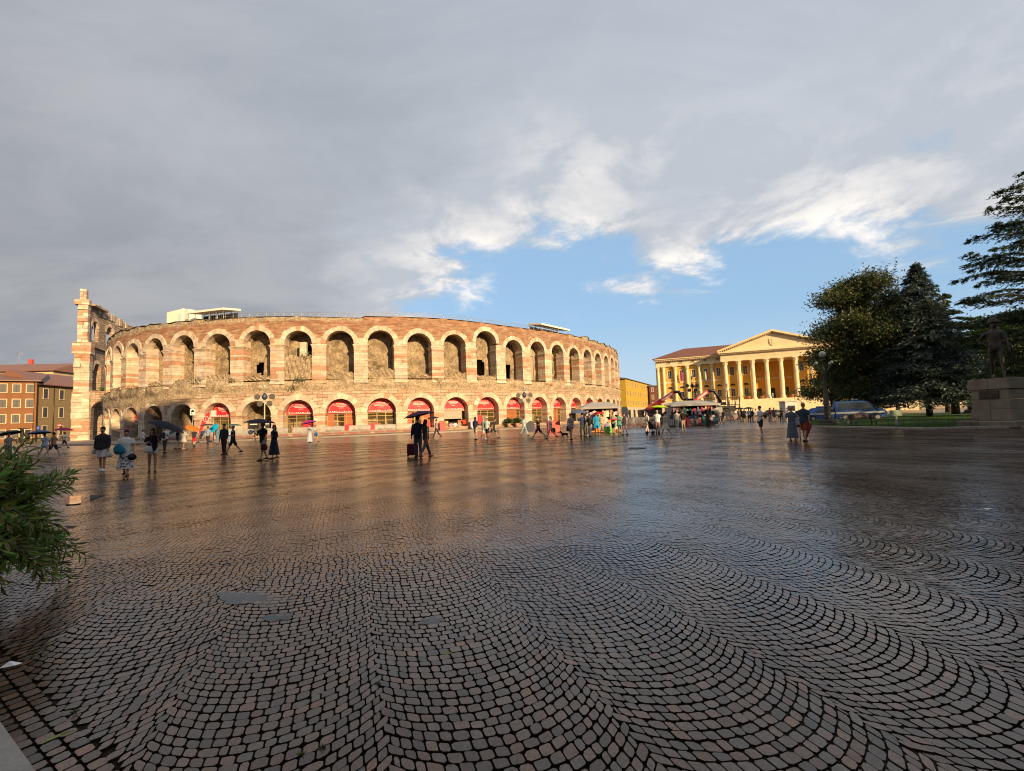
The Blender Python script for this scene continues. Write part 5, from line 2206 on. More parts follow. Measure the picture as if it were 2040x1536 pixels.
# trees
mg = at(1742, 830, 56)
broad_tree('magnolia_tree', 'broad dark magnolia with brownish crown in the park', (mg.x, mg.y, 0), 17.6, 11.6, .9,
           [((.062, .085, .026), .42), ((.085, .10, .034), .26), ((.048, .070, .024), .20), ((.13, .10, .04), .12)], 3300, 18, .36, 46, trunk_r=.5)
sp = at(1853, 832, 50)
conifer('blue_spruce', 'blue green spruce with bare pale trunk on the lawn', (sp.x, sp.y, 0), 16.8, 10.6, 2.5, [(.056, .080, .068), (.070, .098, .086), (.044, .064, .052), (.040, .060, .044)], 34, droop=.22, needle=.36, dens=1.25)
ce = Vector((41.8, 32.6, 0))
lm = []
for k in range(40):
    z = 2.6 + 14.5 * k / 39
    az = math.pi + rnd.uniform(-2.2, 2.2)
    ln = (8.6 - 3.2 * k / 39) * rnd.uniform(.8, 1.1)
    lm.append((z, az, ln, rnd.uniform(.02, .2) + .10 * k / 39))
lm += [(14.6, math.pi + .05, 6.0, .34), (13.0, math.pi + .1, 7.0, .28), (11.2, math.pi - .1, 7.8, .26), (9.6, math.pi + .15, 8.6, .20), (8.2, math.pi, 9.2, .16), (7.0, math.pi + .25, 8.5, .1), (5.8, math.pi - .05, 8.8, .08), (4.6, math.pi + .1, 8.5, .05), (6.6, math.pi + .36, 9.6, .02), (5.4, math.pi + .46, 9.2, .0), (7.8, math.pi + .3, 9.6, .04), (4.4, math.pi + .38, 8.8, .02)]
cedar('cedar_tree', 'huge dark cedar with long level boughs behind the statue', tuple(ce), 19, lm, [(.042, .064, .026), (.058, .085, .034), (.032, .048, .022)], .75, .26)
c2_ = at(1905, 830, 60)
lm = []
for k in range(46):
    z = 3.5 + 12.2 * k / 45
    lm.append((z, rnd.uniform(0, 2 * math.pi), (7.2 - 5.6 * k / 45) * rnd.uniform(.8, 1.1), rnd.uniform(0, .15)))
cedar('green_cedar', 'lighter green cedar between spruce and statue', (c2_.x, c2_.y, 0), 16.0, lm, [(.065, .105, .024), (.085, .125, .030), (.045, .078, .022)], .45, .34)
for (px_, Y_, hh_, ww_, lab) in ((1660, 92, 11, 12, 'far broadleaf tree beyond the police cars'), (1890, 84, 12, 13, 'dark broadleaf tree closing the park behind the spruce'), (1985, 74, 13, 12, 'dense dark tree behind the statue pedestal'), (2060, 66, 14, 13, 'dense dark tree at the far side of the cedar'), (1790, 98, 10, 12, 'low far tree between magnolia and spruce trunks')):
    q = at(px_, 830, Y_)
    broad_tree('park_tree', lab, (q.x, q.y, 0), hh_, ww_, 2.2, [((.045, .070, .022), .6), ((.065, .092, .028), .4)], 700, 16, .5, 16, 'trees closing the park', trunk_r=.35)


for (x_, y_, hh_, lab_) in ((66, 22, 23, 'unseen shade tree added next behind the cedar'), (78, 32, 22, 'unseen shade tree added farther along behind the cedar'), (49, 4, 22, 'unseen shade tree added at the near end of the park'), (90, 22, 24, 'tallest unseen shade tree added deep in the park'), (62, 0, 23, 'unseen shade tree added facing the guard palace')):  # unseen trees added off frame so the visible park stands in shade
    broad_tree('park_tree', lab_, (x_, y_, 0), hh_, 14, 2.5, [((.045, .070, .022), .6), ((.065, .092, .028), .4)], 700, 14, .6, 18, 'unseen trees added to shade the park', trunk_r=.45)

# oleander in the near corner
ol = thing('oleander_bush', 'oleander bush with narrow leaves and pale pink flowers', 'shrub', (-5.2, 4.4, 0))
stems, LP, LD, LN, LC, FP = [], [], [], [], [], []
for k in range(290):
    a = rnd.uniform(0, 2 * math.pi)
    el = rnd.uniform(-.25, 1.25)
    ln = rnd.uniform(.40, .92)
    d = Vector((math.cos(a) * math.cos(el), math.sin(a) * math.cos(el), math.sin(el)))
    s0_ = Vector((rnd.uniform(-.18, .18), rnd.uniform(-.18, .18), rnd.uniform(.55, .92)))
    pts = []
    for s in range(6):
        u = s / 5
        pts.append(s0_ + d * ln * u + Vector((0, 0, -.34 * u * u * (1 if el < .5 else .3))))
    stems.append((pts, .008))
    for s in range(13):
        u = .25 + .75 * s / 12
        i_ = min(4, int(u * 5))
        p = pts[i_].lerp(pts[i_ + 1], u * 5 - i_)
        tg = (pts[i_ + 1] - pts[i_]).normalized()
        for q in range(3):
            b_ = 2 * math.pi * q / 3 + s * .9 + rnd.uniform(-.3, .3)
            x = tg.orthogonal().normalized()
            y = tg.cross(x)
            out = (x * math.cos(b_) + y * math.sin(b_))
            dv = (out * .8 + tg * .75 + Vector((0, 0, -.12))).normalized()
            L_ = rnd.uniform(.10, .17)
            LP.append(p + dv * L_ * .5)
            LD.append(dv)
            LN.append((tg + Vector((rnd.gauss(0, .3), rnd.gauss(0, .3), rnd.gauss(.3, .3)))))
            base = rnd.choice(((.15, .205, .045), (.19, .25, .065), (.10, .155, .036), (.24, .28, .09)))
            LC.append(tuple(c * rnd.uniform(.7, 1.25) for c in base))
    if rnd.random() < .22:
        FP.append(pts[-1] + Vector((0, 0, .03)))
sm = MB()
for pts, r in stems:
    sm.tube(pts, [r * 1.5, r * 1.4, r * 1.2, r, r * .8, r * .5], 5)
for k in range(7):
    sm.tube([(rnd.uniform(-.1, .1), rnd.uniform(-.1, .1), 0), (rnd.uniform(-.18, .18), rnd.uniform(-.18, .18), .6)], [.02, .014], 6)
sm.build('stems', M['bark'], ol)
LP = np.array([tuple(v) for v in LP])
leaf_mesh('leaves', LP, np.array([tuple(v) for v in LD]), np.array([tuple(v) for v in LN]), nrg.uniform(.10, .165, len(LP)), nrg.uniform(.024, .036, len(LP)), np.array(LC), ol)
M['petal'] = pm('petal', (.70, .42, .42), .6, .15, 20)
for p in FP:
    f = MB()
    for fl in range(3):
        c = p + Vector((rnd.uniform(-.03, .03), rnd.uniform(-.03, .03), rnd.uniform(-.02, .03)))
        for q in range(5):
            a = 2 * math.pi * q / 5 + rnd.random()
            x = Vector((math.cos(a), math.sin(a), .25))
            y = Vector((-math.sin(a), math.cos(a), 0))
            f.add([c, c + x * .016 + y * .011, c + x * .028, c + x * .016 - y * .011], [(0, 1, 2, 3)])
    f.build('flower', M['petal'], ol)


# potted plants
def potted(loc, r, h, label, potc=(.40, .17, .09), spiky=False):
    t = thing('potted_plant', label, 'plant', loc)
    MB().lathe([(r * .55, 0), (r * .8, h * .32), (r * .86, h * .34), (r * .86, h * .38), (r * .7, h * .38)], 12).build('pot', M['plaster'], t, color=potc)
    n = 420
    if spiky:
        d = unit(rdir(n) + np.array([0, 0, .9]))
        P = np.array([0, 0, h * .4]) + d * nrg.uniform(.1, 1, (n, 1)) * h * .6
        ll = .35
    else:
        d = rdir(n)
        P = np.array([0, 0, h * .72]) + d * nrg.uniform(.6, 1.05, (n, 1)) * np.array([r * 1.15, r * 1.15, h * .33])
        ll = .2
    MB().tube([(0, 0, h * .3), (0, 0, h * .7)], .04, 5).build('stem', M['bark'], t)
    leaf_mesh('foliage', P, d + rdir(n) * .5, rdir(n), ll, ll * .35, np.array([.03, .055, .016]) * nrg.uniform(.6, 1.5, (n, 1)), t)
    return t


HM = Matrix.Translation((PX, PY, 0)) @ Matrix.Rotation(PA, 4, 'Z')
for x, y, lab in ((5.7, -.4, 'round clipped shrub in a terracotta pot before the third portico column'), (9.4, -.2, 'round clipped shrub in a terracotta pot at the middle of the portico'), (17.1, -.3, 'pair of clipped shrubs in terracotta pots beside the sixth column'), (15.9, .4, 'darker clipped shrub in a pot behind the sixth column')):
    p = HM @ Vector((x, y, HB))
    potted(tuple(p), .85, 2.2, lab)
for u, lab in ((-2.3, 'spiky palm in a pot beside the orange plank door near the round poster'), (-.6, 'spiky palm in a pot against the orange plank door')):
    p = aframe(13, 0, 0) @ Vector((u, -.9, .14))
    potted(tuple(p), .45, 1.5, lab, (.6, .35, .25), True)
# green tuft growing on the wing ledge
p = aring(-4.9, 4.6, 9.95)
tf = thing('ledge_shrub', 'small green shrub rooted on a ledge of the ruin wing', 'shrub', tuple(p))
n = 260
leaf_mesh('foliage', rdir(n) * nrg.uniform(.2, 1, (n, 1)) * np.array([.7, .7, .45]) + np.array([0, 0, .35]), rdir(n), rdir(n), .22, .10, np.array([.05, .10, .02]) * nrg.uniform(.6, 1.5, (n, 1)), tf)
# weeds on arena ledges
wp = []
for i, z, nn in ((7.05, 7.7, 120), (7.2, 11.1, 60), (5.4, 7.9, 50), (4.5, 8.2, 60), (6.9, 6.6, 80), (10.5, 7.5, 40), (2.2, 7.9, 60)):
    c = np.array(aring(i, .35, z))
    wp.append(c + nrg.normal(size=(nn, 3)) * np.array([.45, .2, .22]))
wp = np.concatenate(wp) - np.array(aring(8, 0, 0))
wo = leaf_mesh('weeds', wp, rdir(len(wp)) + np.array([0, 0, .5]), rdir(len(wp)), .25, .08, np.array([.07, .085, .025]) * nrg.uniform(.6, 1.4, (len(wp), 1)), arena)
wo['kind'] = 'stuff'

# weeds in the joints of the near paving
for px_, py_, lab in ((600, 1506, 'green weed tuft growing in a joint near the frame foot'), (752, 1366, 'tiny weed sprouting between two setts'), (640, 1492, 'small bright weed in a wide paving joint'), (150, 1420, 'small mossy weed beside the fallen leaf')):
    q = gpt(px_, py_)
    n = 26
    d = unit(rdir(n) * np.array([1, 1, .4]) + np.array([0, 0, .7]))
    t = leaf_mesh('weed_tuft', d * nrg.uniform(.004, .022, (n, 1)), d, rdir(n), .022, .006, np.array([.07, .10, .02]) * nrg.uniform(.6, 1.3, (n, 1)), None)
    t.location = (q.x, q.y, 0)
    tag(t, lab, 'weed')


# ================================================================== street furniture, stalls, vehicles
M['iron'] = pm('cast_iron', (.05, .056, .045), .5, .25, 8, .1, 30, metal=.3)
M['globe'] = pm('lamp_globe', (.42, .41, .39), .25, .05, 3)
M['canvas'] = pm('stall_canvas', (.33, .32, .29), .7, .1, 2, .1, 10)
M['rubber'] = pm('rubber', (.015, .015, .016), .7, .1, 5)
M['redpaint'] = pm('machine_red', (.50, .018, .018), .35, .1, 3, coat=.2)
M['blackpaint'] = pm('machine_black', (.018, .018, .02), .45, .15, 4)
M['bronze'] = pm('bronze', (.05, .042, .034), .5, .3, 3, .2, 12, metal=.55)
M['granite'] = pm('pedestal_stone', (.20, .165, .125), .75, .25, 1.5, .3, 14)
M['wood'] = pm('bench_wood', (.16, .10, .06), .6, .3, 6, .2, 20)
M['polblue'] = pm('car_blue', (.022, .07, .22), .6, .06, 2, coat=0.0, spec=.2)
M['carwhite'] = pm('car_white', (.50, .51, .52), .5, .05, 2, coat=.4)


def flood_lamp(loc, h, label, polec, scale=1.0):
    t = thing('flood_lamp', label, 'street lamp', loc)
    MB().lathe([(.16, 0), (.16, .25), (.10, .35), (.085, 1.0), (.065, h * .75), (.045, h - .35)], 9).build('pole', M['metal'], t, color=polec)
    MB().lathe([(.03, h - .4), (.09, h - .3), (.15, h - .18), (.17, h - .05), (.12, h + .06), (.02, h + .1)], 10).build('top_globe', M['globe'], t)
    zc = h * .80
    MB().lathe([(.06, zc - .35), (.24, zc - .22), (.28, zc), (.2, zc + .22), (.06, zc + .4)], 10).build('collar', M['paint'], t, color=(.03, .05, .10))
    for (x, z) in ((-.78, 0), (.78, 0), (-.5, -.72), (.5, -.72)):
        arm = MB().tube([(0, 0, zc + z * .5), (x * .6, -.05, zc + z + .1), (x, 0, zc + z)], .025, 5).build('arm', M['iron'], t)
        MB().prism([(x + .29 * math.cos(a), zc + z + .29 * math.sin(a)) for a in np.linspace(0, 2 * math.pi, 17)[:-1]], -.07, .07).build('flood_light', M['paint'], t, color=(.11, .10, .085))
    for s in (-1, 1):
        MB().tube([(0, 0, zc + .5), (s * .35, 0, zc + .85), (s * .6, 0, zc + .62)], .018, 5).build('scroll', M['iron'], t)
    return t


p = gpt(1047, 858)
flood_lamp((p.x * 1.06, p.y * 1.06, 0), 5.55, 'slim lamp post with four dark round floodlights and blue collar', (.42, .40, .36))
p = gpt(527, 880)
flood_lamp((p.x, p.y, 0), 5.85, 'pale green lamp post with four round floodlights before the arena', (.40, .42, .24))
p = at(1383, 836, 74)
flood_lamp((p.x, p.y, 0), 7.2, 'dark lamp post with clustered floodlights behind the clothes stall', (.05, .05, .05))


def globe_lamp(loc, h, label, r=.26, rz=0.3):
    t = thing('globe_lamp', label, 'street lamp', loc, rz)
    b_ = MB()
    for w, z0, z1 in ((.55, -.02, .30), (.46, .30, .55), (.38, .55, .62)):
        b_.bbox(-w, w, -w, w, z0, z1, .03)
    b_.build('plinth', M['iron'], t)
    MB().lathe([(.27, .62), (.24, .8), (.22, 1.5), (.26, 1.6), (.2, 1.72), (.24, 1.85), (.17, 2.0), (.19, 2.3), (.15, 2.4), (.12, 3.0), (.085, h - 1.2), (.12, h - 1.1), (.07, h - .95), (.06, h - .3), (.14, h - .25), (.1, h - .18)], 12).build('shaft', M['iron'], t)
    for (x, z, rr) in ((0, h + r * .75, r), (-.75, h - .55, r * .5), (.75, h - .55, r * .5), (0, h - .55, r * .5)):
        y = -.75 if (x == 0 and z < h) else 0
        g = MB().lathe([(.05, -rr), (rr * .7, -rr * .72), (rr, 0), (rr * .7, rr * .72), (.05, rr)], 14, (x, y, z)).build('globe', M['globe'], t)
        MB().lathe([(rr * .45, -rr * 1.15), (rr * .5, -rr * .95), (rr * .3, -rr * .85)], 8, (x, y, z)).build('cup', M['iron'], g)
        if z < h:
            MB().tube([(0, 0, h - 1.1), (x * .5, y * .5, h - 1.15), (x, y, z - rr)], .03, 6).build('arm', M['iron'], t)
    return t


p = gpt(1650, 850)
globe_lamp((p.x, p.y, 0), 5.75, 'cast iron lamp with white globes on a stepped plinth by the lawn', .26)
for px_, Y_, h_, lab in ((1452, 86, 6.3, 'far dark globe lamp in front of the town hall steps'), (1397, 92, 5.6, 'thin far globe lamp behind the clothes stall'), (1934, 62, 5.2, 'globe lamp under the trees between spruce and statue'), (1962, 66, 5.6, 'globe lamp glimpsed behind the bronze figure')):
    q = at(px_, 830, Y_)
    globe_lamp((q.x, q.y, 0), h_, lab, .24)


# ------------------------------------------------------------------ barriers on the open square
def site_barrier(p0, p1, label, h=1.15, c=(.48, .44, .38)):
    d = p1 - p0
    t = thing('site_barrier', label, 'barrier', (p0.x, p0.y, 0), math.atan2(d.y, d.x), 'pale panels fencing the set')
    L_ = d.length
    MB().bbox(0, L_, -.05, .05, .12, h, .02).build('panel', M['vinyl'], t)
    MB().box(.02, L_ - .02, -.06, -.051, .12, .45).build('hem', M['paint'], t, color=(.34, .17, .14))
    for x in (.15, L_ / 2, L_ - .15):
        MB().bbox(x - .05, x + .05, -.4, .4, 0, .1, .01).build('foot', M['metal'], t, color=(.3, .3, .3))
    k = .3
    pr = MB()
    for z in (.62, .78, .92):
        pr.box(L_ * .1, L_ * (.6 + .2 * math.sin(z * 9)), -.056, -.051, z, z + .05)
    pr.build('print', M['paint'], t, color=(.30, .25, .21))
    return t


for xa, ya, xb, yb, lab in ((1242, 852, 1266, 851, 'pale banner panel beside the woman in denim shorts'), (1267, 851, 1300, 850, 'pale banner panel in front of the first red boom'), (1301, 850, 1340, 847, 'pale banner panel behind the man in pink trousers'), (1418, 840, 1440, 838, 'pale banner panel beside the turquoise poncho'), (1441, 838, 1475, 836, 'pale banner panel behind the walkers in grey')):
    site_barrier(gpt(xa, ya), gpt(xb, yb), lab)
o = MB().bbox(-.65, .65, -.25, .25, 0, 1.15, .06).build('plastic_barrier', M['paint'], loc=tuple(gpt(1103, 862)), rz=.3, color=(.58, .07, .05))
tag(o, 'red plastic block barrier behind the woman with the handbag', 'barrier')


# ------------------------------------------------------------------ stalls
def goods(n, x0, x1, y, z0, z1, cols, parent, mix_=0):
    for k in range(n):
        x = x0 + (x1 - x0) * (k + .5) / n + rnd.uniform(-.05, .05)
        z = rnd.uniform(z0, z1)
        s = rnd.uniform(.5, .95)
        c = tuple(min(1, v * rnd.uniform(.7, 1.3)) for v in cols[rnd.randrange(len(cols))])
        k2 = rnd.randrange(3)
        if k2 == 0:
            pl = [(-.2, -.6), (.2, -.6), (.2, -.2), (.32, -.3), (.38, -.12), (.15, .05), (-.15, .05), (-.38, -.12), (-.32, -.3), (-.2, -.2)]
        elif k2 == 1:
            pl = [(-.16, -.9), (.2, -.85), (.14, .05), (-.14, .05)]
        else:
            pl = [(-.2, -.35), (.2, -.35), (.22, -.05), (.06, .0), (.05, .08), (-.05, .08), (-.06, 0), (-.22, -.05)]
        mb = MB().prism([(a * s, b_ * s) for a, b_ in pl], -.03, .03)
        mb.build('hanging_ware', M['cloth'], parent, loc=(x, y + rnd.uniform(-.08, .08), z), color=c)


def stall(p, rz, w, d, h, label, roofc, cols, n, counter):
    t = thing('market_stall', label, 'stall', (p.x, p.y, 0), rz)
    for x in (-w / 2, w / 2):
        for y in (0, d):
            MB().tube([(x, y, 0), (x, y, h)], .03, 6).build('post', M['metal'], t, color=(.4, .4, .4))
    o_ = .25
    MB().add([(-w / 2 - o_, -o_ * 2, h - .12), (w / 2 + o_, -o_ * 2, h - .12), (w / 2 + o_, d + o_, h), (-w / 2 - o_, d + o_, h), (-w / 4, d / 2, h + .35), (w / 4, d / 2, h + .35)],
             [(0, 1, 5, 4), (1, 2, 5), (2, 3, 4, 5), (3, 0, 4), (0, 3, 2, 1)]).add([(-w / 2 - o_, -o_ * 2, h - .12), (w / 2 + o_, -o_ * 2, h - .12), (w / 2 + o_, -o_ * 2 - .01, h - .30), (-w / 2 - o_, -o_ * 2 - .01, h - .30)], [(0, 1, 2, 3)]).build('roof', M['canvas'], t)
    MB().box(-w / 2, w / 2, d - .05, d, 0, h - .1).build('back_panel', M['dark'], t)
    for x in (-w / 2, w / 2):
        MB().box(x - .02, x + .02, .1, d, .1, h - .2).build('side_panel', M['cloth'], t, color=roofc)
    MB().bbox(-w / 2 + .1, w / 2 - .1, .25, d - .4, 0, .95, .02).build('counter', M['paint'], t, color=counter)
    goods(n, -w / 2 + .1, w / 2 - .1, -.12, h - .75, h - .3, cols, t)
    goods(n, -w / 2 + .1, w / 2 - .1, .12, 1.0, 1.6, cols, t)
    goods(n // 2, -w / 2 + .1, w / 2 - .1, -.25, .65, .9, cols, t)
    return t


p = gpt(1200, 861)
stall(p, -.05, 3.0, 2.0, 2.45, 'grey canvas souvenir kiosk hung with white shirts and trinkets', (.32, .22, .26), [(.62, .58, .48), (.55, .50, .42), (.7, .68, .6), (.5, .25, .12), (.3, .33, .36)], 14, (.55, .24, .08))
o = MB().bbox(-.3, .3, -.25, .25, 0, .5, .03).box(-.32, .32, -.27, .27, .5, .55).build('crate', M['paint'], loc=tuple(gpt(1212, 862.5)), rz=.1, color=(.16, .45, .10))
tag(o, 'bright green lidded crate on the ground beside the souvenir kiosk', 'crate')
p = gpt(1385, 848)
stall(p, .02, 5.2, 2.2, 2.55, 'white roofed clothes stall hung with coloured garments', (.30, .30, .33), [(.40, .05, .06), (.04, .22, .16), (.09, .10, .16), (.5, .46, .42), (.12, .10, .10), (.45, .30, .34), (.06, .18, .28)], 22, (.16, .13, .13))
# blue rain cape on a stand
q = gpt(1420, 846)
t = thing('rain_cape', 'turquoise rain cape hung on a stand beside the clothes stall', 'rain cape', tuple(q))
MB().tube([(0, 0, 0), (0, 0, 2.75)], .03, 6).build('stand', M['metal'], t, color=(.3, .3, .3))
MB().lathe([(.50, .55), (.34, .8), (.30, 1.2), (.52, 1.7), (.50, 2.1), (.42, 2.5), (.2, 2.75), (.05, 2.8)], 14, sy=.6).build('cape', M['cloth'], t, color=(.02, .36, .62))


# ------------------------------------------------------------------ telehandlers
def telehandler(loc, rz, label, ang_, L_, jib):
    t = thing('telehandler', label, 'telehandler', loc, rz)
    MB().bbox(-2.4, 2.2, -1.1, 1.1, .75, 1.55, .08).bbox(-2.5, -1.3, -1.0, 1.0, 1.5, 2.1, .08).build('chassis', M['blackpaint'], t)
    MB().bbox(-.9, .7, .25, 1.1, 1.5, 2.75, .1).build('cab', M['glass'], t)
    for x in (-1.5, 1.4):
        for y in (-1.15, 1.15):
            w = MB()
            w.tube([(x, y - .2, .62), (x, y + .2, .62)], .62, 16)
            wo_ = w.build('wheel', M['rubber'], t)
            MB().tube([(x, y - .23, .62), (x, y + .23, .62)], .3, 12).build('rim', M['redpaint'], wo_)
    ca, sa = math.cos(ang_), math.sin(ang_)
    B = Matrix.Translation((-2.2, -.45, 1.6)) @ Matrix.Rotation(-ang_, 4, 'Y')
    bm_ = MB().bbox(0, L_ * .62, -.30, .30, -.32, .32, .04, M=B)
    boom = bm_.build('boom', M['redpaint'], t)
    MB().bbox(L_ * .55, L_, -.22, .22, -.24, .24, .03, M=B).build('boom_extension', M['redpaint'], t)
    MB().box(L_ * .62, L_ * .95, -.225, -.221, -.12, .12, M=B).build('decal', M['paint'], boom, color=(.6, .42, .42))
    tip = B @ Vector((L_, 0, 0))
    pts = [tip] + [tip + Vector(v) for v in jib]
    MB().tube(pts, [.26, .24, .2, .16][:len(pts)] if len(pts) <= 4 else .2, 6).build('jib', M['blackpaint'], t)
    MB().tube([tip + Vector((-.3, .2, -.2)), tip + Vector((jib[0][0], .2, jib[0][2] - .1))], .06, 5).build('ram', M['metal'], t, color=(.3, .3, .3))
    MB().bbox(pts[-1].x - .5, pts[-1].x + .5, pts[-1].y - .6, pts[-1].y + .6, pts[-1].z - .3, pts[-1].z + .1, .05).build('head', M['blackpaint'], t)
    return t


q0 = at(1282, 838, 62)
telehandler((q0.x + 2.0, q0.y, 0), .0, 'telescopic handler with long raised red boom and black jib', R(32), 5.0, [(.7, 0, .05), (1.2, 0, -.9), (1.9, 0, -1.0)])
q0 = at(1366, 834, 66)
telehandler((q0.x + 1.2, q0.y, 0), .0, 'telescopic handler with short red boom bent down over the stall roof', R(34), 5.0, [(.9, 0, .1), (1.4, 0, -.7), (1.8, 0, -1.7)])

# black steel set piece
q = at(1444, 834, 80)
t = thing('steel_stage_set', 'black steel lattice stage set standing before the town hall steps', 'scaffold', (q.x, q.y, 0), -.1)
for k, (x, y) in enumerate(((-2.6, 0), (-.9, 0), (.9, 0), (2.6, 0), (-2.6, 2), (2.6, 2))):
    MB().box(x - .06, x + .06, y - .06, y + .06, 0, 3.9).build('post', M['blackpaint'], t)
for z in (1.3, 2.6, 3.85):
    MB().box(-2.6, 2.6, -.05, .05, z - .06, z + .06).build('beam', M['blackpaint'], t)
    MB().box(-2.65, -2.55, 0, 2, z - .06, z + .06).build('beam', M['blackpaint'], t)
for k in range(9):
    x = -2.5 + k * .6
    MB().tube([(x, 0, 1.3), (x + .5, 0, 3.85)], .035, 5).build('brace', M['blackpaint'], t)
    MB().tube([(x + .5, 0, 1.3), (x, 0, 2.6)], .03, 5).build('brace', M['blackpaint'], t)
MB().box(-2.4, 2.4, 1.4, 1.5, .2, 2.4).build('flat', M['blackpaint'], t)
q = at(1430, 836, 64)
o = MB().bbox(-.75, .75, -.08, .08, .7, 2.1, .03).box(-.5, -.42, -.05, .05, 0, .7).box(.42, .5, -.05, .05, 0, .7).build('grey_panel', M['paint'], loc=(q.x, q.y, 0), rz=.1, color=(.20, .21, .22))
tag(o, 'grey board on legs at the edge of the stage set', 'board')
q = at(1578, 832, 70)
t = thing('white_booth', 'small white booth with a dark window at the foot of the steps', 'booth', (q.x, q.y, 0))
MB().bbox(-.9, .9, 0, 1.6, 0, 2.6, .04).build('shell', M['carwhite'], t)
MB().box(-.55, .55, -.03, -.001, 1.2, 2.0).build('window', M['glass'], t)
MB().bbox(-1.05, 1.05, -.15, 1.75, 2.6, 2.72, .02).build('roof', M['carwhite'], t)


# ------------------------------------------------------------------ cars
def car(loc, rz, label, body, stripe=None, van=False, text=None, light=False, Ls=4.4, name='car'):
    t = thing(name, label, 'car', loc, rz)
    h = 2.1 if van else 1.48
    w = .9
    z0 = .28
    if van:
        side = [(-2.2, z0), (2.15, z0), (2.25, .75), (2.1, 1.05), (1.35, 1.25), (.75, 2.0), (.4, h), (-2.05, h), (-2.25, 1.2), (-2.28, .6)]
        win_ = [(-1.9, 1.2), (1.2, 1.2), (.65, 1.9), (-1.85, 1.9)]
    else:
        side = [(-2.15, z0), (2.1, z0), (2.22, .55), (2.05, .82), (1.05, .98), (.35, 1.42), (-.2, h), (-1.1, 1.44), (-1.75, 1.02), (-2.18, .92), (-2.25, .55)]
        win_ = [(-1.55, .98), (.92, .98), (.32, 1.36), (-.2, 1.40), (-1.05, 1.37)]
    bo = MB()
    n = len(side)
    vs = []
    for y, sx, zz in ((-w, 1.0, 1.0), (-w * .72, 1.0, 1.0), (w * .72, 1.0, 1.0), (w, 1.0, 1.0)):
        for (x, z) in side:
            top = max(0, (z - .95)) * .32
            yy = y - math.copysign(top, y) if abs(y) == w else y
            zz_ = z - (.05 if abs(y) == w and z > .9 else 0)
            vs.append((x * (.985 if abs(y) == w else 1), yy, zz_))
    fs = [tuple(range(n)), tuple(range(4 * n - 1, 3 * n - 1, -1))]
    for r_ in range(3):
        fs += [(r_ * n + (i + 1) % n, r_ * n + i, (r_ + 1) * n + i, (r_ + 1) * n + (i + 1) % n) for i in range(n)]
    bo.add(vs, fs, smooth=False)
    bd = bo.build('body', body, t)
    for sgn in (-1, 1):
        yy = sgn * (w + .004)
        g = MB()
        pts = []
        for (x, z) in win_:
            top = max(0, (z - .95)) * .32
            pts.append((x, sgn * (w - top + .006), z - .03))
        g.add(pts, [tuple(range(len(pts)))])
        g.add([(a, b_ - sgn * .03, c) for a, b_, c in pts], [tuple(range(len(pts)))])
        g.build('side_window', M['glass'], bd)
        if stripe:
            MB().box(-2.15, 2.0, min(yy, yy + sgn * .006), max(yy, yy + sgn * .006), .72, .90).build('stripe', stripe, bd)
        for x in (-1.35, 1.38):
            wh = MB().tube([(x, sgn * (w - .18), .33), (x, sgn * (w + .02), .33)], .33, 16).build('wheel', M['rubber'], t)
            MB().tube([(x, sgn * (w - .1), .33), (x, sgn * (w + .035), .33)], .2, 12).build('rim', M['metal'], wh, color=(.45, .45, .46))
    if text:
        Mx = Matrix.Translation((-.1, -w - .012, .58)) @ Matrix.Rotation(R(90), 4, 'X')
        text_mesh(text, .26, M['carwhite'], 'lettering', bd, Mx)
    if light:
        MB().bbox(-.35, -.1, -.5, .5, h - .02, h + .13, .03).build('light_bar', M['polblue'], t)
    MB().bbox(2.14, 2.24, -.75, -.4, .6, .75, .02).build('headlight', M['globe'], t)
    MB().bbox(2.14, 2.24, .4, .75, .6, .75, .02).build('headlight', M['globe'], t)
    MB().bbox(-2.27, -2.18, -.8, -.5, .72, .88, .02).build('tail_light', M['redpaint'], t)
    return t


q = at(1632, 838, 50)
car((q.x, q.y, .1), math.pi + .08, 'blue and white police car parked behind the globe lamp', M['polblue'], M['carwhite'], False, None, True, name='police_car')
q = at(1712, 838, 49)
car((q.x, q.y, .12), -.42, 'blue police van with white stripe beside the lawn', M['polblue'], M['carwhite'], True, 'POLIZIA', True, name='police_van')
for px_, Y_, lab, c in ((1475, 88, 'dark saloon car parked before the town hall steps', M['blackpaint']), (1545, 84, 'dark estate car parked below the portico', M['blackpaint']), (1570, 92, 'pale car parked at the foot of the portico steps', M['carwhite'])):
    q = at(px_, 836, Y_)
    car((q.x, q.y, 0), .1 + rnd.uniform(-.1, .1), lab, c)


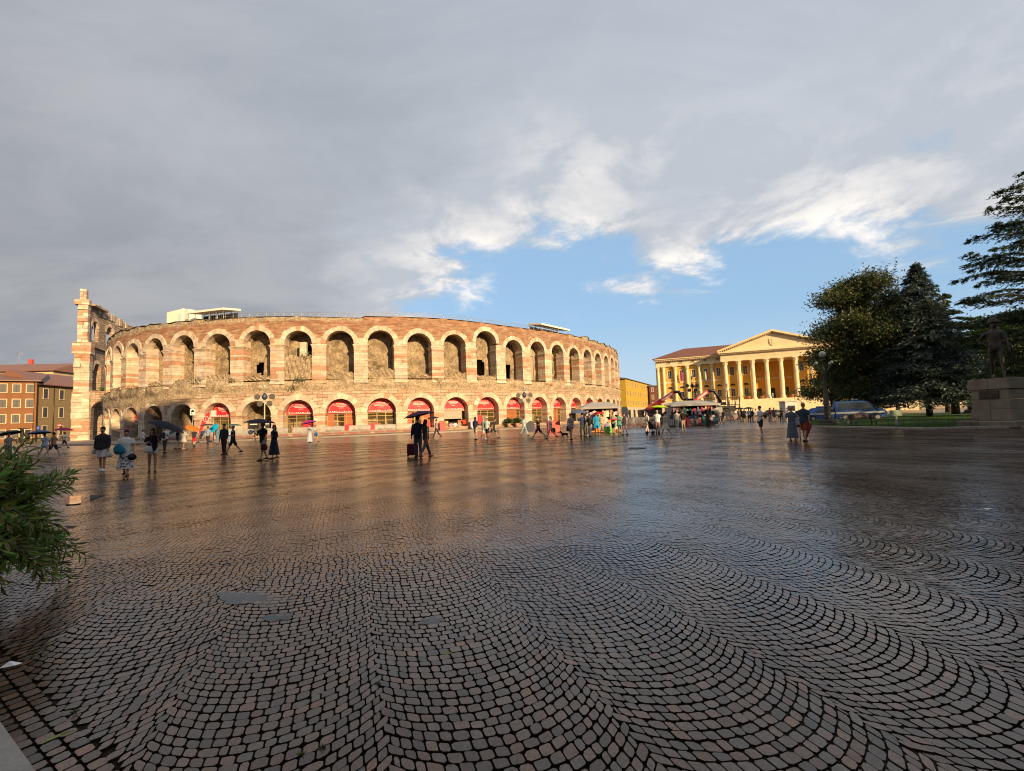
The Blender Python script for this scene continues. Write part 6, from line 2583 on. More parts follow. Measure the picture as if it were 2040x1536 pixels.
# ------------------------------------------------------------------ bicycle, bench, notice, statue pedestal
def bicycle(loc, rz, label, c):
    t = thing('bicycle', label, 'bicycle', loc, rz)
    for x in (-.52, .52):
        w = MB().tube([(x + .33 * math.cos(a), 0, .34 + .33 * math.sin(a)) for a in np.linspace(0, 2 * math.pi, 19)], .018, 5, caps=False).build('wheel', M['rubber'], t)
        sp_ = MB()
        for k in range(6):
            a = math.pi * k / 6
            sp_.tube([(x + .32 * math.cos(a), 0, .34 + .32 * math.sin(a)), (x - .32 * math.cos(a), 0, .34 - .32 * math.sin(a))], .004, 3)
        sp_.build('spokes', M['metal'], w, color=(.5, .5, .5))
    fr = MB()
    for a, b_ in (((-.52, .34), (-.05, .30)), ((-.05, .30), (-.18, .80)), ((-.52, .34), (-.16, .72)), ((-.16, .72), (.36, .78)), ((-.05, .30), (.38, .70)), ((.36, .9), (.52, .34))):
        fr.tube([(a[0], 0, a[1]), (b_[0], 0, b_[1])], .018, 6)
    fr.build('frame', M['paint'], t, color=c)
    MB().bbox(-.32, -.06, -.07, .07, .82, .87, .02).build('saddle', M['rubber'], t)
    MB().tube([(.36, -.26, .98), (.38, 0, .96), (.36, .26, .98)], .014, 5).build('handlebar', M['metal'], t, color=(.4, .4, .4))
    return t


bicycle(tuple(gpt(400, 884)), .1, 'parked bicycle beside the person in red shorts', (.08, .08, .09))
bicycle(tuple(gpt(1680, 850)), .2, 'pale bicycle leaning beside the bench at the lawn kerb', (.35, .36, .36))

q = gpt(1722, 851)
t = thing('park_bench', 'weathered wooden park bench at the edge of the lawn', 'bench', tuple(q), .12)
for k in range(4):
    MB().bbox(-1.05, 1.05, -.22 + k * .12, -.12 + k * .12, .43, .47, .008).build('seat_slat', M['wood'], t)
for k in range(3):
    MB().bbox(-1.05, 1.05, .27 + k * .03, .30 + k * .03, .58 + k * .14, .69 + k * .14, .008).build('back_slat', M['wood'], t)
for x in (-.85, .85):
    MB().box(x - .03, x + .03, -.22, -.16, 0, .43).box(x - .03, x + .03, .2, .27, 0, .95).box(x - .03, x + .03, -.22, .27, .39, .43).build('leg', M['iron'], t)
q = gpt(1787, 849)
t = thing('park_notice', 'pale green notice box on a white post at the lawn', 'sign', (q.x, q.y, 0), .05)
MB().bbox(-.06, .06, -.05, .05, 0, .75, .01).build('post', M['carwhite'], t)
MB().bbox(-.42, .42, -.10, .10, .72, 1.2, .03).build('box', M['paint'], t, color=(.20, .29, .21))
# low lawn fence
t = thing('lawn_fence', 'low black wire fence along the lawn edge', 'fence', (0, 0, 0))
ks_ = np.linspace(.79, 1.0, 40)
fpts = [Vector((k * (float(lawn_front(k)) + .35), float(lawn_front(k)) + .35, .1)) for k in ks_]
t.location = fpts[0]
off_ = fpts[0]
for p in fpts[::3]:
    MB().tube([(0, 0, 0), (0, 0, .55)], .014, 4).build('post', M['blackpaint'], t, loc=tuple(p - off_))
for z in (.2, .5):
    MB().tube([p - off_ + Vector((0, 0, z)) for p in fpts], .008, 4).build('rail', M['blackpaint'], t)
pk = MB()
for a_, b_ in zip(fpts, fpts[1:]):
    for q in (0, .33, .66):
        p = a_.lerp(b_, q) - off_
        pk.tube([p, p + Vector((0, 0, .55))], .006, 3)
pk.build('pickets', M['blackpaint'], t)['kind'] = 'stuff'

# statue pedestal
PRZ = .22
_cn = gpt(2018, 852)
PED = _cn + Matrix.Rotation(PRZ, 3, 'Z') @ Vector((1.0, 1.0, 0))
ped = thing('statue_pedestal', 'square stone pedestal with dark plaque on a wide base slab', 'pedestal', tuple(PED), PRZ)
MB().bbox(-1.55, 1.55, -1.55, 1.55, 0, .42, .05).build('base_slab', M['granite'], ped)
for k, (w, z0, z1) in enumerate(((1.02, .42, 1.12), (.98, 1.12, 1.72), (.96, 1.72, 2.34), (1.04, 2.34, 3.0))):
    for s in (-1, 1):
        MB().bbox(-w, w, -w if s < 0 else .004, -.004 if s < 0 else w, z0 + .004, z1 - .004, .02).build('course', M['granite'], ped)
pl_ = MB().bbox(-1.03, -.97, -.5, .5, 1.78, 2.26, .015).build('plaque', M['bronze'], ped)

# signs and flags by the arena
q = gpt(392, 882)
t = thing('feather_flag', 'red feather flag with a white information symbol', 'flag', (q.x, q.y, 0), .1)
MB().lathe([(.3, 0), (.28, .06), (.03, .1)], 10).build('base', M['blackpaint'], t)
MB().tube([(0, 0, 0), (.15, 0, 1.0), (.5, 0, 2.4), (.95, 0, 3.25), (1.2, 0, 3.45)], .018, 5).build('mast', M['metal'], t, color=(.5, .5, .5))
fl = [(.06, .55), (.42, 1.25), (1.02, 2.3), (1.35, 2.95), (1.35, 3.3), (1.18, 3.48), (.95, 3.3), (.5, 2.45), (.15, 1.05)]
fg = MB().prism(fl, -.012, .012).build('sail', M['cloth'], t, color=(.40, .035, .05))
rg = MB()
for a0, a1 in zip(np.linspace(0, 2 * math.pi, 17), np.linspace(0, 2 * math.pi, 17)[1:]):
    rg.tube([(.95 + .27 * math.cos(a), -.02, 2.65 + .33 * math.sin(a)) for a in (a0, a1)], .025, 4)
rg.build('ring', M['sign_white'], fg)
text_mesh('i', .55, M['sign_white'], 'lettering', fg, Matrix.Translation((.95, -.02, 2.64)) @ Matrix.Rotation(R(90), 4, 'X'))


def post_sign(px_, py_, h, shape, label, c, face):
    q = gpt(px_, py_)
    t = thing('post_sign', label, 'sign', (q.x, q.y, 0))
    MB().tube([(0, .03, 0), (0, .03, h)], .03, 6).build('post', M['metal'], t, color=(.35, .35, .35))
    if shape == 'round':
        d_ = MB().prism([(.32 * math.cos(a), h - .1 + .32 * math.sin(a)) for a in np.linspace(0, 2 * math.pi, 21)[:-1]], -.02, .0).build('disc', M['paint'], t, color=c)
        if face == 'bar':
            MB().box(-.24, .24, -.03, -.021, h - .16, h - .04).build('bar', M['sign_white'], d_)
        else:
            for k in range(3):
                MB().tube([(.14 * math.cos(a), -.025, h - .1 + .14 * math.sin(a)) for a in np.linspace(k * 2.1 + .3, k * 2.1 + 1.6, 6)], .02, 4).build('arrow', M['sign_white'], d_)
    else:
        d_ = MB().bbox(-.28, .28, -.02, 0, h - .55, h + .1, .005).build('plate', M['paint'], t, color=c)
        if face == 'car':
            MB().box(-.16, .16, -.03, -.021, h - .22, h - .06).box(-.10, .10, -.03, -.021, h - .06, h + .02).build('pictogram', M['blackpaint'], d_)
            MB().box(-.18, -.02, -.03, -.021, h - .42, h - .34).build('arrow', M['blackpaint'], d_)
    return t


post_sign(117, 884, 2.95, 'round', 'red no entry sign with a white bar on a thin post', (.50, .02, .02), 'bar')
post_sign(75, 886, 2.6, 'round', 'blue round sign with white arrows before the ochre house', (.02, .06, .28), 'arrows')
post_sign(383, 884, 3.6, 'square', 'white plate sign with black pictogram beside the feather flag', (.72, .70, .66), 'car')
post_sign(425, 884, 3.3, 'square', 'plain grey plate sign half hidden by the feather flag', (.55, .53, .50), '')
# stone posts and rail at the wing foot
for i_, off, lab in ((-3.7, 8.6, 'rounded pale stone post at the foot of the wing pier'), (-2.6, 8.6, 'rounded pale stone post behind the man in the black jacket'), (-4.6, 8.8, 'rounded pale stone post near the no entry sign')):
    c_ = aring(i_, off, 0)
    o = MB().lathe([(.30, -.03), (.30, .85), (.26, 1.05), (.15, 1.18), (.02, 1.22)], 12).build('stone_post', M['kerbstone'], loc=tuple(c_))
    tag(o, lab, 'bollard')
a_, b_ = Vector(aring(-4.5, 8.7, 0)), Vector(aring(-2.7, 8.6, 0))
t = thing('iron_railing', 'dark iron railing between the stone posts of the wing', 'railing', tuple(a_), math.atan2(b_.y - a_.y, b_.x - a_.x))
ln_ = (b_ - a_).length
for z in (.3, .75, 1.0):
    MB().tube([(0, 0, z), (ln_, 0, z)], .022, 5).build('rail', M['iron'], t)
for k in range(14):
    MB().tube([(ln_ * k / 13, 0, 0), (ln_ * k / 13, 0, 1.0)], .018, 5).build('bar', M['iron'], t)

# manhole cover, plates, litter, puddles
q = gpt(1270, 893)
o = MB().lathe([(.42, 0), (.42, .012), (.40, .016)], 24).build('manhole_cover', M['iron'], loc=(q.x, q.y, .008))
tag(o, 'round dark manhole cover in the wet paving', 'manhole cover')
M['mirror_wet'] = pm('wet_steel_plate', (.11, .10, .09), .04, .1, 3, spec=.9)
pts = [gpt(129, 992), gpt(161, 990), gpt(162, 1004), gpt(150, 1006), gpt(131, 1007)]
c_ = sum(pts, Vector()) / len(pts)
o = MB().prism([(v.x - c_.x, v.y - c_.y) for v in pts], 0, .012, 'z').build('steel_plate', M['mirror_wet'], loc=(c_.x, c_.y, .012))
tag(o, 'smooth wet plate in the paving gleaming with the arena reflection', 'cover plate')
pts = [gpt(179, 988), gpt(207, 988), gpt(179, 998)]
c_ = sum(pts, Vector()) / 3
o = MB().prism([(v.x - c_.x, v.y - c_.y) for v in pts], 0, .01, 'z').build('wedge_plate', M['dark'], loc=(c_.x, c_.y, .012))
tag(o, 'small black three cornered plate lying on the paving', 'cover plate')
def mat_water():
    m = bpy.data.materials.new('puddle_water')
    m.use_nodes = True
    nt = m.node_tree
    N, L = nt.nodes.new, nt.links.new
    tr = N('ShaderNodeBsdfTransparent')
    tr.inputs[0].default_value = (.62, .60, .57, 1)
    gl = N('ShaderNodeBsdfGlossy')
    gl.inputs['Roughness'].default_value = .04
    gl.inputs['Color'].default_value = (1, 1, 1, 1)
    fr = N('ShaderNodeFresnel')
    fr.inputs[0].default_value = 1.4
    mx = N('ShaderNodeMixShader')
    L(fr.outputs[0], mx.inputs[0])
    L(tr.outputs[0], mx.inputs[1])
    L(gl.outputs[0], mx.inputs[2])
    L(mx.outputs[0], nt.nodes['Material Output'].inputs[0])
    return m


M['water'] = mat_water()


def puddle(cx, cy, rx, ry, label, seed):
    c_ = gpt(cx, cy)
    r_ = random.Random(seed)
    pts = []
    for k in range(36):
        a = 2 * math.pi * k / 36
        w = 1 + .28 * math.sin(2 * a + seed) + .18 * math.sin(5 * a + seed * 2) + r_.uniform(-.09, .09)
        e = gpt(cx + rx * w * math.cos(a), cy + ry * w * math.sin(a))
        pts.append((e.x - c_.x, e.y - c_.y, 0))
    zz = float(height_field(np.array([c_.x, c_.y]))) + .001
    o = MB().add([(0, 0, 0)] + pts, [(0, k + 1, (k + 1) % 36 + 1) for k in range(36)]).build('puddle', M['water'], loc=(c_.x, c_.y, zz))
    if o.data.polygons[0].normal.z < 0:
        o.data.flip_normals()
    return tag(o, label, 'puddle')


puddle(508, 1192, 62, 17, 'shallow puddle on the setts below the golden sheen', 1.0)
puddle(552, 1228, 26, 9, 'smaller shallow puddle just this side of the long one', 2.3)
puddle(862, 1236, 30, 7, 'thin puddle in the hollow of a paving arc', 4.1)
q = gpt(20, 1333)
o = MB().add([(-.045, -.03, 0), (.05, -.02, .012), (.055, .03, .004), (-.04, .035, .018), (0, 0, .03)], [(0, 1, 4), (1, 2, 4), (2, 3, 4), (3, 0, 4), (3, 2, 1, 0)]).build('paper_scrap', M['sign_white'], loc=(q.x, q.y, .02))
tag(o, 'crumpled white paper scrap on the setts near the planter border', 'litter')
q = gpt(120, 1474)
M['yleaf'] = pm('fallen_leaf', (.22, .24, .02), .5, .15, 20)
o = MB().add([(-.07, -.012, 0), (0, -.014, .008), (.075, 0, .004), (0, .012, .01), (-.07, .0, .004)], [(0, 1, 3, 4), (1, 2, 3), (4, 3, 1, 0), (3, 2, 1)]).build('fallen_leaf', M['yleaf'], loc=(q.x, q.y, .018), rz=.75)
tag(o, 'yellow green oleander leaf lying on the setts', 'leaf')
for px_, py_, s_, lab in ((1970, 1017, .06, 'bright paper scrap far out on the dark paving'), (1836, 1128, .025, 'tiny pale scrap between two paving arcs'), (895, 1309, .03, 'small straw coloured leaf on the near setts')):
    q = gpt(px_, py_)
    o = MB().add([(-s_, -s_ * .4, 0), (s_, -s_ * .3, .01), (s_ * .8, s_ * .4, 0), (-s_ * .7, s_ * .5, .012)], [(0, 1, 2, 3), (3, 2, 1, 0)]).build('paper_scrap', M['sign_white'] if s_ != .03 else M['yleaf'], loc=(q.x, q.y, .02))
    tag(o, lab, 'litter')


# ================================================================== people
def ellipse_loft(mb, rings, n=10):
    """rings: (centre Vector, rx, ry, heading angle)"""
    o = len(mb.v)
    for c, rx, ry in rings:
        for j in range(n):
            a = 2 * math.pi * j / n
            mb.v.append((c[0] + rx * math.cos(a), c[1] + ry * math.sin(a), c[2]))
    for k in range(len(rings) - 1):
        for j in range(n):
            j2 = (j + 1) % n
            mb.f.append([o + k * n + j, o + k * n + j2, o + (k + 1) * n + j2, o + (k + 1) * n + j])
            mb.mi.append(0)
            mb.sm.append(True)
    mb.f.append([o + j for j in reversed(range(n))])
    mb.f.append([o + (len(rings) - 1) * n + j for j in range(n)])
    mb.mi += [0, 0]
    mb.sm += [True, True]
    return mb


def ball(mb, c, rx, ry, rz, n=10, m=7):
    rings = []
    for k in range(m):
        t = math.pi * (k + .5) / m
        rings.append(((c[0], c[1], c[2] - rz * math.cos(t)), rx * math.sin(t), ry * math.sin(t)))
    return ellipse_loft(mb, rings, n)


def remesh(mb, voxel, name, mat, parent, color, smooth_it=3, extra=None):
    """fuse overlapping shapes into one continuous skin"""
    me = bpy.data.meshes.new('tmp')
    me.from_pydata(mb.v, [], mb.f)
    ob = bpy.data.objects.new('tmp', me)
    md = ob.modifiers.new('r', 'REMESH')
    md.mode = 'VOXEL'
    md.voxel_size = voxel
    md.use_smooth_shade = True
    if smooth_it:
        sm_ = ob.modifiers.new('s', 'SMOOTH')
        sm_.factor = .5
        sm_.iterations = smooth_it
    m2 = evaluated_mesh(ob)
    bpy.data.objects.remove(ob)
    bpy.data.meshes.remove(me)
    if extra is not None and extra.v:
        bm = bmesh.new()
        bm.from_mesh(m2)
        m3 = bpy.data.meshes.new('tmp')
        m3.from_pydata(extra.v, [], extra.f)
        m3.polygons.foreach_set('use_smooth', [True] * len(m3.polygons))
        bm.from_mesh(m3)
        bm.to_mesh(m2)
        bm.free()
        bpy.data.meshes.remove(m3)
    m2.materials.clear()
    m2.materials.append(mat)
    m2.polygons.foreach_set('use_smooth', [True] * len(m2.polygons))
    m2.name = name
    return link(name, m2, parent, color=color)


SKINS = [(.45, .26, .17), (.38, .21, .13), (.50, .30, .20), (.30, .16, .10)]


def hand(ex, wrist, dirv, side, curl=.5, s=1.0):
    """palm, four fingers of unequal length and a thumb, rooted in the wrist"""
    d = dirv.normalized()
    x = d.cross(Vector((0, 1, 0)))
    if x.length < .1:
        x = d.cross(Vector((1, 0, 0)))
    x.normalize()
    y = d.cross(x)
    ex.tube([wrist - d * .02, wrist + d * .03, wrist + d * .085], [.022 * s, .034 * s, .036 * s], 6, sq=.55)
    for k, (off, l) in enumerate(((-.026, .062), (-.009, .074), (.009, .070), (.026, .056))):
        b0 = wrist + d * .08 + y * off * s
        b1 = b0 + d * l * .5 * s + x * side * .010 * curl
        b2 = b1 + (d * (1 - curl * .6) + x * side * curl * .8).normalized() * l * .5 * s
        ex.tube([b0, b1, b2], [.0095 * s, .0085 * s, .006 * s], 5)
    t0 = wrist + d * .03 - y * .03 * s
    t1 = t0 - y * .026 * s + d * .028 * s
    ex.tube([t0, t1, t1 + d * .03 * s + x * side * .008], [.011 * s, .0095 * s, .007 * s], 5)


def person(px_, py_, label, head=180, h=1.72, skin=0, hair=(.03, .02, .015), top=(.2, .2, .2), sleeve='short', bottom='trousers', bc=(.05, .05, .06),
           shoes=(.04, .04, .04), stride=.35, arms=('down', 'down'), hat=None, hairlen='short', dress=None, backpack=None, bag=None, loc=None, fat=1.0, vox=.031, hood=False, lean=0.0, group=None, dresslen=.45):
    """head: heading in degrees, 180 = towards the camera, 0 = away, 90 = to the picture's left, -90 = to its right"""
    p = gpt(px_, py_) if loc is None else Vector(loc)
    sc = h / 1.75
    t = thing('person', label, 'person', tuple(p), R(head), group)
    t.scale = (sc, sc, sc)
    sk = SKINS[skin]
    body, ex = MB(), MB()
    # legs: local y is forward
    a = stride * .55
    hips, knees, ankles, toes = [], [], [], []
    for s, ang in ((-1, a), (1, -a)):
        hp = Vector((s * .09, 0, .92))
        kn = hp + Vector((0, math.sin(ang), -math.cos(ang))) * .44
        a2 = ang - (.55 * abs(a) if ang < 0 else .08)
        an = kn + Vector((0, math.sin(a2), -math.cos(a2))) * .41
        hips.append(hp)
        knees.append(kn)
        ankles.append(an)
    low = min(v.z for v in ankles) - .075
    for L_ in (hips, knees, ankles):
        for v in L_:
            v.z -= low
    zb = -low
    for s, hp, kn, an in zip((-1, 1), hips, knees, ankles):
        body.tube([hp + Vector((0, 0, .05)), hp.lerp(kn, .5), kn, kn.lerp(an, .35) + Vector((0, -.01, 0)), an], [.085 * fat, .074 * fat, .054, .052, .036], 9)
        body.tube([an + Vector((0, -.05, -.03)), an + Vector((0, .06, -.045)), an + Vector((0, .16, -.055))], [.036, .038, .026], 7)
    Z = lambda z: z + zb
    ln = lambda z: Vector((0, lean * max(0, z - .92), Z(z)))
    ellipse_loft(body, [(ln(.86), .14 * fat, .10 * fat), (ln(.96), .16 * fat, .115 * fat), (ln(1.10), .140 * fat, .10 * fat), (ln(1.28), .165 * fat, .115 * fat), (ln(1.41), .185, .10), (ln(1.47), .10, .07), (ln(1.50), .055, .055), (ln(1.58), .052, .052)])
    hc = ln(1.635) + Vector((0, .01, 0))
    ball(body, hc, .077, .095, .118, 12, 9)
    ball(body, hc + Vector((0, .02, -.055)), .058, .075, .06)                    # jaw
    body.tube([hc + Vector((0, .085, .02)), hc + Vector((0, .112, -.018)), hc + Vector((0, .09, -.03))], [.010, .016, .008], 5)   # nose
    for s in (-1, 1):
        ball(body, hc + Vector((s * .08, -.005, -.005)), .012, .02, .03, 6, 5)   # ears
    # arms
    wr = []
    for s, mode in zip((-1, 1), arms):
        sh = ln(1.405) + Vector((s * .185, 0, 0))
        sw = -s * a * .8
        if mode == 'down':
            el = sh + Vector((s * .05, math.sin(sw) * .28, -.28))
            w_ = el + Vector((s * .01, math.sin(sw) * .24 + .06, -.24))
        elif mode == 'up':       # hand in front of the shoulder, holding a shaft
            el = sh + Vector((s * .06, .10, -.24))
            w_ = el + Vector((-s * .07, .20, .13))
        elif mode == 'fwd':      # forearm level, e.g. holding a bag or a phone
            el = sh + Vector((s * .06, -.01, -.27))
            w_ = el + Vector((-s * .07, .22, .04))
        elif mode == 'out':
            el = sh + Vector((s * .13, .06, -.24))
            w_ = el + Vector((s * .10, .18, -.05))
        elif mode == 'push':
            el = sh + Vector((s * .05, .12, -.24))
            w_ = el + Vector((0, .23, -.02))
        elif mode == 'hip':
            el = sh + Vector((s * .17, -.06, -.22))
            w_ = el + Vector((-s * .15, .10, -.14))
        elif mode == 'raise':
            el = sh + Vector((s * .16, .10, .12))
            w_ = el + Vector((s * .02, .08, .24))
        body.tube([sh + Vector((-s * .04, 0, .0)), sh, sh.lerp(el, .5), el, el.lerp(w_, .4), w_], [.05, .052, .046 * fat, .037, .035, .025], 8)
        hand(ex, w_, (w_ - el), -s, .6)
        wr.append((sh, el, w_))
    remesh(body, vox, 'body', M['skin'], t, sk, 3, ex)
    # eyes and mouth, tiny at this distance
    fc = MB()
    for s in (-1, 1):
        ball(fc, hc + Vector((s * .031, .088, .015)), .011, .008, .007, 6, 4)
    fc.tube([hc + Vector((-.022, .086, -.06)), hc + Vector((0, .094, -.062)), hc + Vector((.022, .086, -.06))], .005, 4)
    fc.build('face_features', M['skin'], t, color=(.06, .025, .02))['kind'] = 'stuff'
    # hair
    if hair is not None and not hood:
        hm = MB()
        ball(hm, hc + Vector((0, -.014, .042)), .090, .102, .098, 12, 8)
        if hairlen == 'long':
            ellipse_loft(hm, [(hc + Vector((0, -.05, .04)), .088, .07), (hc + Vector((0, -.065, -.08)), .10, .06), (hc + Vector((0, -.075, -.22)), .095, .045), (hc + Vector((0, -.08, -.33)), .06, .03)])
        elif hairlen == 'bun':
            ball(hm, hc + Vector((0, -.12, .06)), .045, .045, .045, 8, 6)
        remesh(hm, .024, 'hair', M['cloth'], t, hair, 2)
    if hat is not None:
        ht = MB()
        ht.lathe([(.098, .0), (.096, .05), (.075, .095), (.02, .11)], 12, (hc.x, hc.y - .005, hc.z + .055))
        ht.add([(hc.x - .07, hc.y + .08, hc.z + .06), (hc.x + .07, hc.y + .08, hc.z + .06), (hc.x + .05, hc.y + .17, hc.z + .045), (hc.x - .05, hc.y + .17, hc.z + .045), (hc.x - .07, hc.y + .08, hc.z + .072), (hc.x + .07, hc.y + .08, hc.z + .072), (hc.x + .05, hc.y + .17, hc.z + .053), (hc.x - .05, hc.y + .17, hc.z + .053)],
               [(0, 3, 2, 1), (4, 5, 6, 7), (0, 1, 5, 4), (1, 2, 6, 5), (2, 3, 7, 6), (3, 0, 4, 7)])
        ht.build('cap', M['cloth'], t, color=hat)
    g = .016
    if hood:
        hm = MB()
        ball(hm, hc + Vector((0, -.018, .0)), .098, .105, .145, 12, 8)
        hm.tube([hc + Vector((0, -.03, -.1)), ln(1.44)], [.085, .12], 10)
        remesh(hm, .02, 'hood', M['cloth'], t, top, 2)
    # upper garment
    if top is not None:
        sh_m = MB()
        zlow = .84 if dress is None else .95
        ellipse_loft(sh_m, [(ln(zlow), .165 * fat + g, .12 * fat + g), (ln(.97), .165 * fat + g, .12 * fat + g), (ln(1.12), .148 * fat + g, .108 * fat + g), (ln(1.28), .168 * fat + g, .118 * fat + g), (ln(1.405), .190 + g, .104 + g), (ln(1.475), .10, .078), (ln(1.495), .068, .066)])
        for (sh, el, w_) in wr:
            if sleeve == 'none':
                continue
            pts = [sh + Vector((0, 0, .0)), sh.lerp(el, .5), sh.lerp(el, .72)] if sleeve == 'short' else [sh, sh.lerp(el, .5), el, el.lerp(w_, .5), w_.lerp(el, .06)]
            rr = [.068, .066 * fat, .066] if sleeve == 'short' else [.068, .064, .055, .05, .042]
            sh_m.tube(pts, rr, 9)
        remesh(sh_m, vox, 'shirt' if dress is None else 'bodice', M['cloth'], t, top, 2)
    # lower garment
    if dress is not None:
        z0 = dresslen
        wv = .24 if z0 > .6 else .27
        n_ = 18
        sk_m = MB()
        rings = []
        for k in range(7):
            u = k / 6
            z = 1.02 + (z0 - 1.02) * u
            rings.append((z, .155 * fat + (wv - .155) * u ** .8, .115 * fat + (wv * .85 - .115) * u ** .8, u))
        o = 0
        for (z, rx, ry, u) in rings:
            for j in range(n_):
                an_ = 2 * math.pi * j / n_
                fl_ = 1 + .07 * u * math.cos(an_ * 6 + z * 3)
                sk_m.v.append((rx * fl_ * math.cos(an_), ry * fl_ * math.sin(an_) + stride * .06 * u * math.sin(an_), Z(z)))
        for k in range(6):
            for j in range(n_):
                j2 = (j + 1) % n_
                sk_m.f.append([k * n_ + j, k * n_ + j2, (k + 1) * n_ + j2, (k + 1) * n_ + j])
                sk_m.mi.append(0)
                sk_m.sm.append(True)
        sk_m.f.append(list(range(n_)))
        sk_m.mi.append(0)
        sk_m.sm.append(True)
        sk_m.build('skirt', M['print_cloth'] if dress == 'print' else M['cloth'], t, color=(.6, .58, .55) if dress == 'print' else dress)
    else:
        tr = MB()
        ellipse_loft(tr, [(ln(.84), .155 * fat, .115 * fat), (ln(.90), .165 * fat + .006, .122 * fat), (ln(.99), .158 * fat + .008, .116 * fat)])
        for hp, kn, an in zip(hips, knees, ankles):
            if bottom == 'trousers':
                tr.tube([hp + Vector((0, 0, .04)), hp.lerp(kn, .5), kn, kn.lerp(an, .5), an + Vector((0, 0, .02))], [.098 * fat, .088 * fat, .070, .064, .056], 9)
            elif bottom == 'shorts':
                tr.tube([hp + Vector((0, 0, .04)), hp.lerp(kn, .5), hp.lerp(kn, .9)], [.100 * fat, .096 * fat, .092 * fat], 9)
            elif bottom == 'brief':
                tr.tube([hp + Vector((0, 0, .04)), hp.lerp(kn, .28), hp.lerp(kn, .45)], [.100 * fat, .096 * fat, .094 * fat], 9)
        remesh(tr, vox, 'trousers' if bottom == 'trousers' else 'shorts', M['cloth'], t, bc, 2)
    for an in ankles:
        s_ = MB()
        s_.tube([an + Vector((0, -.062, -.034)), an + Vector((0, .05, -.040)), an + Vector((0, .17, -.055))], [.042, .045, .032], 8)
        s_.add([(an.x - .042, an.y - .10, an.z - .077), (an.x + .042, an.y - .10, an.z - .077), (an.x + .045, an.y + .19, an.z - .077), (an.x - .045, an.y + .19, an.z - .077), (an.x - .042, an.y - .10, an.z - .05), (an.x + .042, an.y - .10, an.z - .05), (an.x + .045, an.y + .19, an.z - .055), (an.x - .045, an.y + .19, an.z - .055)],
               [(0, 3, 2, 1), (4, 5, 6, 7), (0, 1, 5, 4), (1, 2, 6, 5), (2, 3, 7, 6), (3, 0, 4, 7)])
        s_.build('shoe', M['cloth'], t, color=shoes)
    if backpack is not None:
        b_ = MB().bbox(-.15, .15, -.32 , -.13, Z(1.0), Z(1.42), .05).build('backpack', M['cloth'], t, color=backpack)
        b_['label'] = 'backpack worn on the back'
    t['_w'] = [tuple(wr[0][2]), tuple(wr[1][2])]
    return t


def hand_world(t, side):
    w = Vector(t['_w'][side])
    rz = t.rotation_euler[2]
    return Vector(t.location) + Matrix.Rotation(rz, 3, 'Z') @ (w * t.scale[0])


def umbrella(hold, tilt, r, colr, label, length=.72, rib=.34):
    """open umbrella: hold point, tilt vector of the shaft (unit, upwards), canopy radius"""
    up = Vector(tilt).normalized()
    q = up.to_track_quat('Z', 'Y').to_matrix().to_4x4()
    t = tag(empty('umbrella'), label, 'umbrella')
    t.matrix_world = Matrix.Translation(hold) @ q
    MB().tube([(0, 0, -.12), (0, 0, length)], .008, 6).build('shaft', M['metal'], t, color=(.2, .2, .2))
    MB().tube([(0, 0, -.05), (0, 0, -.15), (.03, 0, -.19), (.05, 0, -.15)], .014, 6).build('handle', M['blackpaint'], t)
    n, m = 16, 6
    vs, fs = [(0, 0, length)], []
    for k in range(1, m + 1):
        u = k / m
        for j in range(n):
            a = 2 * math.pi * j / n
            mid = (j % 2) * (.055 * u)
            rr = r * u * (1 - mid)
            vs.append((rr * math.cos(a), rr * math.sin(a), length - rib * r * (u ** 1.9) - .02 * mid + (j % 2) * .02 * u))
    for j in range(n):
        fs.append((0, 1 + j, 1 + (j + 1) % n))
    for k in range(m - 1):
        for j in range(n):
            fs.append((1 + k * n + j, 1 + (k + 1) * n + j, 1 + (k + 1) * n + (j + 1) % n, 1 + k * n + (j + 1) % n))
    cn = MB().add(vs, fs, smooth=True).build('canopy', M['cloth'], t, color=colr)
    for j in range(0, n, 2):
        a = 2 * math.pi * j / n
        MB().tube([(r * u * math.cos(a), r * u * math.sin(a), length - rib * r * u ** 1.9 - .008) for u in (.05, .35, .7, 1.0)], .004, 4).build('rib', M['metal'], t, color=(.15, .15, .15))
    MB().tube([(0, 0, length), (0, 0, length + .06)], .006, 5).build('tip', M['blackpaint'], t)
    return t


def carried(name, label, cat, loc, rz, parts):
    t = thing(name, label, cat, tuple(loc), rz)
    for nm, mb, c in parts:
        mb.build(nm, M['cloth'], t, color=c)
    return t


def handbag(loc, label, c, s=1.0, rz=0.0):
    return carried('handbag', label, 'bag', loc, rz, [('pouch', ellipse_loft(MB(), [((0, 0, -.44 * s), .11 * s, .05 * s), ((.01 * s, 0, -.39 * s), .15 * s, .07 * s), ((0, 0, -.27 * s), .14 * s, .06 * s), ((0, 0, -.17 * s), .10 * s, .03 * s)], 12), c), ('strap', MB().tube([(-.13 * s, 0, -.18 * s), (-.05 * s, 0, .0), (.05 * s, 0, .0), (.13 * s, 0, -.18 * s)], .008, 5), c)])


def print_cloth():
    m = bpy.data.materials.new('print_cloth')
    m.use_nodes = True
    nt = m.node_tree
    b = nt.nodes['Principled BSDF']
    tc = nt.nodes.new('ShaderNodeTexCoord')
    vo = nt.nodes.new('ShaderNodeTexVoronoi')
    vo.inputs['Scale'].default_value = 11
    nt.links.new(tc.outputs['Object'], vo.inputs['Vector'])
    cr = nt.nodes.new('ShaderNodeValToRGB')
    cr.color_ramp.elements[0].position = .28
    cr.color_ramp.elements[0].color = (.06, .06, .07, 1)
    cr.color_ramp.elements[1].position = .42
    cr.color_ramp.elements[1].color = (.55, .54, .52, 1)
    nt.links.new(vo.outputs['Distance'], cr.inputs[0])
    nt.links.new(cr.outputs[0], b.inputs['Base Color'])
    b.inputs['Roughness'].default_value = .85
    return m


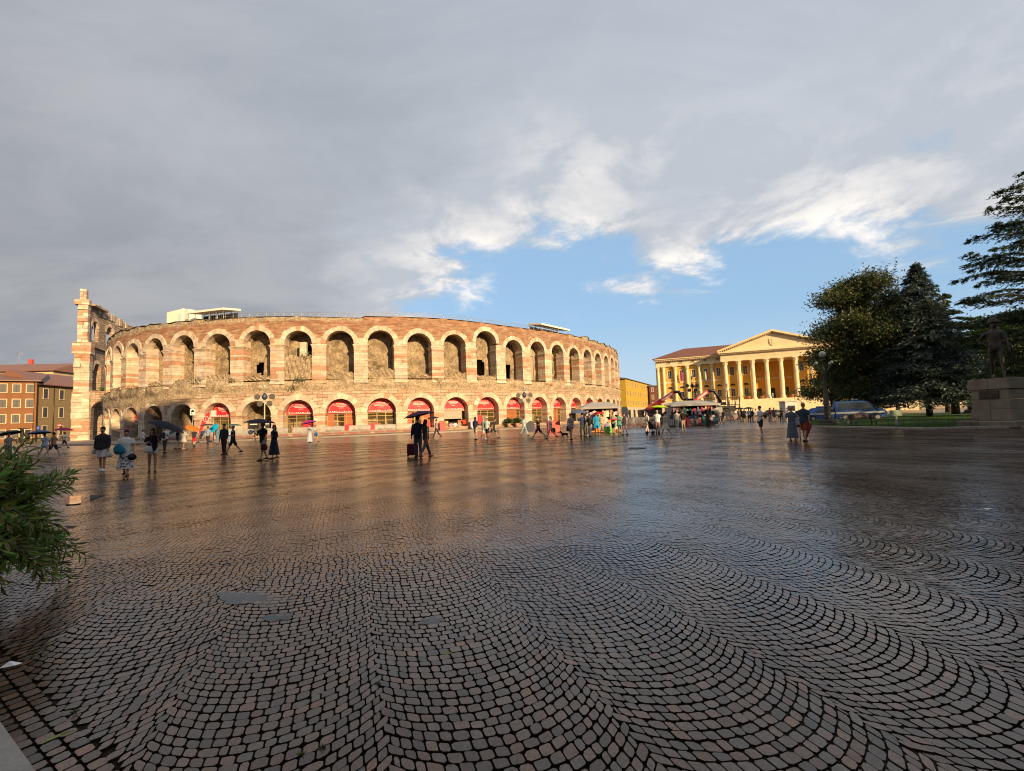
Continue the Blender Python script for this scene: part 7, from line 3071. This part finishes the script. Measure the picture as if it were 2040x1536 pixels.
M['print_cloth'] = print_cloth()
UP = Vector((0, 0, 1))
BLACK, WHITE, NAVY, GREY, BEIGE = (.028, .028, .031), (.68, .66, .63), (.022, .028, .055), (.18, .18, .19), (.40, .32, .23)
DK, BR, GR, BL = (.02, .014, .01), (.09, .05, .03), (.35, .33, .31), (.30, .20, .10)

# -- near the planter and the wing
a = person(88, 911, 'person in pale blue shirt and shorts walking under the blue umbrella', -100, 1.66, 0, BR, (.30, .38, .48), 'short', 'brief', (.30, .36, .44), (.5, .48, .45), .7, ('down', 'up'))
umbrella(hand_world(a, 1) + Vector((-.35, 0, -.05)), (-.12, .05, 1), .62, (.055, .09, .20), 'blue grey open umbrella near the no entry sign')
a = person(106, 909, 'bare backed walker in dark shorts under the red umbrella', -75, 1.74, 0, DK, (.40, .22, .14), 'none', 'shorts', (.03, .035, .045), (.55, .53, .5), .8, ('up', 'down'))
umbrella(hand_world(a, 0) + Vector((.15, 0, .05)), (.06, 0, 1), .60, (.38, .03, .06), 'crimson open umbrella near the no entry sign')
person(128, 893, 'person in white shirt and black shorts walking past the wing', -40, 1.74, 1, DK, WHITE, 'short', 'shorts', BLACK, DK, .7, ('fwd', 'fwd'))
a = person(16, 914, 'grey haired person half hidden by the oleander under a dark green umbrella', -90, 1.72, 0, GR, (.24, .24, .25), 'short', 'trousers', GREY, DK, .3, ('up', 'down'))
umbrella(hand_world(a, 0) + Vector((-.3, 0, -.08)), (-.25, 0, 1), .62, (.035, .06, .055), 'dark green open umbrella above the oleander')
a = person(203, 938, 'man in black jacket and white shorts carrying shopping', -160, 1.80, 1, DK, BLACK, 'long', 'shorts', (.62, .62, .66), WHITE, .25, ('down', 'down'), fat=1.2, vox=.023)
handbag(hand_world(a, 0) + Vector((.02, 0, .02)), 'limp white plastic bag held by the man in the black jacket', (.55, .53, .46), .85, .3)
handbag(hand_world(a, 1) + Vector((-.02, 0, .06)), 'bunched pale blue and white cloth held by the man in the black jacket', (.35, .42, .55), .6, .3)
a = person(250, 948, 'woman in white blouse and patterned skirt with a teal bag', -150, 1.66, 1, DK, (.66, .64, .58), 'short', 'trousers', BLACK, (.10, .06, .04), .55, ('down', 'fwd'), hairlen='bun', dress='print', dresslen=.30, fat=1.12, vox=.023)
w = hand_world(a, 1)
carried('shoulder_bag', 'crumpled teal bag over the forearm of the woman in white', 'bag', w + Vector((.05, -.05, .05)), .3, [('sack', ellipse_loft(MB(), [((0, 0, -.36), .08, .06), ((.02, 0, -.30), .17, .11), ((0, 0, -.16), .18, .10), ((-.02, 0, -.04), .11, .06), ((0, 0, .02), .04, .03)], 12), (.02, .16, .24)), ('strap', MB().tube([(0, 0, 0), (.05, 0, -.4), (.12, 0, -.55)], .02, 6), (.02, .13, .2))])
w = hand_world(a, 0)
o = carried('sun_hat', 'black sun hat held by the woman in white', 'hat', w + Vector((0, -.05, -.05)), .2, [('brim', ball(MB(), (0, 0, -.10), .15, .03, .12), BLACK), ('crown', ball(MB(), (0, -.05, -.10), .09, .07, .08), BLACK)])
a = person(303, 940, 'woman in black top and white shorts under a tilted black umbrella', -140, 1.66, 1, BR, (.02, .02, .028), 'short', 'brief', (.64, .62, .60), (.15, .10, .07), .3, ('up', 'fwd'), hairlen='long', vox=.023)
umbrella(hand_world(a, 0) + Vector((.02, 0, 0)), (.36, .15, .9), .66, (.022, .018, .03), 'black ribbed umbrella tilted over the woman in white shorts')
handbag(hand_world(a, 1) + Vector((.04, 0, .05)), 'white tote bag of the woman in black top', (.58, .56, .52), .95, .2)
# -- farther left
person(284, 887, 'man in white shirt and pale trousers striding along the arena kerb', -70, 1.76, 1, DK, (.62, .58, .56), 'long', 'trousers', (.58, .55, .50), DK, .9, ('out', 'down'))
a = person(250, 885, 'person in pink top under a flat maroon umbrella by the kerb', 170, 1.64, 0, DK, (.55, .42, .40), 'short', 'shorts', (.35, .2, .2), DK, .2, ('up', 'down'))
umbrella(hand_world(a, 0), (0, 0, 1), .85, (.20, .04, .07), 'flat maroon umbrella before the shaded arches', rib=.22)
person(328, 902, 'man in white shirt and olive trousers with a dark backpack', 0, 1.76, 1, DK, (.60, .60, .60), 'short', 'trousers', (.05, .05, .03), DK, .25, ('fwd', 'fwd'), backpack=(.03, .03, .035))
a = person(354, 894, 'woman in black top with bare legs under a grey umbrella', -20, 1.64, 0, BR, BLACK, 'short', 'brief', BLACK, DK, .5, ('up', 'down'))
umbrella(hand_world(a, 0) + Vector((0, 0, -.1)), (-.3, -.5, .8), .58, (.06, .062, .07), 'dark grey umbrella held low and tilted behind white backpack man')
a = person(366, 895, 'woman in cream jacket and white skirt under an orange umbrella', -10, 1.62, 0, BR, (.50, .46, .42), 'long', 'trousers', WHITE, (.5, .4, .3), .3, ('down', 'up'), dress=(.55, .52, .48), dresslen=.62)
umbrella(hand_world(a, 1) + Vector((.1, 0, -.05)), (.45, -.1, .85), .55, (.62, .14, .015), 'bright orange umbrella tilted outward near the feather flag')
person(387, 890, 'person in dark top and red shorts beside the parked bicycle', 10, 1.60, 0, DK, (.03, .025, .03), 'short', 'shorts', (.50, .02, .03), DK, .2, ('fwd', 'fwd'))
a = person(414, 887, 'man in blue shirt and black trousers under a dark umbrella', 10, 1.76, 1, DK, (.20, .25, .36), 'short', 'trousers', BLACK, DK, .3, ('up', 'down'))
umbrella(hand_world(a, 0), (-.05, 0, 1), .6, (.05, .05, .055), 'dark umbrella over the man in blue shirt', rib=.25)
a = person(433, 885, 'person in jeans behind a turquoise umbrella', 0, 1.68, 0, DK, (.12, .2, .3), 'long', 'trousers', (.14, .20, .30), DK, .4, ('up', 'down'))
umbrella(hand_world(a, 0) + Vector((.05, -.1, .0)), (-.25, -.75, .6), .56, (.0, .30, .48), 'turquoise umbrella held tilted towards the square')
person(446, 906, 'man dressed all in black standing in the square', 175, 1.82, 1, DK, BLACK, 'long', 'trousers', BLACK, DK, .15, ('down', 'down'), vox=.024)
person(464, 904, 'man in black shirt, black shorts and a pale cap', 120, 1.76, 0, BR, (.025, .025, .028), 'short', 'shorts', BLACK, DK, .8, ('fwd', 'fwd'), hat=(.45, .43, .40), vox=.024)
a = person(457, 884, 'person in light blue behind the two men in black', 0, 1.66, 0, DK, (.28, .36, .45), 'short', 'trousers', (.2, .26, .34), DK, .3, ('down', 'up'))
umbrella(hand_world(a, 1) + Vector((.1, 0, 0)), (.1, 0, 1), .70, (.05, .10, .08), 'dark green umbrella behind the pale cap', rib=.22)
# -- couple under the black umbrella
a = person(524, 917, 'man in dark green polo shirt and grey shorts', 160, 1.80, 0, BR, (.018, .028, .020), 'short', 'shorts', (.30, .30, .28), DK, .5, ('down', 'up'), vox=.023)
umbrella(hand_world(a, 1) + Vector((.22, 0, .02)), (.06, 0, 1), .70, (.025, .022, .03), 'wide black umbrella shared by polo shirt man and navy dress woman', rib=.28, length=.62)
handbag(hand_world(a, 0) + Vector((0, 0, .08)), 'dark brown bag carried by the man in the polo shirt', (.05, .018, .02), 1.1)
b_ = person(546, 914, 'woman in long navy dress walking beside the polo shirt man', 150, 1.66, 0, BR, NAVY, 'long', 'trousers', NAVY, (.12, .05, .03), .4, ('fwd', 'down'), hairlen='long', dress=NAVY, dresslen=.22, vox=.023)
handbag(hand_world(b_, 1) + Vector((.05, 0, .12)), 'navy shoulder bag of the woman in the long dress', NAVY, .9)
a = person(617, 882, 'woman in long pale blue dress under a magenta umbrella', 180, 1.68, 0, DK, (.36, .36, .42), 'long', 'trousers', WHITE, DK, .4, ('up', 'down'), hairlen='long', dress=(.38, .42, .48), dresslen=.12)
umbrella(hand_world(a, 0) + Vector((0, 0, .05)), (-.2, 0, 1), .62, (.30, .02, .22), 'magenta umbrella before the banner barriers', rib=.4)
a = person(628, 880, 'person in pale green top with a blue bag walking along the barriers', -100, 1.58, 1, DK, (.34, .42, .40), 'short', 'shorts', (.3, .3, .3), DK, .7, ('down', 'fwd'))
handbag(hand_world(a, 1) + Vector((0, 0, .05)), 'bright blue bag of the walker in pale green', (.02, .12, .32), 1.1)
# -- pair with the suitcase
a = person(833, 911, 'man in dark jacket and jeans pulling a suitcase under a purple umbrella', 20, 1.80, 0, DK, (.018, .022, .035), 'long', 'trousers', (.05, .065, .09), DK, .25, ('down', 'up'), vox=.023)
b_ = person(849, 911, 'woman in black top and patterned trousers beside the suitcase man', -40, 1.70, 0, DK, BLACK, 'none', 'trousers', (.10, .085, .085), (.25, .06, .04), .75, ('fwd', 'down'), hairlen='long', vox=.023)
umbrella(hand_world(a, 1) + Vector((.06, -.05, .05)), (-.18, 0, .98), .74, (.10, .03, .075), 'dark purple umbrella tilted over the pair with the suitcase', rib=.26, length=.66)
q = gpt(822, 909)
t = thing('suitcase', 'maroon wheeled suitcase with a black front and pulled handle', 'suitcase', tuple(q), .25)
MB().bbox(-.25, .25, -.14, .14, .06, .58, .05).build('shell', M['cloth'], t, color=(.16, .02, .04))
MB().bbox(-.20, .20, -.17, -.135, .10, .46, .02).build('front_pocket', M['cloth'], t, color=(.10, .015, .03))
for x in (-.2, .2):
    MB().tube([(x, -.03, .04), (x, .03, .04)], .045, 8).build('wheel', M['rubber'], t)
MB().tube([(.18, .05, .58), (.24, .1, .86), (.34, .12, .87)], .012, 5).build('handle', M['blackpaint'], t)
a = person(870, 873, 'man in pink shirt and dark trousers under a round black umbrella', 110, 1.76, 1, DK, (.38, .24, .28), 'short', 'trousers', (.04, .03, .045), DK, .8, ('up', 'down'))
umbrella(hand_world(a, 0), (-.05, 0, 1), .62, (.02, .02, .024), 'round black umbrella before the souvenir shop')
# -- towards the lamp
person(948, 876, 'man in hooded navy top and beige shorts', -30, 1.78, 0, None, (.022, .03, .055), 'long', 'shorts', (.36, .30, .24), DK, .35, ('down', 'fwd'), hood=True)
person(964, 875, 'man in grey checked shirt and pale shorts with grey cap', -40, 1.74, 0, GR, (.26, .29, .28), 'short', 'shorts', (.42, .44, .46), WHITE, .8, ('fwd', 'down'), hat=(.2, .22, .23))
person(971, 876, 'person in pale green shirt and black shorts with white cap', -20, 1.72, 0, BR, (.42, .52, .48), 'short', 'shorts', BLACK, WHITE, .5, ('down', 'down'), hat=(.6, .66, .64))
person(983, 873, 'stooping walker in black with a black backpack', -95, 1.72, 1, DK, BLACK, 'short', 'shorts', BLACK, DK, .95, ('fwd', 'down'), backpack=BLACK, lean=.25)
a = person(1045, 868, 'person in pale blue shirt and trousers carrying a round dark case', -120, 1.72, 1, DK, (.32, .42, .52), 'short', 'trousers', (.30, .38, .46), DK, .7, ('down', 'down'))
w = hand_world(a, 0)
carried('round_case', 'large round dark instrument case carried at the side', 'case', w + Vector((.25, 0, -.05)), .3, [('shell', MB().prism([(.36 * math.cos(q), .5 * math.sin(q)) for q in np.linspace(0, 2 * math.pi, 19)[:-1]], -.09, .09), (.075, .08, .10)), ('grip', MB().tube([(-.1, 0, .48), (0, 0, .56), (.1, 0, .48)], .015, 5), BLACK)])
person(1073, 874, 'striding man in black shirt, purple shorts and cap', 100, 1.76, 0, DK, BLACK, 'short', 'shorts', (.10, .03, .09), (.3, .3, .3), 1.15, ('fwd', 'fwd'), hat=(.10, .11, .10))
a = person(1098, 874, 'woman in white top with long dark hair and black handbag', 105, 1.70, 0, BR, (.58, .56, .54), 'none', 'brief', (.5, .4, .36), DK, .9, ('fwd', 'down'), hairlen='long')
handbag(hand_world(a, 1) + Vector((.12, 0, .2)), 'black handbag of the woman with long dark hair', BLACK, 1.2)
a = person(1138, 876, 'woman in patterned top and shorts walking a small black dog', 150, 1.74, 0, DK, (.34, .26, .26), 'none', 'brief', (.30, .22, .22), DK, .3, ('down', 'down'), hairlen='bun')
handbag(hand_world(a, 1) + Vector((.1, 0, .25)), 'black shoulder bag of the dog walker', BLACK, 1.3)
a = person(1161, 870, 'man in dark blue jacket under the blue umbrella', 20, 1.78, 0, DK, (.03, .05, .10), 'long', 'trousers', (.09, .10, .07), DK, .3, ('up', 'down'))
umbrella(hand_world(a, 0) + Vector((.1, 0, 0)), (0, 0, 1), .75, (.09, .12, .19), 'faded blue umbrella shared by three people near the kiosk')
person(1168, 868, 'man in grey top and olive trousers in the middle under the blue umbrella', 0, 1.70, 1, DK, (.16, .15, .14), 'short', 'trousers', (.12, .12, .09), WHITE, .2, ('down', 'fwd'))
person(1176, 870, 'woman in black jacket and white trousers under the blue umbrella', -30, 1.70, 1, DK, BLACK, 'long', 'trousers', (.62, .60, .56), DK, .3, ('fwd', 'down'))
# -- at the kiosk
t = person(1189, 866, 'person wrapped in a bright blue rain poncho', 10, 1.76, 1, DK, (.02, .26, .46), 'long', 'trousers', (.04, .03, .05), WHITE, .2, ('fwd', 'fwd'), dress=(.02, .28, .50), dresslen=.55, fat=1.25)
a = person(1199, 862, 'person in beige jacket at the kiosk counter under a red umbrella', 0, 1.70, 0, DK, (.45, .34, .24), 'long', 'trousers', BEIGE, DK, .2, ('up', 'down'))
umbrella(hand_world(a, 0) + Vector((0, 0, -.1)), (-.1, 0, 1), .66, (.42, .02, .025), 'red and white umbrella above the kiosk counter')
a = person(1223, 865, 'person in beige shirt and navy shorts holding a red tray', 160, 1.80, 1, DK, (.30, .25, .19), 'short', 'shorts', NAVY, DK, .6, ('fwd', 'fwd'))
w = (hand_world(a, 0) + hand_world(a, 1)) / 2
carried('tray', 'bright red tray held in front of the beige shirt', 'tray', w + Vector((0, -.1, 0)), 0, [('tray', MB().bbox(-.35, .35, -.15, .15, -.03, .05, .02), (.55, .02, .08))])
person(1234, 863, 'woman in green patterned tunic and cap', 170, 1.68, 0, BR, (.06, .26, .20), 'short', 'trousers', (.03, .06, .06), DK, .3, ('fwd', 'fwd'), hat=(.10, .24, .18), dress=(.07, .28, .21), dresslen=.62)
person(1245, 867, 'woman in navy top and denim shorts with tied red hair', 30, 1.72, 0, (.16, .05, .02), (.04, .035, .06), 'none', 'brief', (.06, .075, .12), DK, .3, ('hip', 'down'), hairlen='bun')
# -- stroller group
person(1290, 862, 'woman in cream top beside the stroller raising one hand', -60, 1.70, 0, BR, (.60, .54, .44), 'long', 'trousers', (.55, .42, .32), DK, .5, ('raise', 'down'))
q = gpt(1301, 865)
t = thing('stroller', 'black folding stroller pushed across the square', 'stroller', tuple(q), R(-60))
for x in (-.26, .26):
    for y in (-.35, .35):
        MB().tube([(x - .02, y, .12), (x + .02, y, .12)], .12, 12).build('wheel', M['rubber'], t)
    MB().tube([(x, .35, .14), (x, -.1, .6), (x, -.55, 1.05)], .018, 6).build('frame', M['metal'], t, color=(.12, .12, .12))
MB().add([(-.22, .3, .35), (.22, .3, .35), (.22, -.15, .4), (-.22, -.15, .4), (-.22, .35, .5), (.22, .35, .5), (.22, -.25, .95), (-.22, -.25, .95)], [(0, 1, 2, 3), (0, 4, 5, 1), (2, 6, 7, 3), (0, 3, 7, 4), (1, 5, 6, 2)]).build('seat', M['cloth'], t, color=BLACK)
MB().add([(-.24, -.25, .95), (.24, -.25, .95), (.24, .1, 1.12), (-.24, .1, 1.12), (.24, .32, .95), (-.24, .32, .95)], [(0, 1, 2, 3), (3, 2, 4, 5)]).build('hood', M['cloth'], t, color=(.06, .05, .05))
MB().tube([(-.26, -.55, 1.05), (.26, -.55, 1.05)], .02, 6).build('handle', M['rubber'], t)
a = person(1311, 865, 'man in white shirt and pink trousers under a lime umbrella', -10, 1.80, 0, GR, (.62, .60, .62), 'short', 'trousers', (.45, .27, .25), DK, .3, ('push', 'up'), fat=1.12)
umbrella(hand_world(a, 1) + Vector((.0, 0, .12)), (.05, 0, 1), .70, (.42, .62, .01), 'lime yellow umbrella above the man in pink trousers', rib=.25)
person(1327, 871, 'woman in cream summer dress taking a long stride', 75, 1.70, 0, BR, (.55, .48, .37), 'none', 'trousers', WHITE, (.5, .45, .4), .75, ('fwd', 'down'), dress=(.56, .50, .39), dresslen=.62, hairlen='bun')
person(1340, 850, 'woman with long black hair at the end of the clothes stall', 0, 1.68, 1, BLACK, (.05, .05, .05), 'long', 'trousers', (.3, .3, .3), DK, .2, ('down', 'down'), hairlen='long')
person(1350, 855, 'person in cream jacket and pale green trousers at the clothes stall', -30, 1.78, 0, BL, (.60, .56, .46), 'long', 'trousers', (.36, .38, .27), WHITE, .3, ('down', 'fwd'))
person(1362, 857, 'man in black pullover and beige trousers seen from behind', 0, 1.78, 0, BR, (.020, .014, .016), 'long', 'trousers', (.44, .32, .23), WHITE, .1, ('fwd', 'fwd'))
person(1411, 850, 'woman in long dark green dress at the clothes stall', -90, 1.72, 1, DK, (.022, .032, .016), 'long', 'trousers', BLACK, DK, .3, ('fwd', 'down'), hairlen='long', dress=(.024, .034, .018), dresslen=.1)
# -- before the town hall
far = [(1433, 843, 'person in grey with a red trolley bag', 0, (.13, .12, .12), 'shorts', (.12, .11, .11), .4), (1443, 843, 'man in black shirt and beige trousers bending forward', -30, BLACK, 'trousers', BEIGE, .5),
       (1459, 841, 'person in grey shirt and grey trousers behind the pale panels', 20, (.16, .15, .13), 'trousers', (.14, .13, .12), .5), (1466, 836, 'man in white shirt and dark tie farther off', 180, (.60, .58, .55), 'trousers', BLACK, .2), (1473, 841, 'person in brown grey dress walking toward the steps', 10, (.12, .11, .10), 'trousers', (.13, .12, .11), .4),
       (1484, 841, 'person in black coat and pale blue shirt', 180, BLACK, 'shorts', BLACK, .3), (1493, 840, 'man in pale shirt with a jacket over his arm', 170, (.45, .50, .58), 'trousers', (.04, .04, .05), .4), (1501, 840, 'man in black suit with white trousers', -40, BLACK, 'trousers', (.55, .54, .52), .9), (1507, 841, 'woman in white top and black shorts before the steps', 20, (.60, .58, .56), 'brief', BLACK, .3),
       (1536, 840, 'person in red patterned top and white shorts', 170, (.30, .09, .08), 'shorts', (.5, .45, .42), .3), (1543, 840, 'man in navy shirt and navy shorts before the steps', 0, NAVY, 'shorts', NAVY, .2), (1534, 838, 'man in olive shirt beside the booth', 10, (.07, .075, .05), 'trousers', (.06, .06, .05), .2),
       (1558, 840, 'person dressed in black with a red badge', 180, BLACK, 'trousers', BLACK, .35), (1570, 840, 'person in white shirt and beige shorts walking behind the trio', 60, (.58, .54, .5), 'shorts', BEIGE, .5)]
for (x, y, lab, hd, tc_, bt, bcol, st_) in far:
    a = person(x, y, lab, hd, 1.74 + rnd.uniform(-.06, .06), rnd.randrange(3), rnd.choice((DK, BR)), tc_, 'short', bt, bcol, DK, st_, ('down', 'fwd'), vox=.036)
a = person(1478, 838, 'person in dark jacket under a brown umbrella', 0, 1.72, 0, DK, (.05, .045, .04), 'long', 'trousers', BLACK, DK, .3, ('up', 'down'), vox=.036)
umbrella(hand_world(a, 0), (0, 0, 1), .8, (.06, .04, .035), 'dark brown umbrella before the portico steps')
a = person(1497, 838, 'person in dark clothes under a slate umbrella', 0, 1.72, 0, DK, (.05, .05, .06), 'long', 'trousers', BLACK, DK, .3, ('up', 'down'), vox=.036)
umbrella(hand_world(a, 0), (0, 0, 1), .8, (.05, .055, .075), 'slate grey umbrella before the portico steps')
person(0, 0, 'person in pale blue sitting high on the portico steps', 180, 1.7, 0, DK, (.3, .42, .5), 'short', 'trousers', (.2, .36, .42), DK, .2, ('fwd', 'fwd'), loc=tuple(HM @ Vector((12.2, -1.3, HB))), vox=.04)
person(1517, 868, 'man in white shirt, black shorts and white shoes standing alone', 95, 1.80, 0, DK, (.62, .60, .60), 'short', 'shorts', BLACK, (.62, .60, .58), .2, ('fwd', 'down'), vox=.023)
# -- trio by the lawn
person(1580, 878, 'woman in long blue grey dress with short grey hair', -20, 1.68, 0, (.30, .20, .13), (.10, .125, .16), 'short', 'trousers', GREY, (.35, .2, .13), .2, ('fwd', 'down'), dress=(.10, .125, .165), dresslen=.15, vox=.023)
person(1591, 873, 'girl in lilac top and dark shorts between two adults', -30, 1.45, 0, BR, (.36, .36, .46), 'none', 'brief', BLACK, DK, .3, ('down', 'down'), hairlen='bun', vox=.023)
a = person(1605, 880, 'man in navy shirt and rust shorts holding a folded umbrella', -60, 1.84, 0, (.35, .16, .11), (.032, .048, .075), 'short', 'shorts', (.20, .055, .02), DK, .3, ('fwd', 'down'), fat=1.12, vox=.023)
w = hand_world(a, 1)
t = tag(empty('folded_umbrella'), 'folded dark red umbrella hanging from the hand of the navy shirt man', 'umbrella')
t.matrix_world = Matrix.Translation(w + Vector((.04, -.02, -.02))) @ Vector((.35, 0, 1)).to_track_quat('Z', 'Y').to_matrix().to_4x4()
MB().lathe([(.012, -.78), (.05, -.45), (.075, -.2), (.05, -.08), (.012, -.04)], 10).build('canopy', M['cloth'], t, color=(.20, .02, .025))
MB().tube([(0, 0, -.86), (0, 0, .02), (.03, 0, .06)], .01, 6).build('shaft', M['blackpaint'], t)


# ------------------------------------------------------------------ dogs
def dog(px_, py_, rz, label, c, s=1.0):
    t = thing('dog', label, 'dog', tuple(gpt(px_, py_)), rz)
    t.scale = (s, s, s)
    b_ = MB()
    b_.tube([(-.22, 0, .30), (-.12, 0, .32), (.05, 0, .31), (.18, 0, .32), (.24, 0, .35)], [.05, .072, .075, .088, .06], 9)
    b_.tube([(.20, 0, .36), (.27, 0, .43), (.31, 0, .47)], [.055, .048, .045], 8)
    b_.tube([(.27, 0, .48), (.34, 0, .475), (.40, 0, .455), (.44, 0, .445)], [.048, .05, .032, .022], 8)
    for y in (-.03, .03):
        b_.tube([(.30, y, .51), (.29, y * 1.6, .56)], [.022, .008], 5)
    b_.tube([(-.23, 0, .33), (-.30, 0, .38), (-.35, 0, .46)], [.02, .016, .008], 6)
    for y, ph in ((-.055, .06), (.055, -.05)):
        b_.tube([(.17, y, .30), (.17 + ph * .4, y, .18), (.16 + ph, y, .09), (.17 + ph, y, .02), (.20 + ph, y, .012)], [.042, .028, .02, .018, .014], 7)
        b_.tube([(-.17, y, .30), (-.11 - ph * .3, y, .19), (-.21 - ph, y, .11), (-.19 - ph, y, .02), (-.16 - ph, y, .012)], [.055, .036, .02, .018, .014], 7)
    remesh(b_, .014, 'body', M['cloth'], t, c, 2)
    MB().tube([(.245, -.05, .40), (.25, 0, .35), (.245, .05, .40)], .012, 5).build('collar', M['cloth'], t, color=(.4, .04, .03))
    return t


dog(1126, 874, math.pi + .1, 'small black dog trotting before its walker', (.012, .012, .013), 1.05)
dog(1236, 866, math.pi + .6, 'small tan dog by the kiosk', (.36, .24, .12), .85)

# ------------------------------------------------------------------ bronze figure on the pedestal
st_loc = PED + Vector((0, 0, 3.0))
st = person(0, 0, 'tall dark bronze soldier statue with helmet and rifle', 140, 3.7, 0, None, None, 'none', 'none', BLACK, BLACK, .55, ('down', 'hip'), loc=tuple(st_loc), vox=.03)
st.name = 'bronze_statue'
st['category'] = 'statue'
for ch in list(st.children):
    if ch.name.startswith('shorts') or ch.name.startswith('shoe'):
        bpy.data.objects.remove(ch)
    else:
        ch.data.materials.clear()
        ch.data.materials.append(M['bronze'])
hl = MB().lathe([(.125, 1.66), (.118, 1.70), (.10, 1.78), (.05, 1.82), (.01, 1.83)], 12).build('helmet', M['bronze'], st)
MB().tube([(-.33, .05, 0), (-.30, .1, .9), (-.28, .12, 1.0)], [.02, .025, .03], 6).build('rifle', M['bronze'], st)
MB().bbox(-.35, .35, -.3, .35, -.02, .03, .01).build('plinth', M['bronze'], st)
for o_ in bpy.data.objects:
    if '_w' in o_:
        del o_['_w']

bpy.data.scenes.remove(_tmp_scene)
